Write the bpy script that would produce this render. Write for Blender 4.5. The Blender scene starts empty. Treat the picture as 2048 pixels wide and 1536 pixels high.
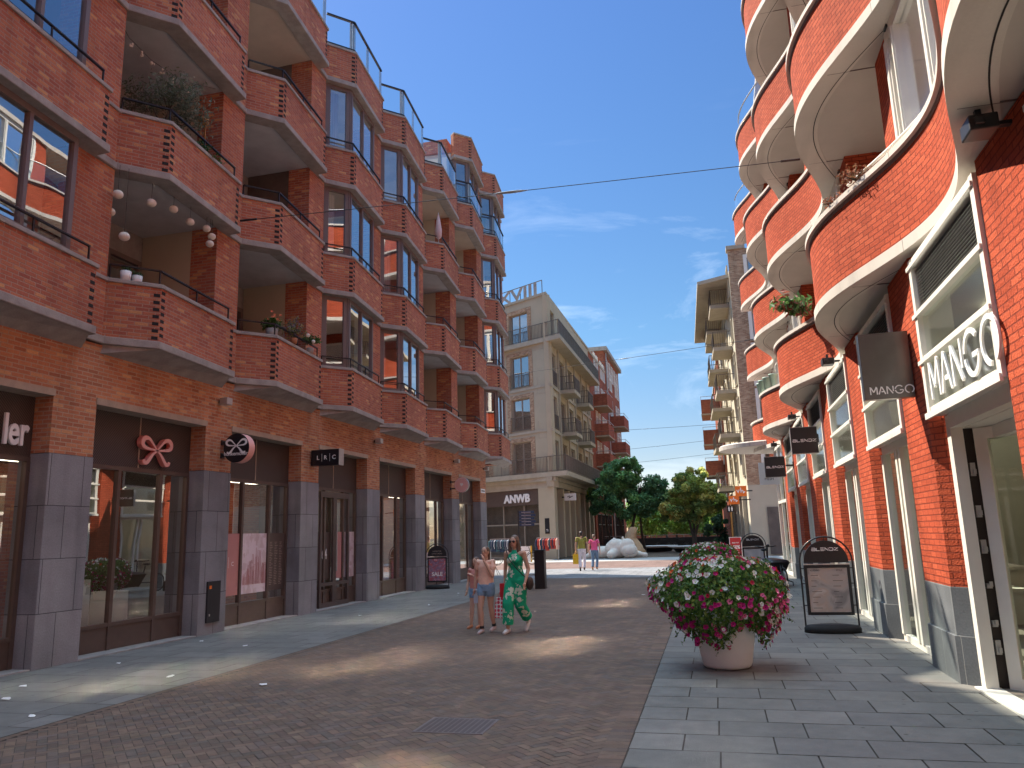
import bpy, bmesh, math, random
import numpy as np
from mathutils import Vector, Matrix
R = random.Random(7)
S = bpy.context.scene
C = S.collection
PI = math.pi
rad = math.radians

# ------------------------------------------------------------------ camera
F, PITCH, ROLL, YAW, EYE = 1540.0, math.atan(302/1540.0), rad(1.7), rad(14.5), 1.68
fw = Vector((-math.sin(YAW)*math.cos(PITCH), math.cos(YAW)*math.cos(PITCH), math.sin(PITCH)))
rt = Vector((math.cos(YAW), math.sin(YAW), 0)); up = rt.cross(fw)
xi = rt*math.cos(ROLL) - up*math.sin(ROLL); yi = rt*math.sin(ROLL) + up*math.cos(ROLL)
cd = bpy.data.cameras.new('camera'); cam = bpy.data.objects.new('camera', cd); C.objects.link(cam)
cam.matrix_world = Matrix(((xi.x, yi.x, -fw.x, 0), (xi.y, yi.y, -fw.y, 0), (xi.z, yi.z, -fw.z, EYE), (0, 0, 0, 1)))
cd.sensor_width = 36; cd.lens = F/2048*36; cd.clip_end = 3000; cd.clip_start = 0.05
S.camera = cam

# ------------------------------------------------------------------ sky and sun
SUN_DIR = Vector((1, -0.66, -1.34)).normalized()        # the way the light travels
elev = math.asin(-SUN_DIR.z)
azi = math.atan2(-SUN_DIR.x, -SUN_DIR.y)                # clockwise from +Y
W = bpy.data.worlds.new("World"); S.world = W; W.use_nodes = True
wn, wl = W.node_tree.nodes, W.node_tree.links
bg = wn['Background']; bg.inputs['Strength'].default_value = 0.15
sky = wn.new('ShaderNodeTexSky'); sky.sky_type = 'NISHITA'; sky.sun_disc = False
sky.sun_elevation = elev; sky.sun_rotation = azi; sky.air_density = 1.0; sky.dust_density = 0.1; sky.ozone_density = 3.0
tc = wn.new('ShaderNodeTexCoord'); mp = wn.new('ShaderNodeMapping'); mp.inputs['Scale'].default_value = (1.2, 1.2, 4.5)
mp.inputs['Rotation'].default_value = (0.25, 0.3, 0)
nz = wn.new('ShaderNodeTexNoise'); nz.inputs['Scale'].default_value = 2.6; nz.inputs['Detail'].default_value = 9
nz.inputs['Roughness'].default_value = 0.62; nz.inputs['Distortion'].default_value = 0.7
cr = wn.new('ShaderNodeValToRGB'); cr.color_ramp.elements[0].position = 0.55; cr.color_ramp.elements[1].position = 0.86
cr.color_ramp.elements[1].color = (0.36, 0.36, 0.36, 1)
sp = wn.new('ShaderNodeSeparateXYZ'); mr = wn.new('ShaderNodeMapRange')
mr.inputs['From Min'].default_value = 0.52; mr.inputs['From Max'].default_value = 0.30
ml = wn.new('ShaderNodeMath'); ml.operation = 'MULTIPLY'
mx = wn.new('ShaderNodeMixRGB'); mx.inputs['Color2'].default_value = (2.5, 2.7, 2.95, 1)
hs = wn.new('ShaderNodeHueSaturation'); hs.inputs['Saturation'].default_value = 1.22
wl.new(tc.outputs['Generated'], mp.inputs['Vector']); wl.new(mp.outputs[0], nz.inputs['Vector'])
wl.new(nz.outputs['Fac'], cr.inputs[0]); wl.new(tc.outputs['Generated'], sp.inputs[0]); wl.new(sp.outputs['Z'], mr.inputs['Value'])
wl.new(cr.outputs[0], ml.inputs[0]); wl.new(mr.outputs[0], ml.inputs[1]); wl.new(ml.outputs[0], mx.inputs['Fac'])
hr = wn.new('ShaderNodeValToRGB'); he = hr.color_ramp.elements; he[0].position = 0.0; he[0].color = (0.163, 0.134, 0.138, 1); he[1].position = 1.0; he[1].color = (3.95, 2.95, 1.78, 1); h3 = he.new(0.66); h3.color = (0.25, 0.227, 0.238, 1); h4 = he.new(0.84); h4.color = (1.8, 1.5, 1.02, 1)  # sky above the view is brightened as added fill for the street
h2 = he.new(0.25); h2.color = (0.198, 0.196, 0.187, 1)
hm = wn.new('ShaderNodeMixRGB'); hm.blend_type = 'MULTIPLY'; hm.inputs['Fac'].default_value = 1
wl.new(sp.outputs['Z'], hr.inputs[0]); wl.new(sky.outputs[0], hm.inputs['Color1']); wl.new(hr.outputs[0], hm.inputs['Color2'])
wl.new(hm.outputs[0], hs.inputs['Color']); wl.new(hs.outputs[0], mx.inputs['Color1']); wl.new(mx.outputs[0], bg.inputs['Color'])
sd = bpy.data.lights.new('sun', 'SUN'); sd.energy = 2.0; sd.angle = rad(0.55); sd.color = (1.0, 0.90, 0.75)
sun = bpy.data.objects.new('sun', sd); C.objects.link(sun)
sun.rotation_euler = SUN_DIR.to_track_quat('-Z', 'Y').to_euler()
S.view_settings.view_transform = 'Standard'; S.view_settings.look = 'None'
S.view_settings.exposure = 2.36; S.view_settings.gamma = 1.0
S.cycles.max_bounces = 8; S.cycles.transparent_max_bounces = 24; S.cycles.glossy_bounces = 5; S.cycles.diffuse_bounces = 5
S.cycles.sample_clamp_indirect = 0; S.cycles.use_adaptive_sampling = False;  S.cycles.caustics_reflective = True; S.cycles.blur_glossy = 0.0

# ------------------------------------------------------------------ materials
MT = {}
def newmat(name):
    m = bpy.data.materials.new(name); m.use_nodes = True; MT[name] = m
    return m, m.node_tree.nodes, m.node_tree.links, m.node_tree.nodes['Principled BSDF']
def mat(name, col, rough=0.6, metal=0.0, var=0.12, scale=6.0, bump=0.0, bscale=60.0, spec=0.5, coord='Object', emit=0, streak=False, sheen=0):
    m, n, l, b = newmat(name)
    b.inputs['Roughness'].default_value = rough; b.inputs['Metallic'].default_value = metal
    b.inputs['Specular IOR Level'].default_value = spec
    t = n.new('ShaderNodeTexCoord'); src = t.outputs[coord]
    if streak:
        q = n.new('ShaderNodeMapping'); q.inputs['Scale'].default_value = (1, 1, 0.15); l.new(src, q.inputs[0]); src = q.outputs[0]
    if var > 0:
        a = n.new('ShaderNodeTexNoise'); a.inputs['Scale'].default_value = scale; a.inputs['Detail'].default_value = 8; a.inputs['Roughness'].default_value = 0.65
        l.new(src, a.inputs['Vector'])
        r = n.new('ShaderNodeMapRange'); r.inputs['From Min'].default_value = 0.3; r.inputs['From Max'].default_value = 0.7
        r.inputs['To Min'].default_value = 1-var; r.inputs['To Max'].default_value = 1+var
        l.new(a.outputs['Fac'], r.inputs['Value'])
        v = n.new('ShaderNodeVectorMath'); v.operation = 'SCALE'; v.inputs[0].default_value = col[:3]
        l.new(r.outputs[0], v.inputs['Scale']); l.new(v.outputs[0], b.inputs['Base Color'])
    else:
        b.inputs['Base Color'].default_value = (*col[:3], 1)
    if bump > 0:
        a2 = n.new('ShaderNodeTexNoise'); a2.inputs['Scale'].default_value = bscale; a2.inputs['Detail'].default_value = 5
        l.new(t.outputs[coord], a2.inputs['Vector'])
        bp = n.new('ShaderNodeBump'); bp.inputs['Strength'].default_value = bump; bp.inputs['Distance'].default_value = 0.02
        l.new(a2.outputs['Fac'], bp.inputs['Height']); l.new(bp.outputs[0], b.inputs['Normal'])
    if emit:
        b.inputs['Emission Color'].default_value = (*col[:3], 1); b.inputs['Emission Strength'].default_value = emit
    return m
def brick(name, cols, mortar, bw=0.24, rh=0.064, ms=0.008, bump=0.6, rough=0.85, ramp=None, bdist=0.02, big=0.1, streak=0.22, fine=0.25):
    """brick bond on the UVs, which are in metres"""
    m, n, l, b = newmat(name)
    b.inputs['Roughness'].default_value = rough; b.inputs['Specular IOR Level'].default_value = 0.12
    u = n.new('ShaderNodeUVMap')
    nd = n.new('ShaderNodeTexNoise'); nd.inputs['Scale'].default_value = 9; nd.inputs['Detail'].default_value = 2
    va = n.new('ShaderNodeVectorMath'); va.operation = 'MULTIPLY_ADD'; va.inputs[1].default_value = (0.008, 0.008, 0)
    l.new(u.outputs[0], nd.inputs['Vector']); l.new(nd.outputs['Color'], va.inputs[0]); l.new(u.outputs[0], va.inputs[2])
    t = n.new('ShaderNodeTexBrick'); t.inputs['Scale'].default_value = 1; t.inputs['Brick Width'].default_value = bw
    t.inputs['Row Height'].default_value = rh; t.inputs['Mortar Size'].default_value = ms; t.inputs['Mortar Smooth'].default_value = 0.25
    t.inputs['Color1'].default_value = (0, 0, 0, 1); t.inputs['Color2'].default_value = (1, 1, 1, 1); t.inputs['Mortar'].default_value = (0.5, 0.5, 0.5, 1)
    l.new(va.outputs[0], t.inputs['Vector'])
    r = n.new('ShaderNodeValToRGB'); e = r.color_ramp.elements; r.color_ramp.interpolation = 'LINEAR'
    ps = ramp or [i/(len(cols)-1) for i in range(len(cols))]
    e[0].position = ps[0]; e[0].color = (*cols[0], 1); e[1].position = ps[-1]; e[1].color = (*cols[-1], 1)
    for p, c in list(zip(ps, cols))[1:-1]:
        q = e.new(p); q.color = (*c, 1)
    l.new(t.outputs['Color'], r.inputs[0])
    nb = n.new('ShaderNodeTexNoise'); nb.inputs['Scale'].default_value = 0.55; nb.inputs['Detail'].default_value = 5; nb.inputs['Roughness'].default_value = 0.6
    l.new(u.outputs[0], nb.inputs['Vector'])
    mrg = n.new('ShaderNodeMapRange'); mrg.inputs['From Min'].default_value = 0.3; mrg.inputs['From Max'].default_value = 0.7
    mrg.inputs['To Min'].default_value = 1-big*1.6; mrg.inputs['To Max'].default_value = 1+big*1.6
    l.new(nb.outputs['Fac'], mrg.inputs['Value'])
    nf = n.new('ShaderNodeTexNoise'); nf.inputs['Scale'].default_value = 45; nf.inputs['Detail'].default_value = 4
    l.new(u.outputs[0], nf.inputs['Vector'])
    mf = n.new('ShaderNodeMapRange'); mf.inputs['To Min'].default_value = 1-fine; mf.inputs['To Max'].default_value = 1+fine
    l.new(nf.outputs['Fac'], mf.inputs['Value'])
    ns = n.new('ShaderNodeTexNoise'); ns.inputs['Scale'].default_value = 1.0; ns.inputs['Detail'].default_value = 6; nm = n.new('ShaderNodeMapping'); nm.inputs['Scale'].default_value = (3.2, 0.35, 1)
    l.new(u.outputs[0], nm.inputs[0]); l.new(nm.outputs[0], ns.inputs['Vector']); msr = n.new('ShaderNodeMapRange'); msr.inputs['From Min'].default_value = 0.5; msr.inputs['From Max'].default_value = 0.75
    msr.inputs['To Min'].default_value = 1.0; msr.inputs['To Max'].default_value = 1-streak; l.new(ns.outputs['Fac'], msr.inputs['Value'])
    m0 = n.new('ShaderNodeMath'); m0.operation = 'MULTIPLY'; l.new(mrg.outputs[0], m0.inputs[0]); l.new(msr.outputs[0], m0.inputs[1])
    mm = n.new('ShaderNodeMath'); mm.operation = 'MULTIPLY'; l.new(m0.outputs[0], mm.inputs[0]); l.new(mf.outputs[0], mm.inputs[1])
    mo = n.new('ShaderNodeMixRGB'); mo.inputs['Color2'].default_value = (*mortar, 1)
    l.new(t.outputs['Fac'], mo.inputs['Fac']); l.new(r.outputs[0], mo.inputs['Color1'])
    sc = n.new('ShaderNodeVectorMath'); sc.operation = 'SCALE'; l.new(mo.outputs[0], sc.inputs[0]); l.new(mm.outputs[0], sc.inputs['Scale'])
    l.new(sc.outputs[0], b.inputs['Base Color'])
    h = n.new('ShaderNodeMath'); h.operation = 'MULTIPLY_ADD'; h.inputs[1].default_value = -1
    hv = n.new('ShaderNodeMath'); hv.operation = 'MULTIPLY'; hv.inputs[1].default_value = 0.35
    l.new(nf.outputs['Fac'], hv.inputs[0]); l.new(t.outputs['Fac'], h.inputs[0]); l.new(hv.outputs[0], h.inputs[2])
    bp = n.new('ShaderNodeBump'); bp.inputs['Strength'].default_value = bump; bp.inputs['Distance'].default_value = bdist
    l.new(h.outputs[0], bp.inputs['Height']); l.new(bp.outputs[0], b.inputs['Normal'])
    return m
def glass(name, tint=(0.9, 0.93, 0.93), f0=0.1, rough=0.0, wob=0.0):
    """a thin pane: clear, with a mirror share that grows towards grazing view"""
    m, n, l, b = newmat(name); n.remove(b); o = n['Material Output']
    tr = n.new('ShaderNodeBsdfTransparent'); tr.inputs[0].default_value = (*tint, 1)
    g = n.new('ShaderNodeBsdfGlossy'); g.inputs['Roughness'].default_value = rough; g.inputs['Color'].default_value = (0.97, 0.98, 1, 1)
    ge = n.new('ShaderNodeNewGeometry'); d = n.new('ShaderNodeVectorMath'); d.operation = 'DOT_PRODUCT'
    l.new(ge.outputs['Incoming'], d.inputs[0]); l.new(ge.outputs['Normal'], d.inputs[1])
    def mth(op, x, y=None):
        q = n.new('ShaderNodeMath'); q.operation = op
        for i, v in enumerate((x, y)):
            if v is None: continue
            if isinstance(v, (int, float)): q.inputs[i].default_value = v
            else: l.new(v, q.inputs[i])
        return q.outputs[0]
    ab = mth('ABSOLUTE', d.outputs['Value']); p5 = mth('POWER', mth('SUBTRACT', 1.0, ab), 4.0)
    fac = mth('ADD', mth('MULTIPLY', p5, 1-f0), f0); x = n.new('ShaderNodeMixShader')
    if wob:
        t = n.new('ShaderNodeTexCoord'); a = n.new('ShaderNodeTexNoise'); a.inputs['Scale'].default_value = 0.9; a.inputs['Detail'].default_value = 1
        bp = n.new('ShaderNodeBump'); bp.inputs['Strength'].default_value = wob; bp.inputs['Distance'].default_value = 0.05
        l.new(t.outputs['Object'], a.inputs['Vector']); l.new(a.outputs['Fac'], bp.inputs['Height']); l.new(bp.outputs[0], g.inputs['Normal'])
    l.new(fac, x.inputs[0]); l.new(tr.outputs[0], x.inputs[1]); l.new(g.outputs[0], x.inputs[2]); l.new(x.outputs[0], o.inputs['Surface'])
    return m
def attrmat(name, rough=0.8, spots=False, bump=0.3, bscale=90, spec=0.3, trans=0.0, var=0.15, vscale=8.0, coord='Object'):
    """colour comes from the mesh's own 'Col' attribute (one colour per brick, slab, leaf or petal)"""
    m, n, l, b = newmat(name)
    b.inputs['Roughness'].default_value = rough; b.inputs['Specular IOR Level'].default_value = spec
    a = n.new('ShaderNodeAttribute'); a.attribute_name = 'Col'
    t = n.new('ShaderNodeTexCoord')
    z = n.new('ShaderNodeTexNoise'); z.inputs['Scale'].default_value = vscale; z.inputs['Detail'].default_value = 7; z.inputs['Roughness'].default_value = 0.65
    l.new(t.outputs[coord], z.inputs['Vector'])
    r = n.new('ShaderNodeMapRange'); r.inputs['From Min'].default_value = 0.3; r.inputs['From Max'].default_value = 0.7
    r.inputs['To Min'].default_value = 1-var; r.inputs['To Max'].default_value = 1+var; l.new(z.outputs['Fac'], r.inputs['Value'])
    v = n.new('ShaderNodeVectorMath'); v.operation = 'SCALE'; l.new(a.outputs['Color'], v.inputs[0]); l.new(r.outputs[0], v.inputs['Scale'])
    if spots:
        vo = n.new('ShaderNodeTexVoronoi'); vo.inputs['Scale'].default_value = 3.2; l.new(t.outputs[coord], vo.inputs['Vector'])
        sr = n.new('ShaderNodeMapRange'); sr.inputs['From Min'].default_value = 0.035; sr.inputs['From Max'].default_value = 0.075; sr.inputs['To Min'].default_value = 0.62; l.new(vo.outputs['Distance'], sr.inputs['Value'])
        z3 = n.new('ShaderNodeTexNoise'); z3.inputs['Scale'].default_value = 0.7; z3.inputs['Detail'].default_value = 8; z3.inputs['Roughness'].default_value = 0.7; l.new(t.outputs[coord], z3.inputs['Vector'])
        r3 = n.new('ShaderNodeMapRange'); r3.inputs['From Min'].default_value = 0.35; r3.inputs['From Max'].default_value = 0.65; r3.inputs['To Min'].default_value = 0.91; r3.inputs['To Max'].default_value = 1.06; l.new(z3.outputs['Fac'], r3.inputs['Value'])
        mq = n.new('ShaderNodeMath'); mq.operation = 'MULTIPLY'; l.new(sr.outputs[0], mq.inputs[0]); l.new(r3.outputs[0], mq.inputs[1])
        v2 = n.new('ShaderNodeVectorMath'); v2.operation = 'SCALE'; l.new(v.outputs[0], v2.inputs[0]); l.new(mq.outputs[0], v2.inputs['Scale']); v = v2
    l.new(v.outputs[0], b.inputs['Base Color'])
    if bump:
        z2 = n.new('ShaderNodeTexNoise'); z2.inputs['Scale'].default_value = bscale; z2.inputs['Detail'].default_value = 4
        l.new(t.outputs[coord], z2.inputs['Vector'])
        bp = n.new('ShaderNodeBump'); bp.inputs['Strength'].default_value = bump; bp.inputs['Distance'].default_value = 0.01
        l.new(z2.outputs['Fac'], bp.inputs['Height']); l.new(bp.outputs[0], b.inputs['Normal'])
    if trans:
        o = n['Material Output']; tl = n.new('ShaderNodeBsdfTranslucent'); x = n.new('ShaderNodeMixShader'); x.inputs[0].default_value = trans
        l.new(v.outputs[0], tl.inputs[0]); l.new(b.outputs[0], x.inputs[1]); l.new(tl.outputs[0], x.inputs[2]); l.new(x.outputs[0], o.inputs['Surface'])
    return m
def lattice(name):
    m, n, l, b = newmat(name); b.inputs['Roughness'].default_value = 0.55; b.inputs['Metallic'].default_value = 0.2
    u = n.new('ShaderNodeUVMap'); mpg = n.new('ShaderNodeMapping'); mpg.inputs['Rotation'].default_value = (0, 0, 0.6); mpg.inputs['Scale'].default_value = (1, 1.6, 1)
    w = n.new('ShaderNodeTexWave'); w.inputs['Scale'].default_value = 14; w.bands_direction = 'DIAGONAL'
    l.new(u.outputs[0], w.inputs['Vector'])
    r = n.new('ShaderNodeValToRGB'); r.color_ramp.elements[0].color = (0.045, 0.033, 0.03, 1); r.color_ramp.elements[1].color = (0.125, 0.094, 0.08, 1)
    l.new(w.outputs['Fac'], r.inputs[0]); l.new(r.outputs[0], b.inputs['Base Color'])
    bp = n.new('ShaderNodeBump'); bp.inputs['Strength'].default_value = 0.5; bp.inputs['Distance'].default_value = 0.01
    l.new(w.outputs['Fac'], bp.inputs['Height']); l.new(bp.outputs[0], b.inputs['Normal'])
    return m

brick('brick_left', [(0.36, 0.115, 0.08), (0.43, 0.14, 0.088), (0.47, 0.158, 0.094), (0.51, 0.19, 0.104), (0.62, 0.32, 0.15)], (0.42, 0.25, 0.185), ramp=[0, 0.25, 0.6, 0.88, 0.99], bw=0.21, ms=0.009)
brick('brick_base_bounce', [(0.37, 0.145, 0.08), (0.46, 0.18, 0.10), (0.51, 0.21, 0.11), (0.56, 0.25, 0.13), (0.64, 0.35, 0.17)], (0.48, 0.33, 0.23), ramp=[0, 0.25, 0.6, 0.88, 0.99], bw=0.21, ms=0.009)  # oranger copy of the left brick, warm bounce light put into the colour
brick('brick_red', [(0.40, 0.069, 0.030), (0.46, 0.082, 0.036), (0.52, 0.103, 0.046)], (0.24, 0.045, 0.024), bw=0.22, rh=0.068, ms=0.0075, bump=1.0, bdist=0.03, big=0.07)
brick('brick_brown', [(0.30, 0.16, 0.09), (0.48, 0.29, 0.17), (0.60, 0.43, 0.28)], (0.42, 0.34, 0.26), bw=0.22, rh=0.07, ms=0.012, bump=0.7)
brick('brick_far', [(0.27, 0.075, 0.045), (0.36, 0.10, 0.055), (0.42, 0.13, 0.07)], (0.28, 0.15, 0.11), bump=0.5)
brick('stone_blocks', [(0.225, 0.228, 0.245), (0.255, 0.258, 0.272), (0.29, 0.288, 0.298)], (0.06, 0.06, 0.065), bw=0.62, rh=0.77, ms=0.006, bump=0.35, rough=0.6, big=0.18)
brick('stone_dark', [(0.13, 0.14, 0.15), (0.17, 0.18, 0.19)], (0.30, 0.30, 0.29), bw=0.95, rh=0.5, ms=0.005, bump=0.2, rough=0.45, big=0.22)
brick('far_paving', [(0.20, 0.20, 0.21), (0.26, 0.26, 0.27)], (0.12, 0.12, 0.12), bw=0.6, rh=0.4, ms=0.01, bump=0.2)
brick('far_bricks', [(0.17, 0.11, 0.095), (0.23, 0.15, 0.13)], (0.12, 0.09, 0.08), bw=0.2, rh=0.1, ms=0.008, bump=0.2)
brick('square_setts', [(0.13, 0.10, 0.075), (0.19, 0.145, 0.11)], (0.09, 0.07, 0.06), bw=0.2, rh=0.1, ms=0.008, bump=0.2)
mat('concrete', (0.34, 0.31, 0.285), 0.85, var=0.22, scale=3.5, bump=0.25, bscale=40)
mat('concrete_lintel', (0.42, 0.33, 0.25), 0.85, var=0.15, scale=4, bump=0.2, bscale=40)
mat('ceiling_grey', (0.56, 0.56, 0.57), 0.9, var=0.14, scale=1.5, bump=0.1)
mat('ceiling_wood', (0.52, 0.42, 0.34), 0.7, var=0.08, scale=2)
mat('render_beige', (0.52, 0.47, 0.36), 0.9, var=0.06, scale=1.2)
mat('frame_brown', (0.105, 0.078, 0.068), 0.45, var=0.08, metal=0.15)
mat('frame_mauve', (0.175, 0.135, 0.125), 0.45, var=0.06)
mat('shop_brown', (0.115, 0.080, 0.064), 0.42, var=0.1, metal=0.1)
mat('rail_dark', (0.035, 0.028, 0.028), 0.4, metal=0.4, var=0.1)
mat('white_paint', (0.78, 0.74, 0.66), 0.38, var=0.04, scale=3)
brick('cream_band', [(0.60, 0.545, 0.485), (0.64, 0.58, 0.52)], (0.22, 0.19, 0.16), bw=2.407, rh=80, ms=0.006, bump=0.1, rough=0.7, big=0.07, streak=0.18, fine=0.06)
mat('soffit_cream', (0.50, 0.445, 0.395), 0.8, var=0.06, scale=1.2)
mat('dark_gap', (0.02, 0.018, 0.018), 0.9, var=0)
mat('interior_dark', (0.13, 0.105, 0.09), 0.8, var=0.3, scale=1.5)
mat('interior_pale', (0.70, 0.66, 0.58), 0.8, var=0.1, scale=1)
mat('interior_green', (0.48, 0.48, 0.42), 0.8, var=0.12, scale=1)
mat('interior_floor', (0.20, 0.17, 0.14), 0.5, var=0.1)
mat('curtain', (0.62, 0.58, 0.53), 0.9, var=0.12, scale=6, streak=True)
mat('black_metal', (0.018, 0.018, 0.021), 0.4, var=0.1)
mat('black_satin', (0.012, 0.013, 0.017), 0.32, var=0.05)
mat('black_rubber', (0.02, 0.02, 0.02), 0.8, var=0.1)
mat('white_sign', (0.86, 0.85, 0.83), 0.5, var=0.0)
mat('silver', (0.6, 0.6, 0.6), 0.3, metal=0.9, var=0.05)
mat('galv', (0.45, 0.45, 0.44), 0.45, metal=0.6, var=0.1)
mat('anwb_wall', (0.45, 0.385, 0.275), 0.85, var=0.06, scale=0.8, bump=0.1)
mat('anwb_concrete', (0.41, 0.355, 0.27), 0.85, var=0.12, scale=2)
mat('anwb_frame', (0.27, 0.23, 0.18), 0.6, var=0.06)
mat('bronze_rail', (0.17, 0.14, 0.11), 0.5, metal=0.3, var=0.05)
mat('statue_stone', (0.62, 0.57, 0.49), 0.75, var=0.12, scale=3, bump=0.15, bscale=25)
mat('bark', (0.075, 0.06, 0.045), 0.9, var=0.3, scale=9, bump=0.8, bscale=30)
mat('pot_white', (0.82, 0.82, 0.81), 0.45, var=0.06, scale=2)
mat('terracotta', (0.42, 0.17, 0.08), 0.8, var=0.1)
mat('mustard', (0.42, 0.20, 0.05), 0.6, var=0.1)
mat('paper_lamp', (0.78, 0.72, 0.62), 0.8, var=0.06, scale=25)
glass('shop_glass', (0.74, 0.75, 0.73), 0.34, wob=0.05)
glass('dim_glass', (0.80, 0.82, 0.80), 0.07)
glass('mirror_glass', (0.75, 0.8, 0.8), 0.95, rough=0.105)  # mirror share raised so these panes throw sun patches on the street
glass('street_glass', (0.80, 0.84, 0.86), 0.22, rough=0.15)
glass('transom_glass', (0.80, 0.90, 0.86), 0.22, rough=0.15)
glass('window_glass', (0.80, 0.84, 0.86), 0.42, wob=0.06)
glass('pale_glass', (0.86, 0.95, 0.90), 0.08, wob=0.03)
glass('rail_glass', (0.90, 0.97, 0.96), 0.10)
mat('glow_strip', (1.0, 0.86, 0.66), 0.5, var=0, emit=2.0)  # glow of the strips added inside the shops
lattice('lattice')
attrmat('clay_pavers', 0.85, bump=0.35, bscale=120, var=0.16, vscale=3, spots=True)
attrmat('stone_slabs', 0.75, bump=0.22, bscale=70, var=0.12, vscale=3.5, spots=True)
attrmat('leaf', 0.55, bump=0, trans=0.35, var=0.1)
attrmat('petal', 0.6, bump=0, trans=0.25, var=0.05)
attrmat('paint', 0.6, bump=0, var=0.05)
attrmat('cloth', 0.9, bump=0.25, bscale=260, var=0.08, vscale=30)

# ------------------------------------------------------------------ mesh builder
ORG = {}
class M:
    def __init__(s): s.v = []; s.f = []; s.m = []; s.uv = []; s.sm = []; s.c = []; s.col = None
    def face(s, pts, m=0, uv=None, smooth=False, col=None):
        i = len(s.v); s.v += [tuple(p) for p in pts]; s.f.append(tuple(range(i, i+len(pts)))); s.m.append(m)
        s.uv.append(uv); s.sm.append(smooth); s.c.append(col or s.col)
    def grid(s, rows, m=0, uvs=None, smooth=True, closed=False, col=None, flip=False):
        """rows of points share vertices so that smooth shading works"""
        i0 = len(s.v); n = len(rows[0])
        for r in rows: s.v += [tuple(p) for p in r]
        for a in range(len(rows)-1):
            for b in range(n if closed else n-1):
                b2 = (b+1) % n
                q = (i0+a*n+b, i0+a*n+b2, i0+(a+1)*n+b2, i0+(a+1)*n+b)
                u = None
                if uvs: u = [uvs[a][b], uvs[a][b2], uvs[a+1][b2], uvs[a+1][b]]
                if flip: q = q[::-1]; u = u[::-1] if u else None
                s.f.append(q); s.m.append(m); s.uv.append(u); s.sm.append(smooth); s.c.append(col or s.col)
    def box(s, x0, x1, y0, y1, z0, z1, m=0, rot=0, o=(0, 0, 0), col=None, skip=''):
        if x0 > x1: x0, x1 = x1, x0
        if y0 > y1: y0, y1 = y1, y0
        if z0 > z1: z0, z1 = z1, z0
        c, n = math.cos(rot), math.sin(rot)
        def P(x, y, z): return (o[0]+x*c-y*n, o[1]+x*n+y*c, o[2]+z)
        a = [P(x0, y0, z0), P(x1, y0, z0), P(x1, y1, z0), P(x0, y1, z0), P(x0, y0, z1), P(x1, y0, z1), P(x1, y1, z1), P(x0, y1, z1)]
        for k, q in (('b', (3, 2, 1, 0)), ('t', (4, 5, 6, 7)), ('f', (0, 1, 5, 4)), ('r', (1, 2, 6, 5)), ('k', (2, 3, 7, 6)), ('l', (3, 0, 4, 7))):
            if k not in skip: s.face([a[i] for i in q], m, col=col)
    def bar(s, p, q, w, h, m=0, col=None):
        """a box-section bar from p to q; h is its vertical thickness"""
        p, q = Vector(p), Vector(q); d = (q-p).normalized()
        t = Vector((0, 0, 1)).cross(d)
        t = Vector((1, 0, 0)) if t.length < 1e-3 else t.normalized()
        n = d.cross(t)
        a = [p+t*w/2*i+n*h/2*j for i, j in ((-1, -1), (1, -1), (1, 1), (-1, 1))]; b = [v+(q-p) for v in a]
        s.face(a[::-1], m, col=col); s.face(b, m, col=col)
        for i in range(4): s.face([a[i], a[(i+1) % 4], b[(i+1) % 4], b[i]], m, col=col)
    def prism(s, poly, z0, z1, m=0, mt=None, mb=None, col=None):
        """poly counter-clockwise seen from above"""
        n = len(poly)
        s.face([(x, y, z1) for x, y in poly], m if mt is None else mt, col=col)
        s.face([(x, y, z0) for x, y in poly][::-1], m if mb is None else mb, col=col)
        for i in range(n):
            a, b = poly[i], poly[(i+1) % n]
            s.face([(a[0], a[1], z0), (b[0], b[1], z0), (b[0], b[1], z1), (a[0], a[1], z1)], m, col=col)
    def tube(s, pts, r, n=8, m=0, cap=True, col=None, sq=None):
        pts = [Vector(p) for p in pts]; rows = []
        rs = r if isinstance(r, (list, tuple)) else [r]*len(pts)
        prev = None
        for i, p in enumerate(pts):
            d = (pts[min(i+1, len(pts)-1)]-pts[max(i-1, 0)]).normalized()
            if prev is None:
                t = d.cross(Vector((0, 0, 1)));
                if t.length < 1e-2: t = d.cross(Vector((0, 1, 0)))
                t.normalize()
            else:
                t = (prev-d*prev.dot(d)).normalized()
            prev = t; b = d.cross(t)
            rows.append([p+(t*math.cos(2*PI*k/n)*rs[i]+b*math.sin(2*PI*k/n)*rs[i]*(sq or 1)) for k in range(n)])
        s.grid(rows, m, closed=True, col=col)
        if cap: s.face(rows[0][::-1] if False else rows[0], m, col=col); s.face(rows[-1][::-1], m, col=col)
    def lathe(s, prof, n=24, c=(0, 0, 0), m=0, col=None, smooth=True):
        s.grid([[(c[0]+r*math.cos(2*PI*k/n), c[1]+r*math.sin(2*PI*k/n), c[2]+z) for k in range(n)] for r, z in prof], m, closed=True, col=col, smooth=smooth)
    def ball(s, c, r, n=12, m=0, col=None, rot=None):
        r = (r, r, r) if not isinstance(r, (tuple, list)) else r; rows = []
        for i in range(n//2+1):
            a = PI*i/(n//2)-PI/2; row = []
            for k in range(n):
                q = Vector((max(math.cos(a), 1e-3)*math.cos(2*PI*k/n)*r[0], max(math.cos(a), 1e-3)*math.sin(2*PI*k/n)*r[1], math.sin(a)*r[2]))
                if rot is not None: q = rot @ q
                row.append((c[0]+q.x, c[1]+q.y, c[2]+q.z))
            rows.append(row)
        s.grid(rows, m, closed=True, col=col)
    def pane(s, p, q, z0, z1, t=0.012, m=0):
        """an upright sheet from p to q (xy), thickness t"""
        s.face([(p[0], p[1], z0), (q[0], q[1], z0), (q[0], q[1], z1), (p[0], p[1], z1)], m)
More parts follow.
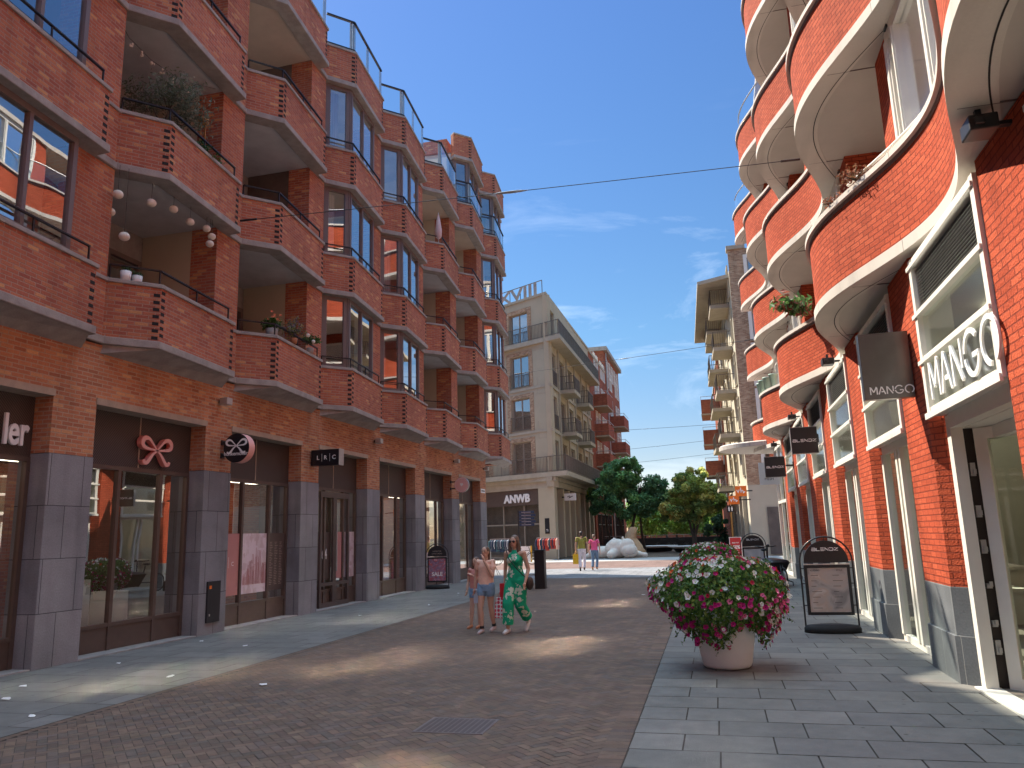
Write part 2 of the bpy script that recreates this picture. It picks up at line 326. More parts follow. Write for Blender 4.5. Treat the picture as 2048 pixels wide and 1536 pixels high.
    def build(s, name, mats, parent=None, label=None, bevel=0, loc=None):
        if not s.f: return None
        org = Vector(loc) if loc else (Vector(ORG.get(parent.name, (0, 0, 0))) if parent is not None else Vector((0, 0, 0)))
        me = bpy.data.meshes.new(name)
        vs = s.v if org.length == 0 else [(x-org.x, y-org.y, z-org.z) for x, y, z in s.v]
        me.from_pydata(vs, [], s.f)
        for x in (mats if isinstance(mats, (list, tuple)) else [mats]): me.materials.append(MT[x] if isinstance(x, str) else x)
        me.polygons.foreach_set('material_index', s.m); me.polygons.foreach_set('use_smooth', s.sm)
        ul = me.uv_layers.new(name='UVMap'); flat = []
        for f, u in zip(s.f, s.uv):
            if u is None:
                p0, p1, p2 = (Vector(s.v[f[i]]) for i in (0, 1, len(f)-1))
                n = (p1-p0).cross(p2-p0)
                if n.length > 0: n.normalize()
                if abs(n.z) > 0.75: u = [(s.v[i][0], s.v[i][1]) for i in f]
                else:
                    t = Vector((-n.y, n.x, 0)); t = t.normalized() if t.length > 1e-4 else Vector((1, 0, 0))
                    u = [(s.v[i][0]*t.x+s.v[i][1]*t.y, s.v[i][2]) for i in f]
            for a in u: flat += [a[0], a[1]]
        ul.data.foreach_set('uv', flat)
        if any(c is not None for c in s.c):
            ca = me.color_attributes.new('Col', 'FLOAT_COLOR', 'CORNER'); cf = []
            for f, c in zip(s.f, s.c):
                c = c or (0.5, 0.5, 0.5)
                cf += [c[0], c[1], c[2], 1.0]*len(f)
            ca.data.foreach_set('color', cf)
        me.update()
        if bevel:
            b_ = bmesh.new(); b_.from_mesh(me); bmesh.ops.remove_doubles(b_, verts=b_.verts, dist=1e-5); b_.to_mesh(me); b_.free()
        o = bpy.data.objects.new(name, me); C.objects.link(o)
        if parent is not None: o.parent = parent
        elif loc: o.location = loc
        if parent is not None and loc:
            o.location = Vector(loc)-Vector(ORG.get(parent.name, (0, 0, 0)))
        ORG[o.name] = tuple(org)
        if label: o['label'] = label
        if bevel:
            bm = o.modifiers.new('bevel', 'BEVEL'); bm.width = bevel; bm.segments = 2; bm.limit_method = 'ANGLE'
        return o
def thing(name, label, cat, loc=(0, 0, 0), group=None, rotz=0, local=False):
    """an Empty at the thing's base; parts given in world metres unless local"""
    o = bpy.data.objects.new(name, None); C.objects.link(o); o.empty_display_size = 0.2
    o.location = loc; o.rotation_euler = (0, 0, rotz); o['label'] = label; o['category'] = cat
    if group: o['group'] = group
    ORG[o.name] = (0.0, 0.0, 0.0) if local else tuple(float(x) for x in loc)
    return o
def tag(o, label, cat, group=None):
    o['label'] = label; o['category'] = cat
    if group: o['group'] = group
    return o
def struct(o, kind='structure'): o['kind'] = kind; return o
def copy_thing(r, loc, rotz=None, label=None, group=None):
    n = r.copy(); C.objects.link(n); n.location = loc
    if rotz is not None: n.rotation_euler = (0, 0, rotz)
    if label: n['label'] = label
    if group: n['group'] = group
    for ch in r.children:
        c = ch.copy(); C.objects.link(c); c.parent = n
        for g in ch.children:
            d = g.copy(); C.objects.link(d); d.parent = c
    return n
def text(s, size, depth=0.004, bold=0.0):
    """flat letters as a mesh, origin at the left of the base line, in the xz plane facing -y"""
    cu = bpy.data.curves.new('t', 'FONT'); cu.body = s; cu.size = size; cu.extrude = depth/2; cu.offset = bold; cu.resolution_u = 3
    o = bpy.data.objects.new('t', cu); C.objects.link(o); bpy.context.view_layer.update()
    me = bpy.data.meshes.new_from_object(o.evaluated_get(bpy.context.evaluated_depsgraph_get()))
    bpy.data.objects.remove(o)
    V = [(v.co.x, v.co.z, v.co.y) for v in me.vertices]; Fc = [tuple(p.vertices) for p in me.polygons]
    w = max(v[0] for v in V)-min(v[0] for v in V); x0 = min(v[0] for v in V)
    V = [(v[0]-x0, v[1], v[2]) for v in V]
    bpy.data.meshes.remove(me)
    return V, Fc, w
def put_text(mb, s, size, o, ux, uz=(0, 0, 1), depth=0.004, bold=0.0, m=0, center=True, col=None, sx=1.0):
    """o: base point; ux: direction of reading"""
    V, Fc, w = text(s, size, depth, bold); ux = Vector(ux).normalized(); uz = Vector(uz); n = ux.cross(uz); o = Vector(o)
    sh = w/2 if center else 0
    i0 = len(mb.v)
    for v in V:
        p = o+ux*(v[0]-sh)*sx+uz*v[2]+n*(-v[1]); mb.v.append(tuple(p))
    for f in Fc:
        mb.f.append(tuple(i0+i for i in f)); mb.m.append(m); mb.uv.append(None); mb.sm.append(False); mb.c.append(col or mb.col)
def strokes(mb, lines, w, o, ux, uz=(0, 0, 1), depth=0.01, m=0, col=None, front=True):
    """flat ribbon strokes: lines in sign units (x right, y up)"""
    ux = Vector(ux).normalized(); uz = Vector(uz); n = ux.cross(uz); o = Vector(o)
    for ln in lines:
        ww = w
        L, Rr = [], []
        for i, p in enumerate(ln):
            a = Vector(ln[max(i-1, 0)][:2]); b = Vector(ln[min(i+1, len(ln)-1)][:2]); d = (b-a)
            d = d.normalized() if d.length > 1e-9 else Vector((1, 0)); t = Vector((-d.y, d.x))
            k = 1.0
            if 0 < i < len(ln)-1:
                d1 = (Vector(ln[i][:2])-a).normalized(); k = 1/max(0.5, abs(d1.dot(d)))
            wi = (p[2] if len(p) > 2 else ww)/2*k
            L.append(Vector(p[:2])+t*wi); Rr.append(Vector(p[:2])-t*wi)
        P = lambda q, e: o+ux*q.x+uz*q.y+n*e
        for i in range(len(ln)-1):
            a, b, c, d = L[i], Rr[i], Rr[i+1], L[i+1]
            mb.face([P(a, depth), P(b, depth), P(c, depth), P(d, depth)], m, col=col)
            mb.face([P(a, 0), P(a, depth), P(d, depth), P(d, 0)], m, col=col); mb.face([P(b, depth), P(b, 0), P(c, 0), P(c, depth)], m, col=col)
        mb.face([P(L[0], 0), P(Rr[0], 0), P(Rr[0], depth), P(L[0], depth)], m, col=col)
        mb.face([P(L[-1], depth), P(Rr[-1], depth), P(Rr[-1], 0), P(L[-1], 0)], m, col=col)
def arc(cx, cy, rx, ry, a0, a1, n=14): return [(cx+rx*math.cos(rad(a0+(a1-a0)*i/n)), cy+ry*math.sin(rad(a0+(a1-a0)*i/n))) for i in range(n+1)]
def jit(c, k=0.12):
    f = 1+R.uniform(-k, k); return tuple(max(0, x*f*(1+R.uniform(-k, k)*0.25)) for x in c)
# ------------------------------------------------------------------ ground
g = M(); g.face([(-400, -60, -0.05), (400, -60, -0.05), (400, 900, -0.05), (-400, 900, -0.05)])
struct(g.build('ground', 'square_setts'))
g = M(); g.face([(-7.2, -8, 0), (0, -8, 0), (0, 29.9, 0), (-7.2, 29.9, 0)])
mat('joint_dark', (0.085, 0.065, 0.052), 0.95, var=0.2, scale=20)
g2 = M()
PAV = [(0.171, 0.114, 0.086), (0.184, 0.122, 0.09), (0.163, 0.112, 0.086), (0.198, 0.13, 0.094), (0.158, 0.115, 0.094)]
a, bl = 0.08, 0.16          # herringbone of 8 x 16 cm clay pavers laid at 45 degrees
c45 = math.cos(PI/4)
def road_right(y): return -0.82-0.0125*max(0, y-6)
for i in range(-240, 240):
    for j in range(-4, 375):
        # classic 90-degree herringbone lattice, then turned by 45 degrees
        for kind in (0, 1):
            x = i*a; y = j*a
            if (i-j) % 4 != 0: continue
            if kind == 0: rx0, ry0, rx1, ry1 = x, y, x+bl, y+a
            else: rx0, ry0, rx1, ry1 = x, y+a, x+a, y+a+bl
            cx, cy = (rx0+rx1)/2, (ry0+ry1)/2
            wx = -3.6+(cx-cy)*c45; wy = 2.0+(cx+cy)*c45
            if not (-6.38 < wx < road_right(wy)-0.1 and 2.0 < wy < 29.8): continue
            e = 0.0025; z = 0.006+R.uniform(-0.0006, 0.0006); tl = R.uniform(-0.0012, 0.0012)
            q = [(rx0+e, ry0+e), (rx1-e, ry0+e), (rx1-e, ry1-e), (rx0+e, ry1-e)]
            g2.face([(-3.6+(u-v)*c45, 2.0+(u+v)*c45, z+(tl if k in (0, 3) else -tl)) for k, (u, v) in enumerate(q)], col=jit(R.choice(PAV), 0.1))
y = 2.0
while y < 29.8:            # soldier course along both edges
    for x0, x1 in ((road_right(y)-0.2, road_right(y)-0.004), (-6.45, -6.36)):
        g2.face([(x0, y+0.003, 0.007), (x1, y+0.003, 0.007), (x1, y+0.097, 0.007), (x0, y+0.097, 0.007)], col=jit(R.choice(PAV), 0.1))
    y += 0.1
rd = struct(g.build('road', 'joint_dark')); struct(g2.build('road_paving', 'clay_pavers'))
def slabs(name, x0, x1, y0, y1, w, d, cols, seed, edge=None, k=0.06):
    rr = random.Random(seed); s = M(); y = y0; row = 0
    while y < y1:
        xs = edge(y) if edge else x0
        dd = d*rr.choice([1, 1, 1, 1.0])
        first = w*(0.62 if row % 2 else 1.0)*rr.uniform(0.96, 1.04); x = xs; nx = xs+(0.5 if edge else first)
        if edge: s_first = [xs, xs+0.42+(0.0 if row % 2 else 0.28)]
        while x < x1:
            if edge and x == xs: nx = s_first[1]
            nx2 = min(nx, x1); e = 0.0065
            f = 1+rr.uniform(-k, k); c = rr.choice(cols); c = tuple(q*f for q in c)
            z = [0.008+rr.uniform(-0.0012, 0.0012) for _ in range(4)]
            if nx2-x > 0.05:
                s.face([(x+e, y+e, z[0]), (nx2-e, y+e, z[1]), (nx2-e, y+dd-e, z[2]), (x+e, y+dd-e, z[3])], col=c)
            x = nx; nx = x+w
        y += dd; row += 1
    return struct(s.build(name, 'stone_slabs'))
GB = [(0.185, 0.175, 0.157), (0.2, 0.187, 0.166), (0.174, 0.164, 0.15), (0.21, 0.195, 0.174)]
g = M(); g.face([(-0.7, -8, -0.004), (3.0, -8, -0.004), (3.0, 34, -0.004), (-1.6, 34, -0.004)]); g.face([(-13, -8, -0.002), (-6.3, -8, -0.002), (-6.3, 29.9, -0.002), (-13, 29.9, -0.002)])
struct(g.build('pavement_bed', 'joint_dark'))
slabs('pavement_right', 0, 2.75, 1.0, 33.5, 0.70, 0.5, GB, 3, edge=road_right)
slabs('pavement_left', -9.95, -6.46, 1.2, 29.9, 0.8, 0.52, [(0.192, 0.178, 0.162), (0.206, 0.19, 0.174), (0.178, 0.165, 0.15)], 5)
g = M()
g.face([(-26, 29.9, 0.0), (0.9, 29.9, 0.0), (0.9, 37.8, 0.0), (-26, 37.8, 0.0)]); struct(g.build('cross_pavement', 'far_paving'))
g = M(); g.face([(-40, 37.8, 0.002), (1.2, 37.8, 0.002), (1.2, 46.5, 0.002), (-40, 46.5, 0.002)]); struct(g.build('cross_road', 'far_bricks'))
mat('pale_paving', (0.36, 0.35, 0.33), 0.8, var=0.1, scale=1.5)
g = M(); g.face([(-40, 46.5, 0.004), (4, 46.5, 0.004), (4, 51.5, 0.004), (-40, 51.5, 0.004)]); g.face([(0.9, 33.5, 0.004), (9, 33.5, 0.004), (9, 46.5, 0.004), (1.2, 46.5, 0.004)])
struct(g.build('pale_pavement', 'pale_paving'))
# litter, drain cover
for i, (x, y) in enumerate([(-8.5, 8.2), (-8.0, 7.5), (-8.6, 9.9), (-7.35, 6.2), (-8.9, 12.2), (-7.7, 11.7), (-6.9, 6.8), (-7.9, 16.4), (-7.2, 18.9), (-7.4, 21.8), (-7.7, 22.6), (-2.1, 21.5), (-5.4, 8.6), (-7.0, 9.0)]):
    s = M(); w = R.uniform(0.03, 0.06); a0 = R.uniform(0, 3)
    pts = [(x+w*math.cos(a0+t)*R.uniform(.7, 1.2), y+w*math.sin(a0+t)*R.uniform(.7, 1.2), 0.012+R.uniform(0, 0.02)) for t in (0, 1.2, 2.2, 3.3, 4.3, 5.4)]
    s.face(pts); s.face([(p[0], p[1], p[2]-0.002) for p in pts][::-1])
    o = s.build('paper_scrap', 'white_sign'); tag(o, 'small torn white paper scrap lying on the paving', 'litter', 'scraps of paper on the ground')
s = M(); s.box(-2.75, -2.1, 6.75, 7.3, 0.004, 0.011)
cov = thing('drain_cover', 'dark rectangular drain cover set flush in the brown road paving near the camera', 'drain cover', (-2.42, 7.0, 0))
s.build('frame', 'frame_mauve', cov)
s = M()
for i in range(12): s.box(-2.72+i*0.051, -2.70+i*0.051+0.012, 6.78, 7.27, 0.0112, 0.0125)
s.build('grate', 'frame_brown', cov)

# ------------------------------------------------------------------ left building
XF = -9.5; P = 3.61; Y1 = 10.1; SH = 3.06; ZB = 4.93
def yk(k): return Y1+P*(k-1)
LB = thing('apartment_building', 'long red brick apartment block with angular stacked balconies above dark shopfronts', 'building', (-11, 20, 0))
PROF = [(0.0, 0.0), (0.62, 0.57), (3.05, 0.32), (3.07, 0.05), (P, 0.0)]
def prof(k, off=0.0, pts=PROF):
    """plan outline of the bay front, pushed outwards by off"""
    y0 = yk(k); q = [Vector((XF+v, y0+u)) for u, v in pts]; out = []
    for i, p in enumerate(q):
        a = (p-q[i-1]).normalized() if i else (q[1]-q[0]).normalized()
        b = (q[i+1]-p).normalized() if i < len(q)-1 else a
        na = Vector((a.y, -a.x)); nb = Vector((b.y, -b.x)); n = (na+nb)
        n = n/max(0.45, n.length_squared/2) if n.length > 1e-6 else na
        out.append(p+n*off)
    return out
def band(mb, k, z0, z1, o0, o1, m=0, pts=PROF):
    """a solid strip following the bay outline between offsets o0 (inner) and o1 (outer)"""
    A, B = prof(k, o0, pts), prof(k, o1, pts)
    for i in range(len(A)-1):
        a, b, c, d = A[i], A[i+1], B[i+1], B[i]
        mb.face([(d.x, d.y, z0), (c.x, c.y, z0), (c.x, c.y, z1), (d.x, d.y, z1)], m)
        mb.face([(b.x, b.y, z0), (a.x, a.y, z0), (a.x, a.y, z1), (b.x, b.y, z1)], m)
        mb.face([(a.x, a.y, z1), (d.x, d.y, z1), (c.x, c.y, z1), (b.x, b.y, z1)], m)
        mb.face([(d.x, d.y, z0), (a.x, a.y, z0), (b.x, b.y, z0), (c.x, c.y, z0)], m)
    for i in (0, len(A)-1):
        a, d = A[i], B[i]; mb.face([(a.x, a.y, z0), (d.x, d.y, z0), (d.x, d.y, z1), (a.x, a.y, z1)], m)
OPEN, GLZ, TER, CAP = 'open', 'glazed', 'terrace', 'cap'
KIND = {0: [GLZ, GLZ, GLZ, TER], 1: [OPEN, OPEN, OPEN, TER], 2: [OPEN, OPEN, OPEN, TER], 3: [GLZ, GLZ, GLZ, TER],
        4: [GLZ, GLZ, GLZ, TER], 5: [OPEN, OPEN, OPEN, TER], 6: [OPEN, OPEN, OPEN, GLZ, CAP], 7: [GLZ, GLZ, GLZ, GLZ, CAP], -1: [OPEN, OPEN, OPEN, TER]}
BACK = XF-1.75
def glazed_run(root, p, q, z0, z1, n, inward, fw_=0.07):
    """a framed window from p to q (xy) with n panes; returns frame with its panes as children"""
    p, q = Vector(p), Vector(q); d = (q-p); L = d.length; d.normalize()
    fr = M()
    fr.bar((p.x, p.y, z0+0.05), (q.x, q.y, z0+0.05), 0.09, 0.10); fr.bar((p.x, p.y, z1-0.05), (q.x, q.y, z1-0.05), 0.09, 0.10)
    ws = []
    for i in range(n+1):
        c = p+d*(L*i/n); w = fw_ if 0 < i < n else fw_*1.3
        c2 = c+d*(w/2 if i == 0 else (-w/2 if i == n else 0))
        fr.prism([(c2.x+s*d.x*w/2+t*d.y*0.05, c2.y+s*d.y*w/2-t*d.x*0.05) for s, t in ((-1, -1), (1, -1), (1, 1), (-1, 1))][::1], z0+0.1, z1-0.1)
        ws.append(c)
    f = fr.build('window', 'frame_mauve', root)
    for i in range(n):
        g_ = M(); a, b = ws[i], ws[i+1]; g_.pane(a+d*0.03, b-d*0.03, z0+0.08, z1-0.08)
        o = g_.build('pane', 'window_glass', parent=f)
    return f
wall = M()   # brick body of the piers and the wall over the shops
for k in range(-1, 8):
    y0 = yk(k); n_fl = len(KIND[k])
    ztop = ZB+SH*3+1.14 if n_fl == 4 else ZB+SH*4+1.14
    for n in range(n_fl):
        z = ZB+SH*n; kd = KIND[k][n]
        bal = M(); band(bal, k, z+0.13, z+1.07, -0.22, 0.0)
        # dark blocks painted for the shaded notches of the toothed brick corners
        A = prof(k, 0.0)
        if k >= 0:
            tq = bal
            for ci, (din, dout) in ((1, (0.12, 0.12)), (2, (0.1, 0.06))):
                c = A[ci]; a_ = (A[ci-1]-c).normalized(); b_ = (A[ci+1]-c).normalized()
                na, nb = Vector((-a_.y, a_.x)), Vector((b_.y, -b_.x))
                if na.x < 0: na = -na
                if nb.x < 0 and ci == 1: nb = -nb
                zz = z+0.16; j = 0
                while zz < z+1.03:
                    for (d_, n_, ph) in ((a_, na, 0), (b_, nb, 1)):
                        if ci == 2 and ph == 1: continue
                        if (j+ph) % 2 == 0:
                            p0 = c+d_*0.015; p1 = c+d_*0.115
                            tq.prism([tuple(v) for v in (p0-n_*0.01, p0+n_*0.0035, p1+n_*0.0035, p1-n_*0.01)], zz, zz+0.058, m=1)
                    zz += 0.0625; j += 1
        b0 = bal.build('balcony', ['brick_left', 'dark_gap'], LB)
        sl = M(); band(sl, k, z, z+0.13, -0.30, 0.05)
        o = sl.build('concrete_edge', 'concrete', bevel=0.012, parent=b0)
        cp = M(); band(cp, k, z+1.07, z+1.14, -0.25, 0.035)
        o = cp.build('coping', 'concrete', bevel=0.01, parent=b0)
        # floor slab / ceiling behind the edge
        Ai = prof(k, -0.29)
        fl = M()
        cm = 'ceiling_wood' if (n == 3 and k in (2, 5, 6)) else 'ceiling_grey'
        if n == 0:
            B0 = [(XF+0.0, y0-0.02, z-0.16), (XF+0.0, y0+3.2, z-0.16)]
            rim = [(v.x, v.y, z-0.002) for v in prof(k, -0.02)]
            fl.face([rim[0], rim[1], B0[0]][::-1]); fl.face([rim[1], rim[2], B0[1], B0[0]][::-1]); fl.face([rim[2], rim[3], B0[1]][::-1])
            cm = 'concrete'
        pl = [(v.x, v.y) for v in Ai[:4]]+[(BACK-0.3, y0+3.1), (BACK-0.3, y0)]
        fl.prism([(x, y) for x, y in pl][::1], z+0.05, z+0.30)
        o = fl.build('slab', cm, parent=b0)
        if kd == CAP or kd == TER:
            top = M(); top.prism([(v.x, v.y) for v in Ai[:4]]+[(BACK-0.3, y0+3.1), (BACK-0.3, y0)], z+0.31, z+0.36); o = top.build('roof_deck', 'concrete', parent=b0)
        if kd in (OPEN, GLZ):
            # handrail on the coping
            r = M(); H = z+1.14+0.26; Q = prof(k, -0.06); Qr = [Q[0]+(Q[1]-Q[0])*0.05, Q[1], Q[2]-(Q[2]-Q[1])*0.03]
            for i in range(2): r.bar((Qr[i].x, Qr[i].y, H), (Qr[i+1].x, Qr[i+1].y, H), 0.05, 0.022)
            for q in (Qr[0], Qr[1], (Qr[1]+Qr[2])/2, Qr[2]): r.box(q.x-0.012, q.x+0.012, q.y-0.012, q.y+0.012, z+1.13, H)
            o = r.build('handrail', 'rail_dark', parent=b0)
        if kd == TER or (n == 3 and k in (6, 7)):
            r = M(); gl = M(); H = z+1.14+0.95; Q = prof(k, -0.05)[:3]
            for i in range(2):
                r.bar((Q[i].x, Q[i].y, H), (Q[i+1].x, Q[i+1].y, H), 0.06, 0.05); gl.pane((Q[i].x, Q[i].y), (Q[i+1].x, Q[i+1].y), z+1.2, H-0.02)
                r.bar((Q[i].x, Q[i].y, z+1.2), (Q[i+1].x, Q[i+1].y, z+1.2), 0.05, 0.05)
            o = r.build('terrace_rail', 'rail_dark', parent=b0)
            o = gl.build('glass_balustrade', 'rail_glass', parent=b0)
            ps = M()
            for q in (Q[1]+(Q[0]-Q[1])*0.08, (Q[1]+Q[2])/2, Q[2], Q[1]+(Q[2]-Q[1])*0.03): ps.box(q.x-0.05, q.x-0.02, q.y-0.06, q.y+0.06, z+1.14, H-0.02)
            o = ps.build('glass_clamp', 'galv', parent=b0)
        zc = z+SH+0.05
        if kd == OPEN:
            # recess: far party wall painted pale, near wall, back wall with a glazed door
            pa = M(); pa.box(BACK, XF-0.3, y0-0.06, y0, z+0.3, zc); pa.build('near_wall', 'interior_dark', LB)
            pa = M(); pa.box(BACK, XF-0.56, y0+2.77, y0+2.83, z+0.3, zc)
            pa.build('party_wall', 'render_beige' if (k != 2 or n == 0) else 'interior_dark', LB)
            lt = M(); lt.box(BACK-0.25, BACK-0.02, y0, y0+2.8, z+2.55, zc); lt.build('lintel', 'concrete', LB)
            glazed_run(LB, (BACK, y0+2.72), (BACK, y0+0.05), z+0.3, z+2.55, 3, 1, 0.08)
            bw_ = M(); bw_.box(BACK-2.0, BACK-1.9, y0, y0+2.8, z+0.3, zc); bw_.build('room_wall', 'interior_dark', LB)
        if kd == GLZ:
            A2 = prof(k, -0.17); zz0, zz1 = z+1.14, z+SH
            fa = glazed_run(LB, A2[0]+(A2[1]-A2[0])*0.06, A2[1], zz0, zz1, 1, 1, 0.10)
            fb = glazed_run(LB, A2[1], A2[1]+(A2[2]-A2[1])*0.86, zz0, zz1, 2, 1, 0.07)
            cpn = M(); c = A2[1]; cpn.box(c.x-0.09, c.x+0.03, c.y-0.06, c.y+0.05, zz0+0.002, zz1-0.002); cpn.build('corner_post', 'frame_mauve', LB)
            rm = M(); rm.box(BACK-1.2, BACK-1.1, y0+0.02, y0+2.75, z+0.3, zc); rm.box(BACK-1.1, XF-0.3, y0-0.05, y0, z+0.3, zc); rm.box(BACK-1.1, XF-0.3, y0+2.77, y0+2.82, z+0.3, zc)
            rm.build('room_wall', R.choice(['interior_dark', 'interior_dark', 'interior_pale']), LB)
            if R.random() < 0.8:
                cu = M(); rows = []; c0 = A2[0]+(A2[1]-A2[0])*0.12; dd = (A2[1]-A2[0])
                w = R.uniform(0.25, 0.5)
                for zq in (zz0+0.05, zz1-0.15): rows.append([(c0.x+dd.x*t*w-0.1+0.03*math.sin(t*40), c0.y+dd.y*t*w+0.05, zq) for t in [i/24 for i in range(25)]])
                cu.grid(rows); o = cu.build('curtain', 'curtain', LB)
            if R.random() < 0.6:
                cu = M(); rows = []; c0 = A2[1]+(A2[2]-A2[1])*R.uniform(0.1, 0.5); dd = (A2[2]-A2[1])
                for zq in (zz0+0.05, zz1-0.15): rows.append([(c0.x+dd.x*t*0.3-0.14+0.03*math.sin(t*50), c0.y+dd.y*t*0.3, zq) for t in [i/30 for i in range(31)]])
                cu.grid(rows); cu.build('curtain', 'curtain', LB)
    # brick pier between this bay and the next one, full height, and its returns
    pier_top = ZB+SH*(n_fl-1)+1.07
    pr_ = M()
    A = prof(k); e, s_, nx = A[2], A[3], A[4]
    pr_.prism([(XF-0.55, y0+2.76), (s_.x, y0+2.76), (nx.x, nx.y), (XF-0.55, y0+P)], ZB, pier_top)
    pr_.build('brick_pier', 'brick_left', LB)
    # wall over the shop and lintel
    if k < 7:
        wall.box(XF-0.5, XF, y0-0.01+0.0, y0+P-0.01, 4.04, ZB-0.10 if k < 0 else ZB-0.02)
wall.build('wall', 'brick_base_bounce', LB)
# upper back mass that closes the block, roof and end walls
bd = M(); bd.box(-24, BACK-2.05, 2.0, yk(7)+3.2, 0, 14.2); bd.box(-24, BACK-2.05, 2.0, yk(7)+3.2, 14.2, 14.5)
bd.box(BACK-2.04, XF-0.56, yk(7)+2.9, yk(7)+3.3, ZB, ZB+SH*4+0.3); bd.box(BACK-2.04, XF-0.57, yk(-1)-0.4, yk(-1)-0.08, 0, ZB+SH*3)
bd.box(BACK-2.04, XF-0.01, yk(7)-0.02, yk(7)+0.0, 4.04, ZB)
bd.box(-14, XF-0.3, yk(6)+0.0, yk(7)+3.1, ZB+SH*4+0.32, ZB+SH*4+0.9)
bd.build('rear_block', 'brick_left', LB)
# ground floor
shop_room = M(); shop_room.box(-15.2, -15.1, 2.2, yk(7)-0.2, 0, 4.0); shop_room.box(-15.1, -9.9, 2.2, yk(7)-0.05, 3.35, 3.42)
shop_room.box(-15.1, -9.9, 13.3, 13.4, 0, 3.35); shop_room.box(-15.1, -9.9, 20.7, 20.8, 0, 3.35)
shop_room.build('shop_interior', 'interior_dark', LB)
for k in range(-1, 7):
    lm = M(); y0 = yk(k)+0.6
    for x in (-10.9, -12.6): lm.box(x-0.06, x+0.06, y0, y0+1.5, 3.30, 3.345)
    lm.build('added_ceiling_strip', 'glow_strip', LB)  # glowing strips added to light the shop interior
sf_ = M(); sf_.box(-15.1, -9.9, 2.2, yk(7)-0.05, 0.0, 0.03); sf_.build('shop_floor', 'interior_floor', LB)
for k in range(-1, 8):
    y1 = yk(k); y0 = y1-0.85                      # pillar between openings k-1 and k
    st = M(); st.box(XF-0.55, XF+0.015, y0, y1-0.004, 0, 3.08); st.build('pillar', 'stone_blocks', LB, bevel=0.012)
    pb = M(); pb.box(XF-0.55, XF-0.001, y0+0.003, y1-0.007, 3.083, 4.04); pb.build('pillar_brick', 'brick_base_bounce', LB)
    if k == 7: break
    a, b = y1, y1+P-0.85
    li = M(); li.box(XF-0.4, XF+0.02, a-0.02, b+0.02, 3.93, 4.038); li.build('shop_lintel', 'concrete_lintel', LB)
    XS = XF-0.34
    sfm = M(); sfm.box(XS-0.06, XS, a, b, 0.03, 0.40); sfm.box(XS-0.07, XS+0.02, a, b, 0.40, 0.46); sfm.box(XS-0.07, XS+0.02, a, b, 2.96, 3.03)
    n = 3
    xs = [a+(b-a)*t for t in (0.0, 0.345, 0.72, 1.0)]
    for i, q in enumerate(xs):
        w = 0.035; q2 = min(max(q, a+w), b-w); sfm.box(XS-0.06, XS+0.025, q2-w, q2+w, 0.0, 2.96)
    fr = sfm.build('shopfront', 'shop_brown', LB)
    for i in range(3):
        gl = M(); gl.box(XS-0.035, XS-0.02, xs[i]+0.03, xs[i+1]-0.03, 0.46, 2.96, skip='btfkl'); o = gl.build('shop_window', 'shop_glass', parent=fr)
    la = M(); la.box(XS-0.04, XS+0.01, a, b, 3.03, 3.93); o = la.build('lattice_panel', 'lattice', parent=fr)
    sm_ = M(); sm_.box(XS+0.01, XS+0.02, (a+b)/2-0.012, (a+b)/2+0.012, 3.03, 3.93); o = sm_.build('lattice_seam', 'concrete_lintel', parent=fr)
    sill = M(); sill.box(XS-0.02, XF+0.0, a, b, 0.0, 0.025); o = sill.build('threshold', 'concrete', parent=fr)
# ------------------------------------------------------------------ right building: waves of red brick
RB = thing('wavy_building', 'red brick building with wavy balconies edged in cream and white framed shop windows', 'building', (2.6, 14, 0))
YS, YE = -6.0, 33.6
XW = 2.52; ZR = 4.72
def wave(y): return 2.06-0.40*math.cos(2*PI*(y-11.75)/7.22)
NP = 260
ys = [YS+(YE-YS)*i/NP for i in range(NP+1)]
CV = [Vector((wave(y), y)) for y in ys]
NV = []
for i in range(len(CV)):
    d = (CV[min(i+1, NP)]-CV[max(i-1, 0)]).normalized(); NV.append(Vector((-d.y, d.x)))   # towards the street (-x)
NV = [n if n.x < 0 else -n for n in NV]
ARC = [0.0]
for i in range(1, len(CV)): ARC.append(ARC[-1]+(CV[i]-CV[i-1]).length)
def off(o): return [c+n*o for c, n in zip(CV, NV)]
def vstrip(mb, o0, z0, z1, m=0, face_out=True, nz_=1):
    Q = off(o0)
    rows = [[(q.x, q.y, z0+(z1-z0)*t/nz_) for q in Q] for t in range(nz_+1)]
    uv = [[(ARC[i], z0+(z1-z0)*t/nz_) for i in range(len(Q))] for t in range(nz_+1)]
    mb.grid(rows, m, uvs=uv, flip=face_out)
def hstrip(mb, oa, ob, z, m=0, upw=True):
    A, B = off(oa), off(ob)
    mb.grid([[(q.x, q.y, z) for q in A], [(q.x, q.y, z) for q in B]], m, flip=not upw)
def wave_band(mb, o0, o1, z0, z1, m=0):
    vstrip(mb, o1, z0, z1, m, True); vstrip(mb, o0, z0, z1, m, False); hstrip(mb, o0, o1, z1, m, True); hstrip(mb, o0, o1, z0, m, False)
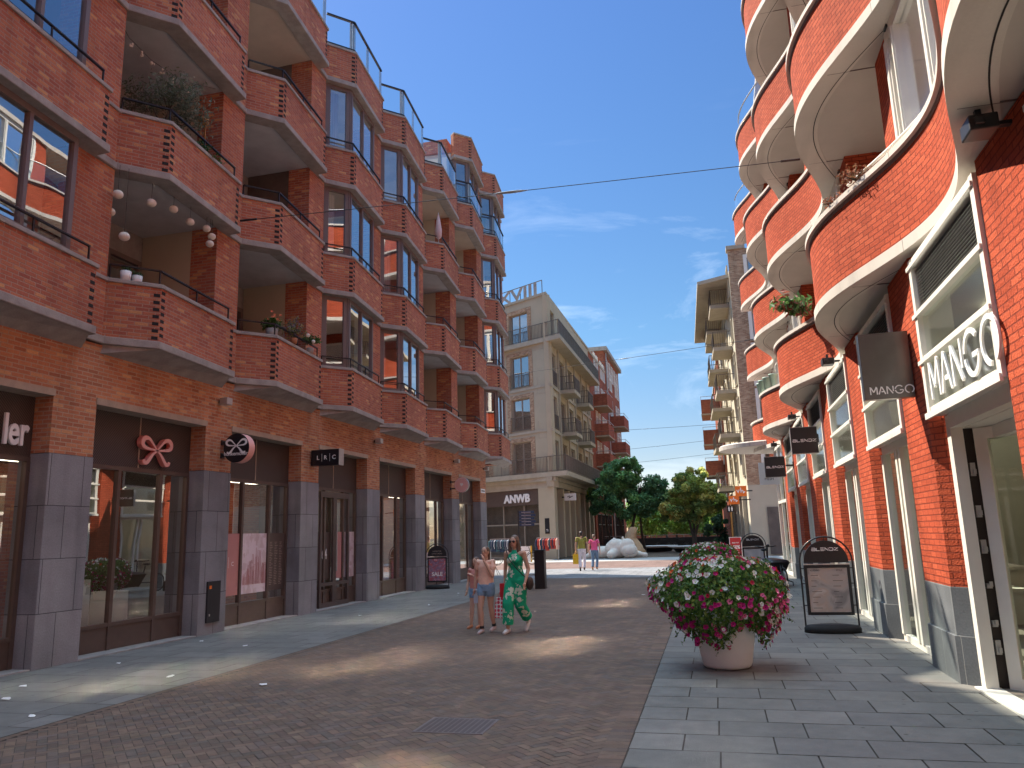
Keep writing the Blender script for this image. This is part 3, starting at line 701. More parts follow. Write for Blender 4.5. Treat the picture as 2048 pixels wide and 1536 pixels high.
for n in range(4):
    z = ZR+SH*n
    b = M(); wave_band(b, -0.2, 0.0, z+0.14, z+1.14); par = b.build('wavy_parapet', 'brick_red', RB)
    b = M(); wave_band(b, -0.3, 0.035, z, z+0.14); b.build('cream_edge', 'cream_band', par)
    b = M(); wave_band(b, -0.26, 0.06, z+1.15, z+1.22); b.build('cream_coping', 'cream_band', par)
    b = M(); wave_band(b, -0.2, 0.012, z+1.10, z+1.148); b.build('coping_shade_strip', 'frame_mauve', par)  # dark strip painted in for the shadow under the coping
    # slab with a flat cream underside
    b = M(); A = off(-0.28); zz = z+0.012
    b.grid([[(q.x, q.y, zz) for q in A], [(4.4 if n else XW+0.1, q.y, zz) for q in A]], 0, smooth=False)
    b.grid([[(q.x, q.y, zz+0.24) for q in A], [(4.4, q.y, zz+0.24) for q in A]], 0, smooth=False, flip=True)
    b.build('soffit', 'soffit_cream', par)
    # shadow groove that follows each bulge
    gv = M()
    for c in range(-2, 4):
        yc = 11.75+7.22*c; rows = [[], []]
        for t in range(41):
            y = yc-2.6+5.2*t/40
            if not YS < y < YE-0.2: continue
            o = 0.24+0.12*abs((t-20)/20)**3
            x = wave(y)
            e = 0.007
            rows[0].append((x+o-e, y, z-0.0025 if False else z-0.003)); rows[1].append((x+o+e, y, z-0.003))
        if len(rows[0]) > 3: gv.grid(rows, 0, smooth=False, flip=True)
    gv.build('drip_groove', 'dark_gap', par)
    for c in range(-1, 4):
        yc = 11.75+7.22*c
        for dy, dx in ((-2.2, 0.28), (1.9, 0.40)):
            if YS < yc+dy < YE-0.5: q = M(); q.box(wave(yc+dy)+dx, wave(yc+dy)+dx+0.05, yc+dy-0.06, yc+dy+0.06, z-0.03, z+0.011); q.build('drain_outlet', 'black_metal', par)
        for dy in (-3.61, -1.3, 1.45):
            y_ = yc+dy
            if YS < y_ < YE-0.5: q = M(); q.box(wave(y_)+0.03, XW+(1.6 if n else 0.1), y_-0.004, y_+0.004, z-0.002, z+0.0125); q.build('panel_joint', 'frame_mauve', par)
    for c in range(-1, 4):
        yc = 11.75+7.22*c
        # recess of the loggia, its brick back wall and curved side walls
        w = M(); d = 1.65
        if yc+2 < YE:
            for y0, y1 in ((yc-2.0, yc-1.35), (yc+1.35, yc+2.0)):
                w.prism([(XW, y0), (XW+0.5, y0), (XW+0.5, y1), (XW, y1)], z+0.25, z+SH+0.01)
            w.box(XW+d, XW+d+0.2, yc-1.9, yc+1.9, z+0.25, z+SH)
            rows = []; uv = []
            for zz2 in (z+0.25, z+SH):
                rows.append([(XW+0.45+(d-0.45)*math.sin(PI/2*t/8), yc+1.35+0.55*(1-math.cos(PI/2*t/8))-0.0, zz2) for t in range(9)])
                uv.append([(t*0.16, zz2) for t in range(9)])
            w.grid(rows, uvs=uv, smooth=True)
            w.box(XW+0.5, XW+d, yc-1.95, yc-1.85, z+0.25, z+SH)
            w.build('loggia_wall', 'brick_red', RB)
            f = M(); f.box(XW+d-0.08, XW+d-0.001, yc-1.2, yc+0.9, z+0.26, z+2.6)
            fo = f.build('loggia_door', 'white_paint', RB)
            gq = M()
            for a_, b_ in ((-1.1, -0.2), (-0.1, 0.8)): gq.box(XW+d-0.10, XW+d-0.082, yc+a_, yc+b_, z+0.36, z+2.5, skip='btfkr')
            gq.build('door_glass', 'street_glass', fo)
        # white window between two loggias
        y0, y1 = yc+2.02, yc+7.22-2.02
        if y1 > YE: continue
        f = M(); zb, zt = z+0.3, z+SH-0.0
        f.box(XW-0.02, XW+0.12, y0, y1, zb, zb+0.12); f.box(XW-0.02, XW+0.12, y0, y1, zt-0.16, zt)
        for yy, wd in ((y0+0.09, 0.18), (y0+0.42, 0.07), ((y0+y1)/2, 0.16), (y1-0.42, 0.07), (y1-0.09, 0.18)):
            f.box(XW-0.03, XW+0.12, yy-wd/2, yy+wd/2, zb+0.12, zt-0.16)
            f.box(XW-0.05, XW-0.03, yy-wd/4, yy+wd/4, zb+0.12, zt-0.16)
        wf = f.build('white_window', 'white_paint', RB)
        ym = (y0+y1)/2; zl, zh = zb+1.0, zt-0.2
        gq = M()
        for a_, b_, c_, d_ in ((y0+0.1, y1-0.1, zb+0.1, zl), (y0+0.1, y1-0.1, zh, zt-0.1), (y0+0.1, ym-1.3, zl, zh), (ym+1.3, y1-0.1, zl, zh)): gq.box(XW+0.05, XW+0.065, a_, b_, c_, d_, skip='btfkr')
        gq.build('glazing', 'street_glass', wf)
        for a_, b_ in ((ym-1.3, ym), (ym, ym+1.3)): gq = M(); gq.box(XW+0.05, XW+0.065, a_, b_, zl, zh, skip='btfkr'); gq.build('mirror_pane', 'mirror_glass', wf)  # near-mirror panes, sized to cast sun patches onto the paving
        rr_ = M(); rr_.box(XW+2.2, XW+2.3, y0-0.3, y1+0.3, z+0.25, z+SH); rr_.build('inner_wall', 'interior_pale', RB)
        cu = M(); rows = []
        for zq in (zb+0.1, zt-0.1): rows.append([(XW+0.3+0.03*math.sin(t*1.3), y0+0.1+0.022*t, zq) for t in range(26)])
        cu.grid(rows); cu.build('curtain', 'curtain', wf)
# top terrace glass
b = M(); Q = off(-0.1)
for i in range(0, NP, 2): b.pane(Q[i], Q[i+2], ZR+SH*3+1.2, ZR+SH*3+1.95, 0.01)
b.build('roof_balustrade', 'rail_glass', RB)
b = M(); b.tube([(q.x, q.y, ZR+SH*3+1.97) for q in Q[::3]], 0.025, 6); b.build('roof_rail', 'galv', RB)
b = M(); b.box(4.42, 14, YS, YE, 4.6, ZR+SH*4+0.3); b.box(XW+0.7, 4.41, YE-0.25, YE, 4.75, ZR+SH*4); b.box(XW+0.2, 4.41, YS, YS+0.2, 0, ZR+SH*4); b.box(6.3, 14, YS, YE, 0, 4.6)
b.build('rear_block', 'brick_red', RB)
b = M(); b.prism([(XW+0.0, YE-2.0), (4.4, YE-2.0), (4.4, YE), (XW+0.9, YE), (XW+0.25, YE-0.4), (XW, YE-1.0)], 4.76, ZR+SH*4)
b.build('end_wall', 'brick_red', RB)
b = M(); b.box(XW-0.1, 6.2, YS, YE, ZR+SH*4-0.02, ZR+SH*4+0.15); b.build('roof_slab', 'soffit_cream', RB)

# ground floor
XP = 2.36; XG = 2.50; ZW = 2.83
for j in range(-4, 7):
    a = 9.47+P*j; c = a+1.10
    def inset(e): return [(XP-e, c+e*0.4), (XP-e, a-e*0.4), (XP+0.19, a-0.21-e*1.2), (XG+0.1, a-0.21-e*1.2), (XG+0.1, c+0.16+e*1.2), (XP+0.15, c+0.16+e*1.2)]
    poly = inset(0)
    b = M(); b.prism(poly, 1.0, ZR-0.005); pr1 = b.build('brick_pier', 'brick_red', RB)
    b = M(); b.prism(inset(0.004), 0.5, 0.998); b.build('plinth_block', 'stone_dark', pr1)
    b = M(); b.prism(inset(0.03), 0.0, 0.497); b.build('plinth_base', 'stone_dark', pr1)
    if j >= 5: continue
    o0, o1 = c, a+P                                   # opening up to the next pier
    zt = ZR-0.1
    f = M()
    XB = 2.335
    for zz, h in ((ZW, 0.09), (3.42, 0.07), (3.95, 0.07), (zt-0.1, 0.10)):
        f.box(XB, XB+0.09, o0+0.1, o1-0.2, zz, zz+h); f.box(XB-0.03, XB, o0+0.02, o1-0.10, zz-0.01 if zz > ZW else zz-0.03, zz+0.035)
    for yy in (o0+0.06, o1-0.19): f.box(XB-0.01, XB+0.35, yy-0.05, yy+0.05, ZW, zt)
    if j != -1: f.box(XB+0.01, XB+0.08, (o0+o1)/2-0.03, (o0+o1)/2+0.03, ZW+0.09, zt-0.1) if False else None
    f.box(XB+0.1, XG+0.1, o0+0.11, o1-0.24, ZW, ZW+0.05)
    fo = f.build('transom_window', 'white_paint', RB)
    gq = M(); gq.box(XB+0.045, XB+0.06, o0+0.11, o1-0.24, ZW+0.05, 3.985, skip='btfkr'); gq.build('transom_glass', 'transom_glass', fo)
    lv = M(); zz = 4.04
    lv.box(XB+0.085, XB+0.10, o0+0.11, o1-0.24, 4.0, zt-0.02)
    lo = lv.build('louvre_back', 'dark_gap', fo)
    lv = M()
    while zz < zt-0.12: lv.face([(XB+0.03, o0+0.11, zz), (XB+0.03, o1-0.24, zz), (XB+0.075, o1-0.24, zz+0.022), (XB+0.075, o0+0.11, zz+0.022)]); zz += 0.036
    lv.build('louvre', 'galv', fo)
    if j == -1: continue
    f = M(); p0, p1 = o0+0.16, o1-0.21
    f.box(XG, XG+0.09, p0, p1, 0.0, 0.10); f.box(XG, XG+0.09, p0, p1, ZW-0.12, ZW)
    for yy in (p0+0.06, p0+0.95, p1-0.98, p1-0.06): f.box(XG-0.02, XG+0.08, yy-0.055, yy+0.055, 0.1, ZW-0.12)
    fo = f.build('shop_frame', 'white_paint', RB)
    gq = M(); gq.box(XG+0.035, XG+0.05, p0+0.05, p1-0.05, 0.1, ZW-0.12, skip='btfkr'); gq.build('shop_pane', 'pale_glass', fo)
b = M(); b.box(6.15, 6.28, YS, YE, 0, 4.6); b.box(2.7, 6.14, YS+0.2, YE-0.3, 4.25, 4.3); b.box(2.75, 6.14, 17.5, 17.6, 0, 4.2); b.box(2.75, 6.14, 3.0, 3.1, 0, 4.2)
b.build('shop_interior', 'interior_green', RB)
b = M(); b.box(2.62, 6.14, YS+0.2, YE-0.3, 0.005, 0.02); b.build('shop_floor', 'interior_floor', RB)
for i in range(9):
    lm = M(); y0 = -2+i*3.6
    for x in (3.4, 5.0): lm.box(x-0.06, x+0.06, y0, y0+1.4, 4.19, 4.245)
    lm.build('added_ceiling_strip', 'glow_strip', RB)  # glowing strips added to brighten the dark interior
for i in range(14):
    y = R.uniform(10.5, 30); x = R.uniform(3.4, 5.4); b = M(); h = R.uniform(0.5, 1.6); w = R.uniform(0.3, 0.8)
    b.box(x, x+w, y, y+w*1.4, 0.02, h); b.box(x-0.05, x+w+0.05, y-0.05, y+w*1.4+0.05, h, h+0.05)
    b.build('shop_counter', R.choice(['interior_pale', 'interior_floor', 'interior_green']), RB)
# entrance: jamb, recess with hinges, folded-back door leaf
b = M(); b.box(XG-0.03, XG+0.09, 9.12, 9.255, 0.0, ZW-0.02); b.box(XG-0.03, XG+0.1, 6.75, 9.12, ZW-0.16, ZW-0.001)
b.box(XG+0.33, XG+0.42, 6.95, 9.22, ZW-0.3, ZW-0.172); b.box(XG+0.1, XG+0.6, 6.9, 9.25, ZW-0.17, ZW-0.161)
en = b.build('entrance_frame', 'white_paint', RB)
b = M(); b.box(XG+0.092, XG+0.20, 9.18, 9.24, 0.0, ZW-0.17); b.build('hinge_recess', 'rail_dark', en)
for zz in (0.35, 0.62, 1.0, 1.35, 1.72, 2.15):
    b = M(); b.box(XG+0.115, XG+0.165, 9.14, 9.178, zz, zz+0.05+0.06*((zz*10) % 2)); b.box(XG+0.13, XG+0.16, 9.10, 9.119, zz+0.02, zz+0.07); b.build('hinge', 'galv', en)
lf = M(); x0, y0_, LA = XG+0.19, 9.14, rad(-45); LW = 1.15; oo = (x0, y0_, 0)
for a_, b_, c_, d_ in ((0, 0.13, 0.02, ZW-0.18), (LW-0.1, LW, 0.02, ZW-0.18), (0.13, LW-0.1, 0.02, 0.13), (0.13, LW-0.1, ZW-0.30, ZW-0.18)): lf.box(a_, b_, 0, 0.06, c_, d_, rot=LA, o=oo)
lf_o = lf.build('door_leaf', 'white_paint', RB)
b = M(); b.box(0.12, LW-0.09, 0.02, 0.03, 0.12, ZW-0.29, rot=LA, o=oo, skip='btrkl'); b.build('door_glass', 'pale_glass', lf_o)
b = M(); b.box(XG+1.4, 5.9, 10.3, 10.4, 0.02, 4.2); b.build('inner_partition', 'interior_floor', RB)
b = M(); b.box(XG-0.10, XG+0.12, 6.9, 9.25, 0.010, 0.026); b.build('door_threshold', 'white_paint', en)
# no-dogs sticker on the door
st = thing('round_sticker', 'small round red and white no dogs sticker low on the glass door', 'sticker', (XG+0.4, 9.3, 0.2))
SU = Vector((math.cos(LA), math.sin(LA), 0)); SN = Vector((math.sin(LA), -math.cos(LA), 0)); ctr = Vector((x0, y0_, 0.24))+SU*0.24-SN*0.016
def disc(mb, c, r, ux, uz, n=28, m=0, r0=0.0, col=None):
    ux, uz = Vector(ux), Vector(uz)
    for k in range(n):
        a_, b_ = 2*PI*k/n, 2*PI*(k+1)/n
        p = lambda rr_, t: Vector(c)+ux*rr_*math.cos(t)+uz*rr_*math.sin(t)
        if r0 > 0: mb.face([p(r0, a_), p(r, a_), p(r, b_), p(r0, b_)], m, col=col)
        else: mb.face([Vector(c), p(r, a_), p(r, b_)], m, col=col)
b = M(); disc(b, ctr, 0.052, SU, (0, 0, 1)); b.build('disc', 'white_sign', st)
mat('sign_red', (0.55, 0.03, 0.035), 0.5, var=0)
b = M(); disc(b, ctr+SN*0.002, 0.056, SU, (0, 0, 1), r0=0.045); strokes(b, [[(-0.032, 0.032), (0.032, -0.032)]], 0.009, ctr+SN*0.002, SU, depth=0.001)
b.build('red_ring', 'sign_red', st)
b = M(); strokes(b, [[(-0.026, 0.003), (0.018, 0.003)], [(0.012, 0.002), (0.022, 0.018), (0.032, 0.014)], [(-0.022, 0), (-0.024, -0.024)], [(-0.010, 0), (-0.012, -0.024)], [(0.010, 0), (0.012, -0.024)], [(0.018, 0), (0.022, -0.022)]], 0.008, ctr+SN*0.001, SU, depth=0.0005)
b.build('dog_mark', 'black_satin', st)
# brackets with floodlights under the troughs
for yc, lb in ((14.6, 'black floodlight bracket under the cream soffit beside the grey panel sign'), (21.8, 'black floodlight bracket under the soffit above the larger square sign'), (29.0, 'black floodlight bracket under the soffit next to the round canopy'), (6.05, 'black floodlight bracket under the nearest soffit above the shop lettering')):
    t = thing('floodlight', lb, 'floodlight', (2.1, yc, 4.7), 'floodlights under the wavy soffits')
    b = M(); b.box(2.02, 2.22, yc-0.11, yc+0.11, 4.52, 4.64, rot=0); b.box(2.05, 2.12, yc-0.14, yc-0.11, 4.55, 4.61); b.build('housing', 'black_metal', t, bevel=0.01)
    b = M(); b.box(2.10, 2.14, yc-0.02, yc+0.02, 4.64, 4.72); b.box(2.22, 2.33, yc-0.03, yc+0.03, 4.57, 4.60); b.build('bracket', 'black_metal', t)
# flat oval canopy at the far end
cn = thing('canopy', 'flat round cream canopy cantilevered over the corner at the far end', 'canopy', (2.3, 33.3, 4.6))
rows = []
for r_, z_ in ((1.0, 0.16), (0.985, 0.20), (0.0, 0.21)): rows.append([(3.0+2.75*r_*math.cos(2*PI*k/48), 33.6+2.1*r_*math.sin(2*PI*k/48), 4.86+z_) for k in range(48)])
b = M(); b.grid([[(3.0+2.75*math.cos(2*PI*k/48), 33.6+2.1*math.sin(2*PI*k/48), 4.86) for k in range(48)]]+rows[:1], closed=True); b.grid(rows, closed=True)
b.build('deck', 'cream_band', cn)
b = M(); b.grid([[(3.0+0.01*math.cos(2*PI*k/48), 33.6+0.01*math.sin(2*PI*k/48), 4.855) for k in range(48)], [(3.0+2.73*math.cos(2*PI*k/48), 33.6+2.08*math.sin(2*PI*k/48), 4.858) for k in range(48)]], closed=True, smooth=False)
b.build('underside', 'soffit_cream', cn)
# glazed corner below the canopy
cg = M(); pts = [(XP+0.02, 28.75), (XP-0.02, 30.2), (XP-0.05, 31.5), (XP+0.15, 32.4)]
for (xa, ya), (xb, yb) in zip(pts, pts[1:]):
    for zz in (0.06, 2.6, 4.6): cg.bar((xa, ya, zz), (xb, yb, zz), 0.09, 0.10)
for xa, ya in pts: cg.box(xa-0.05, xa+0.05, ya-0.05, ya+0.05, 0, 4.7)
co = cg.build('corner_frame', 'white_paint', RB)
cg = M()
for p_, q_ in zip(pts, pts[1:]): cg.pane(p_, q_, 0.1, 4.6)
cg.build('corner_glass', 'pale_glass', co)
# ------------------------------------------------------------------ beige corner building with the corner shop
AB = thing('corner_building', 'beige rendered corner building with long railed balconies above the shop', 'building', (-11, 54, 0))
K = Vector((-10.8, 52.5)); fd = Vector((-6.8, 3.9)).normalized(); fn = Vector((-fd.y, fd.x));
if fn.y > 0: fn = -fn
def fp(s, o=0): v = K+fd*s+fn*o; return (v.x, v.y)          # along the front face, o outwards
def fprism(mb, s0, s1, o0, o1, z0, z1, m=0): mb.prism([fp(s0, o0), fp(s0, o1), fp(s1, o1), fp(s1, o0)], z0, z1, m)
XA = -10.8
LEV = [5.9, 9.1, 12.3, 15.55]
RT = 18.75
# walls as piers between openings so the windows are real recesses
w = M()
FW = [(2.0, 3.9), (6.4, 8.3)]                                  # window bays on the front
edges = [0.0]+[v for ab in FW for v in ab]+[13.0]
for i in range(0, len(edges), 2): fprism(w, edges[i]+(0.0 if i else 0.02), edges[i+1], -0.35, 0.0, LEV[0], RT)
for a, b_ in FW:
    for i, z in enumerate(LEV):
        z1 = z+2.35; zn = LEV[i+1] if i < 3 else RT
        fprism(w, a, b_, -0.34, -0.01, z1, zn)
SW_ = [(53.4, 54.9), (56.2, 58.2), (59.6, 61.6), (63.0, 65.0), (66.4, 68.2), (69.2, 70.2)]
ed = [52.5]+[v for ab in SW_ for v in ab]+[70.8]
for i in range(0, len(ed), 2): w.box(XA-0.35, XA, ed[i], ed[i+1], LEV[0], RT)
for a, b_ in SW_:
    for i, z in enumerate(LEV):
        zn = LEV[i+1] if i < 3 else RT; w.box(XA-0.34, XA-0.01, a, b_, z+2.35, zn)
w.build('wall', 'anwb_wall', AB)
w = M(); w.prism([fp(13, -0.9), (XA-9, 70.7), (XA-0.9, 70.7), (XA-0.9, 53.6)], 0.0, RT-0.3); w.build('inner_core', 'interior_dark', AB)
w = M(); w.prism([fp(-0.0, 0.08), (XA+0.08, 70.9), (XA-7, 70.9), fp(13, -6), fp(13, 0.08)][::1], RT, RT+0.18); w.build('roof_edge', 'anwb_concrete', AB)
# shallow relief lines and brick window surrounds
for a, b_ in FW:
    for i, z in enumerate(LEV):
        w = M(); fprism(w, a-0.38, a, 0.0, 0.03, z-0.1, z+2.65); fprism(w, b_, b_+0.38, 0.0, 0.03, z-0.1, z+2.65); fprism(w, a, b_, 0.0, 0.03, z+2.36, z+2.65); w.build('brick_surround', 'brick_brown', AB)
w = M()
for z in LEV[1:]:
    fprism(w, 0.0, 1.55, 0.0, 0.012, z-0.75, z-0.72); fprism(w, 1.2, 1.23, 0.0, 0.012, z-0.72, z+0.5)
    fprism(w, 0.0, 13, 0.0, 0.05, z-0.32, z-0.12) if z < 15 else None
for y0 in (55.5, 58.9, 62.3, 65.7, 68.7): w.box(XA, XA+0.12, y0-0.12, y0+0.12, LEV[0], 15.3)
for z in LEV[1:3]: w.box(XA, XA+0.10, 52.5, 70.8, z-0.35, z-0.15)
w.build('string_course', 'anwb_concrete', AB)
def french(name, P0, P1, z0, z1, root, n=2):
    f = M(); P0, P1 = Vector(P0), Vector(P1); d = (P1-P0); L = d.length; d.normalize()
    f.bar((*P0, z0+0.05), (*P1, z0+0.05), 0.08, 0.1); f.bar((*P0, z1-0.05), (*P1, z1-0.05), 0.08, 0.1)
    for i in range(n+1):
        c = P0+d*(0.05+(L-0.1)*i/n); f.bar((*c, z0), (*c, z1), 0.10, 0.08)
    o = f.build('window', 'anwb_frame', root)
    g_ = M(); g_.pane(P0, P1, z0+0.05, z1-0.05, 0.01); g_.build('pane', 'window_glass', o)
    return o
for a, b_ in FW:
    for z in LEV: french('window', fp(a, -0.2), fp(b_, -0.2), z, z+2.35, AB)
for a, b_ in SW_:
    for z in LEV: french('window', (XA-0.2, a), (XA-0.2, b_), z+0.0, z+2.35, AB)
def railing(pts, z0, z1, root, step=0.13, mat_='bronze_rail'):
    r = M()
    for p, q in zip(pts, pts[1:]):
        p, q = Vector(p), Vector(q); L = (q-p).length; d = (q-p).normalized()
        r.bar((*p, z1), (*q, z1), 0.05, 0.04); r.bar((*p, z0+0.08), (*q, z0+0.08), 0.03, 0.03)
        n = max(1, int(L/step))
        for i in range(n+1):
            c = p+d*(L*i/n); s = 0.022 if i % 8 == 0 else 0.011
            r.box(c.x-s, c.x+s, c.y-s, c.y+s, z0, z1)
    return r.build('railing', mat_, root)
def slab(poly, z0, z1, root, m='anwb_concrete', name='balcony_slab'):
    s = M(); s.prism(poly, z0, z1); return s.build(name, m, root)
# long balconies: lowest and top floor wrap round the corner
E1 = 0.95
for z, dpt in ((LEV[0], 1.1), (LEV[3], 0.95)):
    cx_ = fp(0, dpt); cor = (XA+dpt, K.y-dpt*0.62)
    poly = [fp(13, 0.0), fp(13, dpt), cor, (XA+dpt, 71.0), (XA+0.0, 71.0), (XA, K.y)]
    sl = slab(poly[::1], z-0.32, z, AB)
    railing([fp(13, dpt-0.06), (cor[0]-0.05, cor[1]+0.03), (XA+dpt-0.06, 71.0)], z, z+1.08, sl)
for a, b_ in FW:
    for z in LEV[1:3]: railing([fp(a-0.05, 0.06), fp(b_+0.05, 0.06)], z-0.05, z+1.0, AB)
for z in LEV[1:3]:
    for a, b_ in (SW_[0],): railing([(XA+0.06, a), (XA+0.06, b_)], z-0.05, z+1.0, AB)
    for a, b_ in ((56.0, 58.6), (62.6, 65.2)):
        sl = slab([(XA, a), (XA+1.15, a), (XA+1.15, b_), (XA, b_)], z-0.32, z-0.05, AB)
        railing([(XA, a+0.05), (XA+1.1, a+0.05), (XA+1.1, b_-0.05), (XA, b_-0.05)], z-0.05, z+1.0, sl)
# ground floor: frame, fascia, columns
w = M()
fprism(w, 0.02, 13, -0.5, 0.0, 4.85, LEV[0]-0.33); w.box(XA-0.5, XA, 52.5, 70.8, 4.9, LEV[0]-0.33)
fprism(w, 0.02, 13, 0.0, 0.16, 5.3, LEV[0]-0.33); w.box(XA, XA+0.16, 52.4, 70.9, 5.3, LEV[0]-0.33)
w.build('cornice', 'anwb_concrete', AB)
def pil(poly, z1=4.85): s = M(); s.prism(poly, 0, z1); s.build('column', 'anwb_wall', AB)
pil([(K.x, K.y), (XA, K.y+0.9), (XA-0.6, K.y+0.9), fp(1.5, -0.5), fp(1.5, 0)][::1])
for y0 in (55.6, 57.9, 60.2, 62.5, 64.8, 67.1, 69.4): pil([(XA-0.5, y0), (XA, y0), (XA, y0+0.55), (XA-0.5, y0+0.55)])
w = M(); w.pane((XA-0.7, 53.4), (XA-0.7, 70.8), 0.1, 4.9); w.build('side_glass', 'dim_glass', AB)
pil([fp(9.2, -0.5), fp(9.2, 0), fp(10.0, 0), fp(10.0, -0.5)][::1])
fa = M(); fprism(fa, 1.55, 9.15, -0.25, -0.12, 3.75, 4.84); fa.build('fascia', 'shop_brown', AB)
sh = M()
for s_ in (1.55, 3.2, 5.3, 7.2, 9.1): fprism(sh, s_-0.05, s_+0.05, -0.4, -0.28, 0, 3.75)
fprism(sh, 1.5, 9.15, -0.4, -0.28, 2.35, 2.45); fprism(sh, 1.5, 9.15, -0.4, -0.28, 0, 0.12)
so = sh.build('shopfront', 'anwb_frame', AB)
sh = M(); sh.pane(fp(1.55, -0.34), fp(9.1, -0.34), 0.1, 3.74); sh.build('shop_window', 'dim_glass', so)
# roof sign frame with roman numerals
rs = thing('roof_sign', 'open metal frame on the roof holding the large roman numerals XVIII', 'sign', (-13, 53.5, 18.9))
w = M(); z0, z1 = 18.95, 19.95
for z in (z0, z1): w.bar((*fp(0.5, -0.1), z), (*fp(6.0, -0.1), z), 0.05, 0.05)
for s_ in (0.5, 1.6, 2.7, 3.8, 4.9, 6.0): w.bar((*fp(s_, -0.1), RT+0.1), (*fp(s_, -0.1), z1), 0.05, 0.05)
w.build('frame', 'bronze_rail', rs)
w = M(); put_text(w, 'XVIII', 1.32, (*fp(3.1, -0.06), z0+0.03), -fd.to_3d(), depth=0.06, bold=0.02, sx=1.55); w.build('numerals', 'concrete', rs)
an = M(); put_text(an, 'ANWB', 0.78, (*fp(3.7, -0.07), 3.98), -fd.to_3d(), depth=0.06, bold=0.03, sx=1.08)
tag(an.build('shop_lettering', 'white_sign'), 'bold white capital letters ANWB above the entrance of the beige corner shop', 'sign')

# ------------------------------------------------------------------ red brick houses beyond
def balc_box(root, x0, x1, y0, y1, z0, h=1.15, m='brick_far'):
    b = M(); b.box(x0, x1, y0, y1, z0, z0+h); o = b.build('balcony', m, root)
    b = M(); b.box(x0-0.03, x1+0.03, y0-0.03, y1+0.03, z0-0.12, z0-0.002); b.build('balcony_slab', 'anwb_concrete', o)
    b = M(); b.box(x0, x1, y0, y0+0.03, z0+h+0.25, z0+h+0.29); b.box(x0, x0+0.03, y0, y0+0.03, z0+h, z0+h+0.29); b.box(x1-0.03, x1, y0, y0+0.03, z0+h, z0+h+0.29); b.box(x1-0.03, x1, y0, y1, z0+h+0.25, z0+h+0.29)
    b.build('balcony_rail', 'galv', o)
def flat_window(root, P0, P1, z0, z1, nrm, m='white_paint'):
    """frame and pane set on a wall; nrm is the outward normal"""
    P0, P1, nn = Vector(P0), Vector(P1), Vector(nrm); f = M(); d = (P1-P0).normalized(); o = nn*0.04
    a, b_ = P0+o, P1+o
    for z in (z0+0.05, z1-0.05, z0+(z1-z0)*0.68): f.bar((*a, z), (*b_, z), 0.07, 0.09)
    for c in (a+d*0.04, (a+b_)/2, b_-d*0.04): f.bar((*c, z0), (*c, z1), 0.08, 0.07)
    fo = f.build('window', m, root); g_ = M(); g_.pane(P0+nn*0.02, P1+nn*0.02, z0, z1, 0.01); g_.build('pane', 'window_glass', fo)
RH = thing('brick_house', 'red brick apartment house with boxy balconies standing behind the beige corner building', 'building', (-11, 76, 0))
b = M(); b.box(-20, -10.8, 71.0, 82.0, 0, 18.6); b.build('wall', 'brick_far', RH)
b = M(); b.box(-20, -10.7, 71.0, 82.0, 18.61, 18.9); b.build('roof_edge', 'anwb_concrete', RH)
R2 = thing('brick_house', 'tallest dark red brick house with a grey cornice at the far left of the street', 'building', (-11, 88, 0))
b = M(); b.box(-20, -10.8, 82.01, 95.0, 0, 21.2); b.build('wall', 'brick_far', R2)
b = M(); b.box(-20.2, -10.4, 81.8, 95.3, 21.21, 21.65); b.build('cornice', 'concrete', R2)
b = M(); b.tube([(-10.62, 82.6, 0), (-10.62, 82.6, 21)], 0.07, 6); b.build('downpipe', 'galv', R2)
for z in (7.9, 10.8, 13.7):
    balc_box(RH, -10.8, -9.5, 73.2, 77.4, z); balc_box(R2, -10.8, -9.2, 84.5, 89.0, z-0.6)
for i in range(5):
    z = 5.6+2.95*i
    for y in (78.4, 80.3): flat_window(RH, (-10.8, y), (-10.8, y+1.3), z, z+1.9, (1, 0))
    for y in (74.0, 75.8): flat_window(RH, (-10.8, y), (-10.8, y+1.1), z+0.1, z+1.9, (1, 0))
    for y in (83.3, 90.4, 92.4): flat_window(R2, (-10.8, y), (-10.8, y+1.2), z, z+1.9, (1, 0))
    flat_window(R2, (-10.8, 85.5), (-10.8, 87.5), z, z+2.0, (1, 0))
for y in (83.4, 85.6, 87.8, 90, 92.2): flat_window(R2, (-10.8, y), (-10.8, y+1.3), 18.6, 20.6, (1, 0))
for y in (72, 74.5, 77, 79.5, 82.5, 85, 87.5, 90): flat_window(RH if y < 82 else R2, (-10.8, y), (-10.8, y+1.8), 0.3, 3.4, (1, 0), 'rail_dark')

# ------------------------------------------------------------------ far right: brick and beige building
FB = thing('brick_building', 'tall brown brick and beige building with white framed windows and railed balconies', 'building', (3, 55, 0))
C0, C1 = Vector((1.9, 50.0)), Vector((1.1, 70.0))
sdv = (C1-C0).normalized(); snv = Vector((-sdv.y, sdv.x)); snv = snv if snv.x < 0 else -snv
HT = 19.6
b = M(); b.prism([(C0.x, C0.y), (40, 50.0), (40, 50.6), (C0.x+0.02, 50.6)][::1], 4.3, HT); b.build('brick_front', 'brick_brown', FB)
b = M(); b.prism([(C0.x, C0.y), (40, 50.0), (40, 50.6), (C0.x, 50.6)], 0, 4.29); b.prism([(C0.x+0.0, C0.y+0.62), (40, 50.62), (40, 70), (C1.x, C1.y)], 0, HT-1.2); b.build('beige_wall', 'render_beige', FB)
b = M(); b.box(C0.x-0.08, 3.0, 49.9, 50.7, HT+0.001, HT+0.25); b.box(3.0, 40, 49.95, 50.7, HT-0.8, HT-0.6); b.build('parapet_cap', 'anwb_concrete', FB)
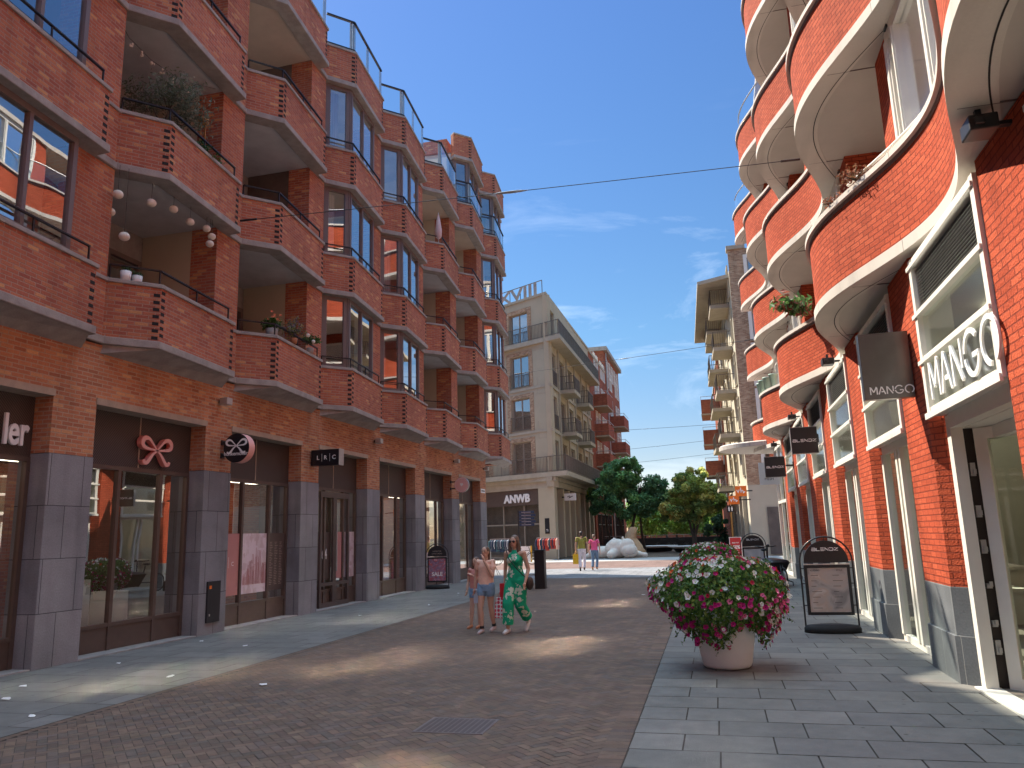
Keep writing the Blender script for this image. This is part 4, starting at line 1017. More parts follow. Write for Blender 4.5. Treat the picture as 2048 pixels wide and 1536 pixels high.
for i in range(5):
    z = 4.75+2.95*i
    for x in (3.05,):
        f = M(); e = 0.22
        for a_, b_, c_, d_ in ((x-e, x, z-e, z+2.35+e), (x+1.5, x+1.5+e, z-e, z+2.35+e), (x, x+1.5, z-e, z), (x, x+1.5, z+2.35, z+2.35+e)): f.box(a_, b_, 49.86, 49.999, c_, d_)
        fo = f.build('window_surround', 'white_paint', FB)
        f = M(); f.box(x+0.005, x+1.495, 49.93, 49.995, z+0.005, z+0.08); f.box(x+0.005, x+0.07, 49.93, 49.995, z+0.08, z+2.34); f.box(x+0.72, x+0.79, 49.93, 49.995, z+0.08, z+2.34); f.box(x+1.42, x+1.49, 49.93, 49.995, z+0.08, z+2.34)
        f.build('window_frame', 'anwb_frame', fo)
        f = M(); f.box(x+0.01, x+1.49, 49.97, 49.985, z+0.01, z+2.34, skip='btlrk'); f.build('pane', 'window_glass', fo)
b = M(); b.box(2.9, 4.2, 49.9, 49.99, 0.1, 2.9); b.box(4.7, 5.9, 49.9, 49.99, 0.1, 2.9); b.build('ground_window', 'interior_dark', FB)
def sp_(s, o): v = C0+sdv*s+snv*o; return (v.x, v.y)
for i in range(5):
    for st0, w_, dp, dz in ((2.6, 3.2, 1.25, 0.0), (8.6, 3.2, 1.35, -0.3), (14.2, 3.0, 1.2, 0.15)):
        z = 4.9+2.95*i+dz
        if z > 17.4 or (i == 0 and st0 < 3): continue
        sl = slab([sp_(st0, 0), sp_(st0+w_, 0), sp_(st0+w_, dp), sp_(st0, dp)][::-1], z-0.25, z, FB)
        railing([sp_(st0+0.04, 0), sp_(st0+0.04, dp-0.05), sp_(st0+w_, dp-0.05)], z, z+1.05, sl, 0.14)
    for st0 in (1.0, 6.6, 12.4):
        z = 4.9+2.95*i; a, b_ = sp_(st0, 0), sp_(st0+1.2, 0); flat_window(FB, a, b_, z, z+2.2, snv, 'anwb_wall')
sl = slab([sp_(0.8, -0.1), sp_(19, -0.1), sp_(19, 2.0), sp_(2.0, 2.0)][::-1], HT-1.6, HT-1.35, FB, name='roof_overhang')
b = M(); b.prism([sp_(2, 0), sp_(18, 0), sp_(18, 0.45), sp_(2, 0.45)][::-1], 3.9, 4.2)
for st0 in (2, 5.2, 8.4, 11.6, 14.8): b.prism([sp_(st0, 0), sp_(st0+0.5, 0), sp_(st0+0.5, 0.25), sp_(st0, 0.25)][::-1], 0, 3.89)
b.build('shop_cornice', 'anwb_concrete', FB)
for st0 in (2.6, 5.8, 9.0, 12.2): flat_window(FB, sp_(st0, 0.02), sp_(st0+2.4, 0.02), 0.3, 3.6, snv, 'anwb_frame')
RR = thing('brick_house', 'red brick house with boxy balconies at the far right beyond the beige building', 'building', (1, 80, 0))
b = M(); b.prism([(0.95, 70.3), (9, 70.3), (9, 90), (0.5, 90)], 0, 16.6); b.build('wall', 'brick_far', RR)
b = M(); b.prism([(0.85, 70.2), (9, 70.2), (9, 90), (0.4, 90)], 16.61, 16.9); b.build('roof_edge', 'anwb_concrete', RR)
for i, z in enumerate((6.4, 9.2, 12.0)): balc_box(RR, -0.75, 0.9, 71.5, 75.5, z, 1.3)
for i in range(4):
    z = 4.4+2.9*i
    for y in (70.7, 76.5, 80): flat_window(RR, (0.93-(y-70)*0.022, y), (0.93-(y+1.4-70)*0.022, y+1.4), z, z+1.8, (-1, 0))
    for x in (1.4, 3.2): flat_window(RR, (x, 70.3), (x+1.0, 70.3), z, z+1.8, (0, -1))

# ------------------------------------------------------------------ quay wall and what lies beyond
qw = thing('quay_wall', 'long dark low wall with a slim top rail closing off the square', 'wall', (-4, 76, 0))
b = M(); b.box(-14, 6, 75.6, 75.9, 0, 1.02); b.build('wall', 'black_metal', qw)
b = M(); b.box(-14, 6, 75.7, 75.75, 1.25, 1.29)
for i in range(14): b.box(-13.8+i*1.5, -13.76+i*1.5, 75.7, 75.75, 1.02, 1.25)
b.build('rail', 'galv', qw)
bh = thing('brick_house', 'low brick house with white windows glimpsed between the trees beyond the quay', 'building', (-6, 125, 0))
b = M(); b.box(-14, 4, 125, 135, 0, 4.2); b.build('wall', 'brick_far', bh)
b = M(); b.prism([(-14.3, 124.7), (4.3, 124.7), (4.3, 135.3), (-14.3, 135.3)], 4.21, 4.4)
for i in range(3):
    b2 = 4.4+i*0.3; e = i*0.9; b.box(-14.2+e*0.3, 4.2-e*0.3, 124.8+e*0.9, 135.2-e*0.9, b2, b2+0.3)
b.build('roof', 'terracotta', bh)
for i in range(5):
    for z in (1.4,): flat_window(bh, (-12.6+i*3.3, 125), (-11.2+i*3.3, 125), z, z+1.9, (0, -1))

# ------------------------------------------------------------------ blocks behind the camera, seen in the shop window reflections
t = thing('brick_block', 'plain red brick block continuing the left side of the street behind the viewer', 'building', (-11, -20, 0))
b = M(); b.box(-24, -9.5, -42, 1.9, 0, 15); b.build('wall', 'brick_left', t)
t = thing('brick_block', 'plain red brick block continuing the right side of the street behind the viewer', 'building', (4, -20, 0))
b = M(); b.box(2.4, 14, -42, -6.1, 0, 15); b.build('wall', 'brick_red', t)
for i in range(9):
    for z in (0.3, 5.4, 8.4, 11.5): flat_window(t, (2.4, -40+i*3.7), (2.4, -38+i*3.7), z, z+2.4, (-1, 0))
t = thing('brick_block', 'pale block closing the street far behind the viewer', 'building', (-4, -45, 0))
b = M(); b.box(-24, 14, -50, -42.1, 0, 14); b.build('wall', 'render_beige', t)

t = thing('brick_block', 'brick block on the side street left of the crossing, seen in reflections', 'building', (-45, 40, 0))
b = M(); b.box(-60, -40, 10, 75, 0, 15); b.build('wall', 'brick_brown', t)

b = M(); fprism(b, 1.8, 8.8, -0.85, -0.80, 2.55, 2.62); b.build('shop_lamp', 'glow_strip', AB)
# ------------------------------------------------------------------ signs on the left building
mat('pink', (0.78, 0.27, 0.22), 0.5, var=0.02); mat('pink_pale', (0.85, 0.42, 0.36), 0.5, var=0.02); mat('orange_sign', (0.85, 0.19, 0.02), 0.5, var=0)
mat('sign_red', (0.55, 0.03, 0.035), 0.5, var=0); mat('poster_pink', (0.50, 0.22, 0.21), 0.5, var=0.03); mat('lime', (0.45, 0.62, 0.03), 0.5, var=0)
mat('sign_grey', (0.115, 0.11, 0.11), 0.30, metal=0.85, var=0.12, scale=2); mat('letter_white', (0.86, 0.85, 0.83), 0.45, var=0)
def bow(s=1.0):
    """a tied bow drawn as strokes: two loops and two tails, with thick and thin parts"""
    L = []
    loop = [(0, 0, 0.05), (0.13, 0.16, 0.06), (0.27, 0.31, 0.09), (0.40, 0.34, 0.12), (0.50, 0.26, 0.13), (0.50, 0.13, 0.12), (0.40, 0.05, 0.09), (0.25, 0.03, 0.07), (0.10, 0.015, 0.05), (0, 0, 0.05)]
    tail = [(0, 0, 0.05), (0.14, -0.12, 0.08), (0.25, -0.27, 0.11), (0.34, -0.38, 0.11), (0.43, -0.37, 0.09), (0.45, -0.30, 0.10)]
    for sg in (1, -1):
        for ln in (loop, tail): L.append([(sg*x*s, y*s, w*s) for x, y, w in ln])
    L = [[(x*1.2, y, w) for x, y, w in l] for l in L]
    def smooth(l):
        out = []
        for i in range(len(l)-1):
            p0, p1, p2, p3 = l[max(i-1, 0)], l[i], l[i+1], l[min(i+2, len(l)-1)]
            for k in range(5):
                t = k/5
                out.append(tuple(0.5*((2*b)+(-a+c)*t+(2*a-5*b+4*c-d)*t*t+(-a+3*b-3*c+d)*t**3) for a, b, c, d in zip(p0, p1, p2, p3)))
        out.append(l[-1]); return out
    return [smooth(l) for l in L]
YU = Vector((0, 1, 0))                       # reading direction on the left facade
xs_ = XF-0.30
t = thing('shop_sign', 'glossy coral pink ribbon bow mounted on the brown panel over the shop window', 'sign', (xs_, 11.55, 3.1))
b = M(); strokes(b, bow(0.62), 0.05, (xs_, 11.8, 3.36), YU, depth=0.09); b.build('bow', 'pink', t)
b = M(); strokes(b, bow(0.60), 0.05, (xs_+0.091, 11.8, 3.36), YU, depth=0.004); b.build('bow_face', 'pink_pale', t)
b = M(); put_text(b, 'ler', 0.62, (xs_+0.05, 8.90, 3.18), YU, depth=0.04, bold=0.012, sx=0.62); tag(b.build('shop_lettering', 'letter_white'), 'thick white letters ler on the brown panel at the left edge', 'sign')
def blade_round(name, label, y, x0, x1, z, th, face_mat, rim_mat, arms=True):
    t = thing(name, label, 'sign', (x0, y, z)); c = (x0+x1)/2; r = (x1-x0)/2
    b = M(); b.grid([[(c+r*math.cos(2*PI*k/40), yy, z+r*math.sin(2*PI*k/40)) for k in range(40)] for yy in (y-th/2, y+th/2)], closed=True); b.build('rim', rim_mat, t)
    b = M(); disc(b, (c, y-th/2, z), r, (1, 0, 0), (0, 0, 1), 40); b.build('face', face_mat, t)
    for zz in (z-r*0.45, z+r*0.45): b = M(); b.box(XF-0.02, c-r*0.8, y-0.02, y+0.02, zz-0.02, zz+0.02); b.box(XF, XF+0.03, y-0.05, y+0.05, zz-0.05, zz+0.05); b.build('bracket', 'black_metal', t)
    return t, c, r
t, c, r = blade_round('hanging_sign', 'round black and pink sign with a white bow on brackets at the second pillar', 13.4, -9.40, -8.82, 3.53, 0.2, 'black_satin', 'pink_pale')
b = M(); strokes(b, bow(0.36), 0.03, (c, 13.4-0.101, 3.57), (1, 0, 0), depth=0.004); put_text(b, 'hunkemöller', 0.105, (c, 13.4-0.103, 3.385), (1, 0, 0), depth=0.002, bold=0.0015); b.build('lettering', 'letter_white', t)
t = thing('hanging_sign', 'small black box sign reading L R C above the shop door', 'sign', (-9.4, 17.0, 3.6))
b = M(); b.box(-9.47, -8.73, 16.88, 17.10, 3.47, 3.85); b.build('box', 'black_satin', t, bevel=0.006)
b = M(); b.box(-8.728, -8.715, 16.87, 17.11, 3.46, 3.86); b.build('end_plate', 'galv', t)
b = M(); x = -9.3
for ch, xx in (('L', -9.28), ('R', -9.08), ('C', -8.86)): put_text(b, ch, 0.14, (xx, 16.878, 3.61), (1, 0, 0), depth=0.004, bold=0.002)
for xx in (-9.18, -8.97): b.box(xx-0.003, xx+0.003, 16.875, 16.879, 3.56, 3.75)
b.build('lettering', 'letter_white', t)
t, c, r = blade_round('hanging_sign', 'small round pink sign with a tiny white heart near the last pillar', 27.2, -9.33, -8.78, 3.55, 0.12, 'pink_pale', 'galv')
b = M(); strokes(b, [[(-0.05, 0.03), (-0.025, 0.05), (0, 0.02), (0.025, 0.05), (0.05, 0.03), (0, -0.04), (-0.05, 0.03)]], 0.022, (c, 27.135, 3.55), (1, 0, 0), depth=0.003); disc(b, (c, 27.1355, 3.55), 0.24, (1, 0, 0), (0, 0, 1), 40, r0=0.232); b.build('mark', 'letter_white', t)
# posters on the inside of the windows of bays 2 and 3
XI_ = XF-0.34-0.012
def poster(name, label, y0, y1, z0, z1, m, extra=None):
    b = M(); b.box(XI_-0.004, XI_, y0, y1, z0, z1); o = b.build(name, m, None, loc=(XI_, y0, z0)); tag(o, label, 'poster')
    return o
a0 = yk(2); wd = P-0.85
o = poster('window_poster', 'plain dusty pink poster with small white letters in the window left of the city print', a0+0.06, a0+wd*0.345-0.04, 0.62, 1.88, 'poster_pink')
b = M()
for ch, yy in (('R', a0+0.42), ('C', a0+0.70)): put_text(b, ch, 0.12, (XI_+0.002, yy, 1.22), YU, depth=0.002)
for yy in (a0+0.28, a0+0.56): b.box(XI_+0.001, XI_+0.003, yy-0.003, yy+0.003, 1.18, 1.40)
b.build('lettering', 'letter_white', o)
def art(name, base, cols, sc, seed):
    m, n, l, bb = newmat(name); bb.inputs['Roughness'].default_value = 0.5
    u = n.new('ShaderNodeUVMap'); z = n.new('ShaderNodeTexVoronoi'); z.inputs['Scale'].default_value = sc; z.distance = 'MANHATTAN'
    mpp = n.new('ShaderNodeMapping'); mpp.inputs['Location'].default_value = (seed, seed, 0); mpp.inputs['Scale'].default_value = (1, 0.6, 1)
    l.new(u.outputs[0], mpp.inputs[0]); l.new(mpp.outputs[0], z.inputs['Vector'])
    r = n.new('ShaderNodeValToRGB'); e = r.color_ramp.elements; e[0].color = (*base, 1); e[1].color = (*cols[-1], 1); e[0].position = 0.35
    for i, c_ in enumerate(cols[:-1]): q = e.new(0.45+0.4*i/len(cols)); q.color = (*c_, 1)
    l.new(z.outputs['Color'], r.inputs[0]); l.new(r.outputs[0], bb.inputs['Base Color']); return m
art('city_print', (0.68, 0.57, 0.62), [(0.66, 0.55, 0.60), (0.54, 0.40, 0.42), (0.70, 0.62, 0.65)], 9, 3)
o = poster('window_poster', 'pale lilac print of a sketched city skyline in the shop window', a0+wd*0.345+0.04, a0+wd*0.72-0.04, 0.62, 1.88, 'pink_lilac' if 'pink_lilac' in MT else 'city_print')
b = M(); rr_ = random.Random(4)
for i in range(46):
    yy = a0+wd*0.36+0.05+0.9*rr_.random(); t_ = (yy-a0-wd*0.36)/0.95; h = 0.10+0.75*max(0, 1-abs(t_-0.62)*1.6)*rr_.random()**0.5; w_ = rr_.uniform(0.02, 0.06)
    strokes(b, [[(0, 0), (0, h)], [(w_, 0), (w_, h)], [(0, h), (w_, h)]], 0.006, (XI_+0.002+0.0002*i/10, yy, 0.80), YU, depth=0.001)
b.build('skyline', 'poster_pink', o)
o = poster('window_poster', 'dark brown poster with columns of tiny pale writing beside the city print', a0+wd*0.72+0.04, a0+wd-0.04, 0.62, 1.88, 'frame_brown')
b = M()
for c_ in range(3):
    for i in range(26): b.box(XI_+0.001, XI_+0.002, a0+wd*0.75+c_*0.2+rr_.uniform(0, 0.02), a0+wd*0.75+c_*0.2+rr_.uniform(0.08, 0.15), 0.75+i*0.037, 0.757+i*0.037)
b.build('fine_print', 'ceiling_wood', o)
# the double door of bay 3 with the number
a3 = yk(3); XS = XF-0.34
dt = M()
for (p0, p1) in ((a3+wd*0.22, a3+wd*0.50), (a3+wd*0.50, a3+wd*0.80)):
    for a_, b_, c_, d_ in ((p0, p0+0.09, 0.02, 2.92), (p1-0.09, p1-0.003, 0.02, 2.92), (p0+0.09, p1-0.09, 0.02, 0.14), (p0+0.09, p1-0.09, 0.55, 0.63), (p0+0.09, p1-0.09, 2.78, 2.92)): dt.box(XS+0.03, XS+0.09, a_, b_, c_, d_)
do = dt.build('double_door', 'frame_brown', LB)
b = M(); b.tube([(XS+0.14, a3+wd*0.5+0.02, 0.9), (XS+0.14, a3+wd*0.5+0.02, 2.1)], 0.018, 8); b.build('door_handle', 'galv', do)
o = poster('window_poster', 'brown door poster carrying the white number 64', a3+wd*0.24, a3+wd*0.48, 0.7, 1.9, 'frame_brown')
b = M(); put_text(b, '64', 0.36, (XI_+0.002, a3+wd*0.365, 1.22), YU, depth=0.002, bold=0.004, sx=0.8); b.build('number', 'letter_white', o)
o = poster('window_poster', 'plain dusty pink poster on the right leaf of the shop door', a3+wd*0.52, a3+wd*0.72, 0.7, 1.9, 'poster_pink')
o = poster('window_poster', 'pale lilac poster in the pane right of the shop door', a3+wd*0.74, a3+wd*0.98, 0.7, 1.9, 'city_print')
o = poster('window_poster', 'narrow pale poster in the pane left of the shop door', a3+0.05, a3+wd*0.2, 0.7, 1.9, 'city_print')
# meter cupboard on the second pillar
t = thing('meter_box', 'dark grey metal utility cupboard door on the second stone pillar', 'utility box', (XF+0.02, 13.2, 0.25))
b = M(); b.box(XF+0.016, XF+0.05, 13.08, 13.48, 0.22, 0.98); b.build('door', 'black_metal', t, bevel=0.006)
b = M(); b.box(XF+0.051, XF+0.056, 13.12, 13.19, 0.84, 0.90); b.build('warning_label', 'orange_sign', t); b = M(); b.box(XF+0.051, XF+0.062, 13.13, 13.16, 0.34, 0.38); b.build('lock', 'galv', t)
# small floodlights on the brick above the shops
lab = ['beside the bow sign', 'above the black box sign', 'near the fourth pillar', 'near the round pink sign', 'at the far corner']
for i, y in enumerate((13.25, 20.55, 27.55, 31.4)):
    t = thing('wall_lamp', 'small grey spotlight box on the brick wall '+lab[(0, 2, 3, 4)[i]], 'wall lamp', (XF, y, 4.45), 'spotlights above the shops')
    b = M(); b.box(XF+0.06, XF+0.24, y-0.09, y+0.09, 4.40, 4.54, ); b.build('housing', 'galv', t, bevel=0.01); b = M(); b.box(XF, XF+0.06, y-0.03, y+0.03, 4.44, 4.50); b.build('bracket', 'black_metal', t)
b = M(); b.box(XF+0.001, XF+0.012, 31.0, 31.6, 3.45, 3.62); o = b.build('street_name_plate', 'letter_white', None, loc=(XF, 31.3, 3.45)); tag(o, 'small white street name plate on the last brick pillar', 'sign')
b = M(); b.box(XF+0.012, XF+0.013, 31.06, 31.54, 3.51, 3.56); b.build('writing', 'rail_dark', o)
# window display inside the first shops: pale pedestals and a torso
for i, (x, y, h, w_) in enumerate([(-10.5, 10.9, 1.15, 0.30), (-10.7, 12.0, 0.9, 0.32), (-10.5, 8.1, 1.0, 0.3)]):
    t = thing('display_pedestal', ['pale pedestal with a bust form behind the left pane of the bow shop', 'low rounded display plinth behind the middle pane of the bow shop', 'pale pedestal with a bust form behind the window at the left edge'][i], 'display stand', (x, y, 0.03))
    b = M(); b.lathe([(0.001, 0.03), (w_, 0.03), (w_*0.95, h), (0.001, h)], 20, (x, y, 0)); b.build('pedestal', 'interior_pale', t)
    if i != 1:
        b = M(); rows = [(0.12, 0), (0.15, 0.06), (0.12, 0.2), (0.155, 0.33), (0.16, 0.42), (0.07, 0.5), (0.05, 0.58), (0.002, 0.59)]
        b.grid([[(x+r_*0.7*math.cos(2*PI*k/20), y+r_*1.15*math.sin(2*PI*k/20), h+z_) for k in range(20)] for r_, z_ in rows], closed=True); b.build('bust', 'ceiling_wood', t)
# ------------------------------------------------------------------ signs on the right building
def mango(h):
    """thin cut capitals, strokes broken where they meet"""
    o = []; W_ = lambda x, l: [[(x+px*h, py*h) for px, py in s] for s in l]
    o += W_(0, [[(0.0, 0), (0.0, 1.0)], [(0.07, 0.93), (0.37, 0.28)], [(0.42, 0.35), (0.74, 1.0)], [(0.78, 0.90), (0.78, 0.0)]])
    o += W_(0.98*h, [[(0, 0), (0.36, 1.0)], [(0.42, 0.93), (0.78, 0)], [(0.30, 0.33), (0.57, 0.33)]])
    o += W_(1.98*h, [[(0, 0), (0, 1.0)], [(0.06, 0.94), (0.66, 0.03)], [(0.72, 1.0), (0.72, 0.30)]])
    o += W_(2.92*h, [arc(0.5, 0.5, 0.48, 0.5, 40, 172), arc(0.5, 0.5, 0.48, 0.5, 188, 350), [(0.98, 0.43), (0.55, 0.43)]])
    o += W_(4.12*h, [arc(0.5, 0.5, 0.50, 0.5, -62, 262, 28)])
    return o
h = 0.40
XB = 2.335
t = thing('shop_sign', 'large white metal capital letters MANGO across the low window over the entrance', 'sign', (XB-0.05, 9.1, 2.95))
DN = Vector((0, -1, 0))
sx_ = 2.10/(5.12*0.40)
L1 = [[(x*sx_, y) for x, y in ln] for ln in mango(h)]
b = M(); strokes(b, L1, 0.046, (XB-0.01, 8.98, 2.97), DN, depth=0.02); b.build('letters', 'letter_white', t)
t = thing('hanging_sign', 'tall brushed grey metal panel sign reading MANGO sticking out from the brick pier', 'sign', (2.3, 9.85, 3.1))
b = M(); b.box(1.79, 2.34, 9.79, 9.91, 3.13, 3.93); b.build('panel', 'sign_grey', t, bevel=0.004)
b = M(); strokes(b, mango(0.092), 0.013, (1.86, 9.789, 3.185), (1, 0, 0), depth=0.003); b.build('letters', 'letter_white', t)
def blendz(h):
    o = []; A = lambda x, l: [[(x+px*h, py*h) for px, py in s] for s in l]
    o += A(0, [[(0.0, 1), (1.2, 1), (1.35, 0.85), (1.35, 0.65), (1.2, 0.52), (0.0, 0.52)], [(1.2, 0.48), (1.4, 0.36), (1.4, 0.15), (1.22, 0), (0.0, 0)], [(0.0, 0.52), (0, 0)]])
    o += A(1.75*h, [[(0, 1), (0, 0), (1.15, 0)]])
    o += A(3.2*h, [[(0, 1), (1.25, 1)], [(0, 0.5), (1.25, 0.5)], [(0, 0), (1.25, 0)]])
    o += A(4.8*h, [[(0, 0), (0, 1), (1.25, 0), (1.25, 1)]])
    o += A(6.4*h, [[(0, 1), (1.15, 1), (1.4, 0.7), (1.4, 0.3), (1.15, 0), (0, 0)], [(0, 0.35), (0, 0)]])
    o += A(8.15*h, [[(0, 1), (1.35, 1), (0, 0), (1.4, 0)]])
    return o, 9.55*h
for y, x0, z0, s, lb in ((18.4, 1.72, 3.29, 0.56, 'nearer and larger black square sign reading BLENDZ on an arm from the pier'), (24.6, 1.48, 3.17, 0.58, 'farther black square sign reading BLENDZ in front of the white sign')):
    t = thing('hanging_sign', lb, 'sign', (2.3, y, z0), 'square black hanging signs')
    b = M(); b.box(x0, x0+s, y-0.06, y+0.06, z0, z0+s+0.02); b.build('panel', 'black_satin', t, bevel=0.004)
    b = M(); b.box(x0-0.012, x0+s+0.012, y-0.05, y+0.05, z0-0.012, z0-0.001); b.box(x0-0.012, x0+s+0.012, y-0.05, y+0.05, z0+s+0.021, z0+s+0.032); b.box(x0-0.012, x0-0.001, y-0.05, y+0.05, z0, z0+s); b.build('trim', 'galv', t)
    b = M(); l, w_ = blendz(0.052); strokes(b, l, 0.015, (x0+s/2-w_/2, y-0.061, z0+s*0.46), (1, 0, 0), depth=0.003); b.build('lettering', 'letter_white', t)
    b = M(); b.box(x0+s+0.012, 2.31, y-0.02, y+0.02, z0+s*0.52, z0+s*0.60); b.box(2.28, 2.31, y-0.03, y+0.03, z0+s*0.4, z0+s*0.75); b.build('arm', 'black_metal', t)
t = thing('hanging_sign', 'white square sign with grey letters ME half hidden by the farther black sign', 'sign', (2.2, 27.6, 3.2))
b = M(); b.box(1.45, 2.1, 27.54, 27.66, 3.10, 3.85); b.build('panel', 'letter_white', t); b = M(); put_text(b, 'MESH', 0.12, (1.76, 27.538, 3.25), (1, 0, 0), depth=0.003); b.build('lettering', 'rail_dark', t); b = M(); b.box(2.101, 2.31, 27.58, 27.62, 3.45, 3.5); b.build('arm', 'black_metal', t)
# mirrored name inside the window over bay 1
for y, z, lb in ((16.6, 3.1, 'white mirrored BLENDZ letters inside the low window left of the grey panel'),):
    b = M(); l, w_ = blendz(0.07); strokes(b, l, 0.02, (2.42, y-w_, z), (0, 1, 0), depth=0.004)
    # the letters face into the shop, so from the street they read backwards
    o = b.build('window_lettering', 'letter_white', None, loc=(2.42, y, z)); tag(o, lb, 'sign')
# orange signs, toilet sign, sale board further down
def flag_sign(name, label, c, w_, h_, m, nrm=(0, -1), th=0.12):
    t = thing(name, label, 'sign', c); b = M(); b.box(c[0]-w_/2, c[0]+w_/2, c[1]-th/2, c[1]+th/2, c[2]-h_/2, c[2]+h_/2); b.build('panel', m, t); return t
vh = [[(-0.30, 0.12), (-0.22, -0.12), (-0.12, 0.14)], [(-0.02, 0.30), (0.0, -0.15)], [(-0.02, -0.10), (0.10, 0.08), (0.16, 0.0), (0.16, -0.15), (0.30, -0.05)]]
for c, w_, h_, lb in (((1.35, 46.0, 3.75), 0.62, 0.58, 'upper orange square sign with white script mark on the beige building'), ((0.98, 48.5, 3.35), 0.60, 0.50, 'lower orange square sign with white script mark beside the toilet sign')):
    t = flag_sign('hanging_sign', lb, c, w_, h_, 'orange_sign'); t['group'] = 'orange square signs'
    b = M(); strokes(b, [[(x*w_*1.2, z*h_*1.1) for x, z in ln] for ln in vh], 0.05, (c[0], c[1]-0.062, c[2]), (1, 0, 0), depth=0.004); b.build('mark', 'letter_white', t)
    b = M(); b.box(c[0]+w_/2, 1.98 if c[0] > 1.1 else 1.95, c[1]-0.03, c[1]+0.03, c[2]-0.03, c[2]+0.03); b.build('arm', 'black_metal', t)
t = thing('toilet_sign', 'small black square toilet sign with two white figures on a thin mustard post', 'sign', (0.80, 52, 0))
b = M(); b.box(0.58, 1.0, 51.96, 52.04, 2.72, 3.14); b.build('panel', 'black_satin', t); b = M()
for x in (0.70, 0.88):
    disc(b, (x, 51.955, 3.03), 0.035, (1, 0, 0), (0, 0, 1), 12); b.box(x-0.045, x+0.045, 51.952, 51.956, 2.88, 2.99); b.box(x-0.03, x+0.03, 51.952, 51.956, 2.78, 2.879)
b.build('figures', 'letter_white', t); b = M(); b.tube([(0.80, 52, 0), (0.80, 52, 2.72)], 0.05, 10); b.build('post', 'mustard', t)
t = thing('sale_board', 'red sale board reading -50% with a white border standing on the pavement', 'sign', (0.66, 37.0, 0))
b = M(); b.box(0.39, 0.93, 36.97, 37.03, 0.45, 1.30); b.build('frame', 'letter_white', t); b = M(); b.box(0.42, 0.90, 36.955, 36.969, 0.48, 1.27); b.build('face', 'sign_red', t)
b = M(); put_text(b, '-50%', 0.22, (0.66, 36.953, 0.78), (1, 0, 0), depth=0.003, bold=0.006, sx=0.85); put_text(b, 'SALE TOT', 0.07, (0.66, 36.953, 1.02), (1, 0, 0), depth=0.003, bold=0.002); b.build('lettering', 'letter_white', t)
b = M(); b.tube([(0.66, 37.04, 0.02), (0.66, 37.04, 0.6)], 0.03, 8); b.box(0.36, 0.96, 36.8, 37.3, 0.0, 0.07); b.build('base', 'letter_white', t)
t = flag_sign('hanging_sign', 'lime green square sign on the left behind the big tree', (-10.45, 66.5, 5.1+0.0), 0.75, 0.8, 'lime'); b = M(); b.box(-10.83, -10.8, 66.4, 66.6, 4.9, 5.3); b.build('arm', 'black_metal', t)
t = flag_sign('hanging_sign', 'white pennant shaped sign with a dark swirl on the beige arcade', (-10.2, 55.2, 4.25), 0.85, 0.50, 'letter_white'); b = M(); strokes(b, [[(-0.2, 0), (-0.05, 0.08), (0.02, 0), (-0.1, -0.08), (0.2, 0.05)]], 0.04, (-10.2, 55.13, 4.25), (1, 0, 0), depth=0.004); b.build('mark', 'rail_dark', t); b = M(); b.box(-10.8, -10.62, 55.15, 55.25, 4.2, 4.3); b.build('arm', 'black_metal', t)
b = M(); b.box(-10.98, -10.60, 52.25, 52.30, 1.6, 2.5) if False else fprism(b, 0.55, 0.95, 0.0, 0.03, 1.7, 2.75); o = b.build('notice_board', 'black_satin', None, loc=(-11.2, 52.7, 1.7)); tag(o, 'narrow black notice plate on the corner column of the beige building', 'sign')
b = M(); put_text(b, 'TI', 0.22, (*fp(0.75, 0.032), 1.85), -fd.to_3d(), depth=0.003); b.build('writing', 'letter_white', o)
# ------------------------------------------------------------------ cables over the street
def cable(p, q, sag, label, lamp=True, n=24, r=0.008):
    p, q = Vector(p), Vector(q); t = thing('overhead_cable', label, 'cable', tuple(p), 'cables strung across the street')
    pts = [p+(q-p)*(i/n)-Vector((0, 0, sag*4*(i/n)*(1-i/n))) for i in range(n+1)]
    b = M(); b.tube(pts, r, 5); b.build('wire', 'rail_dark', t)
    if lamp:
        c = pts[n//2]; d = (q-p).normalized(); b = M(); b.tube([c-d*0.34, c-d*0.2, c, c+d*0.2, c+d*0.34], [0.01, 0.035, 0.045, 0.035, 0.01], 8, sq=0.5); b.build('lamp_clip', 'galv', t)
    b = M()
    for e, s in ((p, 1), (q, -1)): b.tube([e, e+(q-p).normalized()*s*0.35], 0.022, 6)
    b.build('end_fitting', 'rail_dark', t)
cable((-8.85, 12.75, 8.05), (2.0, 14.4, 8.46), 0.02, 'nearest overhead cable with a flat clip, highest across the sky')
cable((-9.2, 36.2, 9.5), (2.0, 33.2, 9.5), 0.02, 'second overhead cable crossing below the nearest one', r=0.010)
cable((-10.8, 56, 9.0), (1.6, 57, 9.1), 0.05, 'third overhead cable with a clip left of centre', r=0.012)
cable((-10.8, 74, 9.3), (0.9, 73, 9.8), 0.05, 'fourth overhead cable just above the trees', r=0.014)
cable((-10.8, 90, 9.4), (0.5, 89, 10.0), 0.05, 'farthest and lowest overhead cable, touching the tree tops', r=0.015)
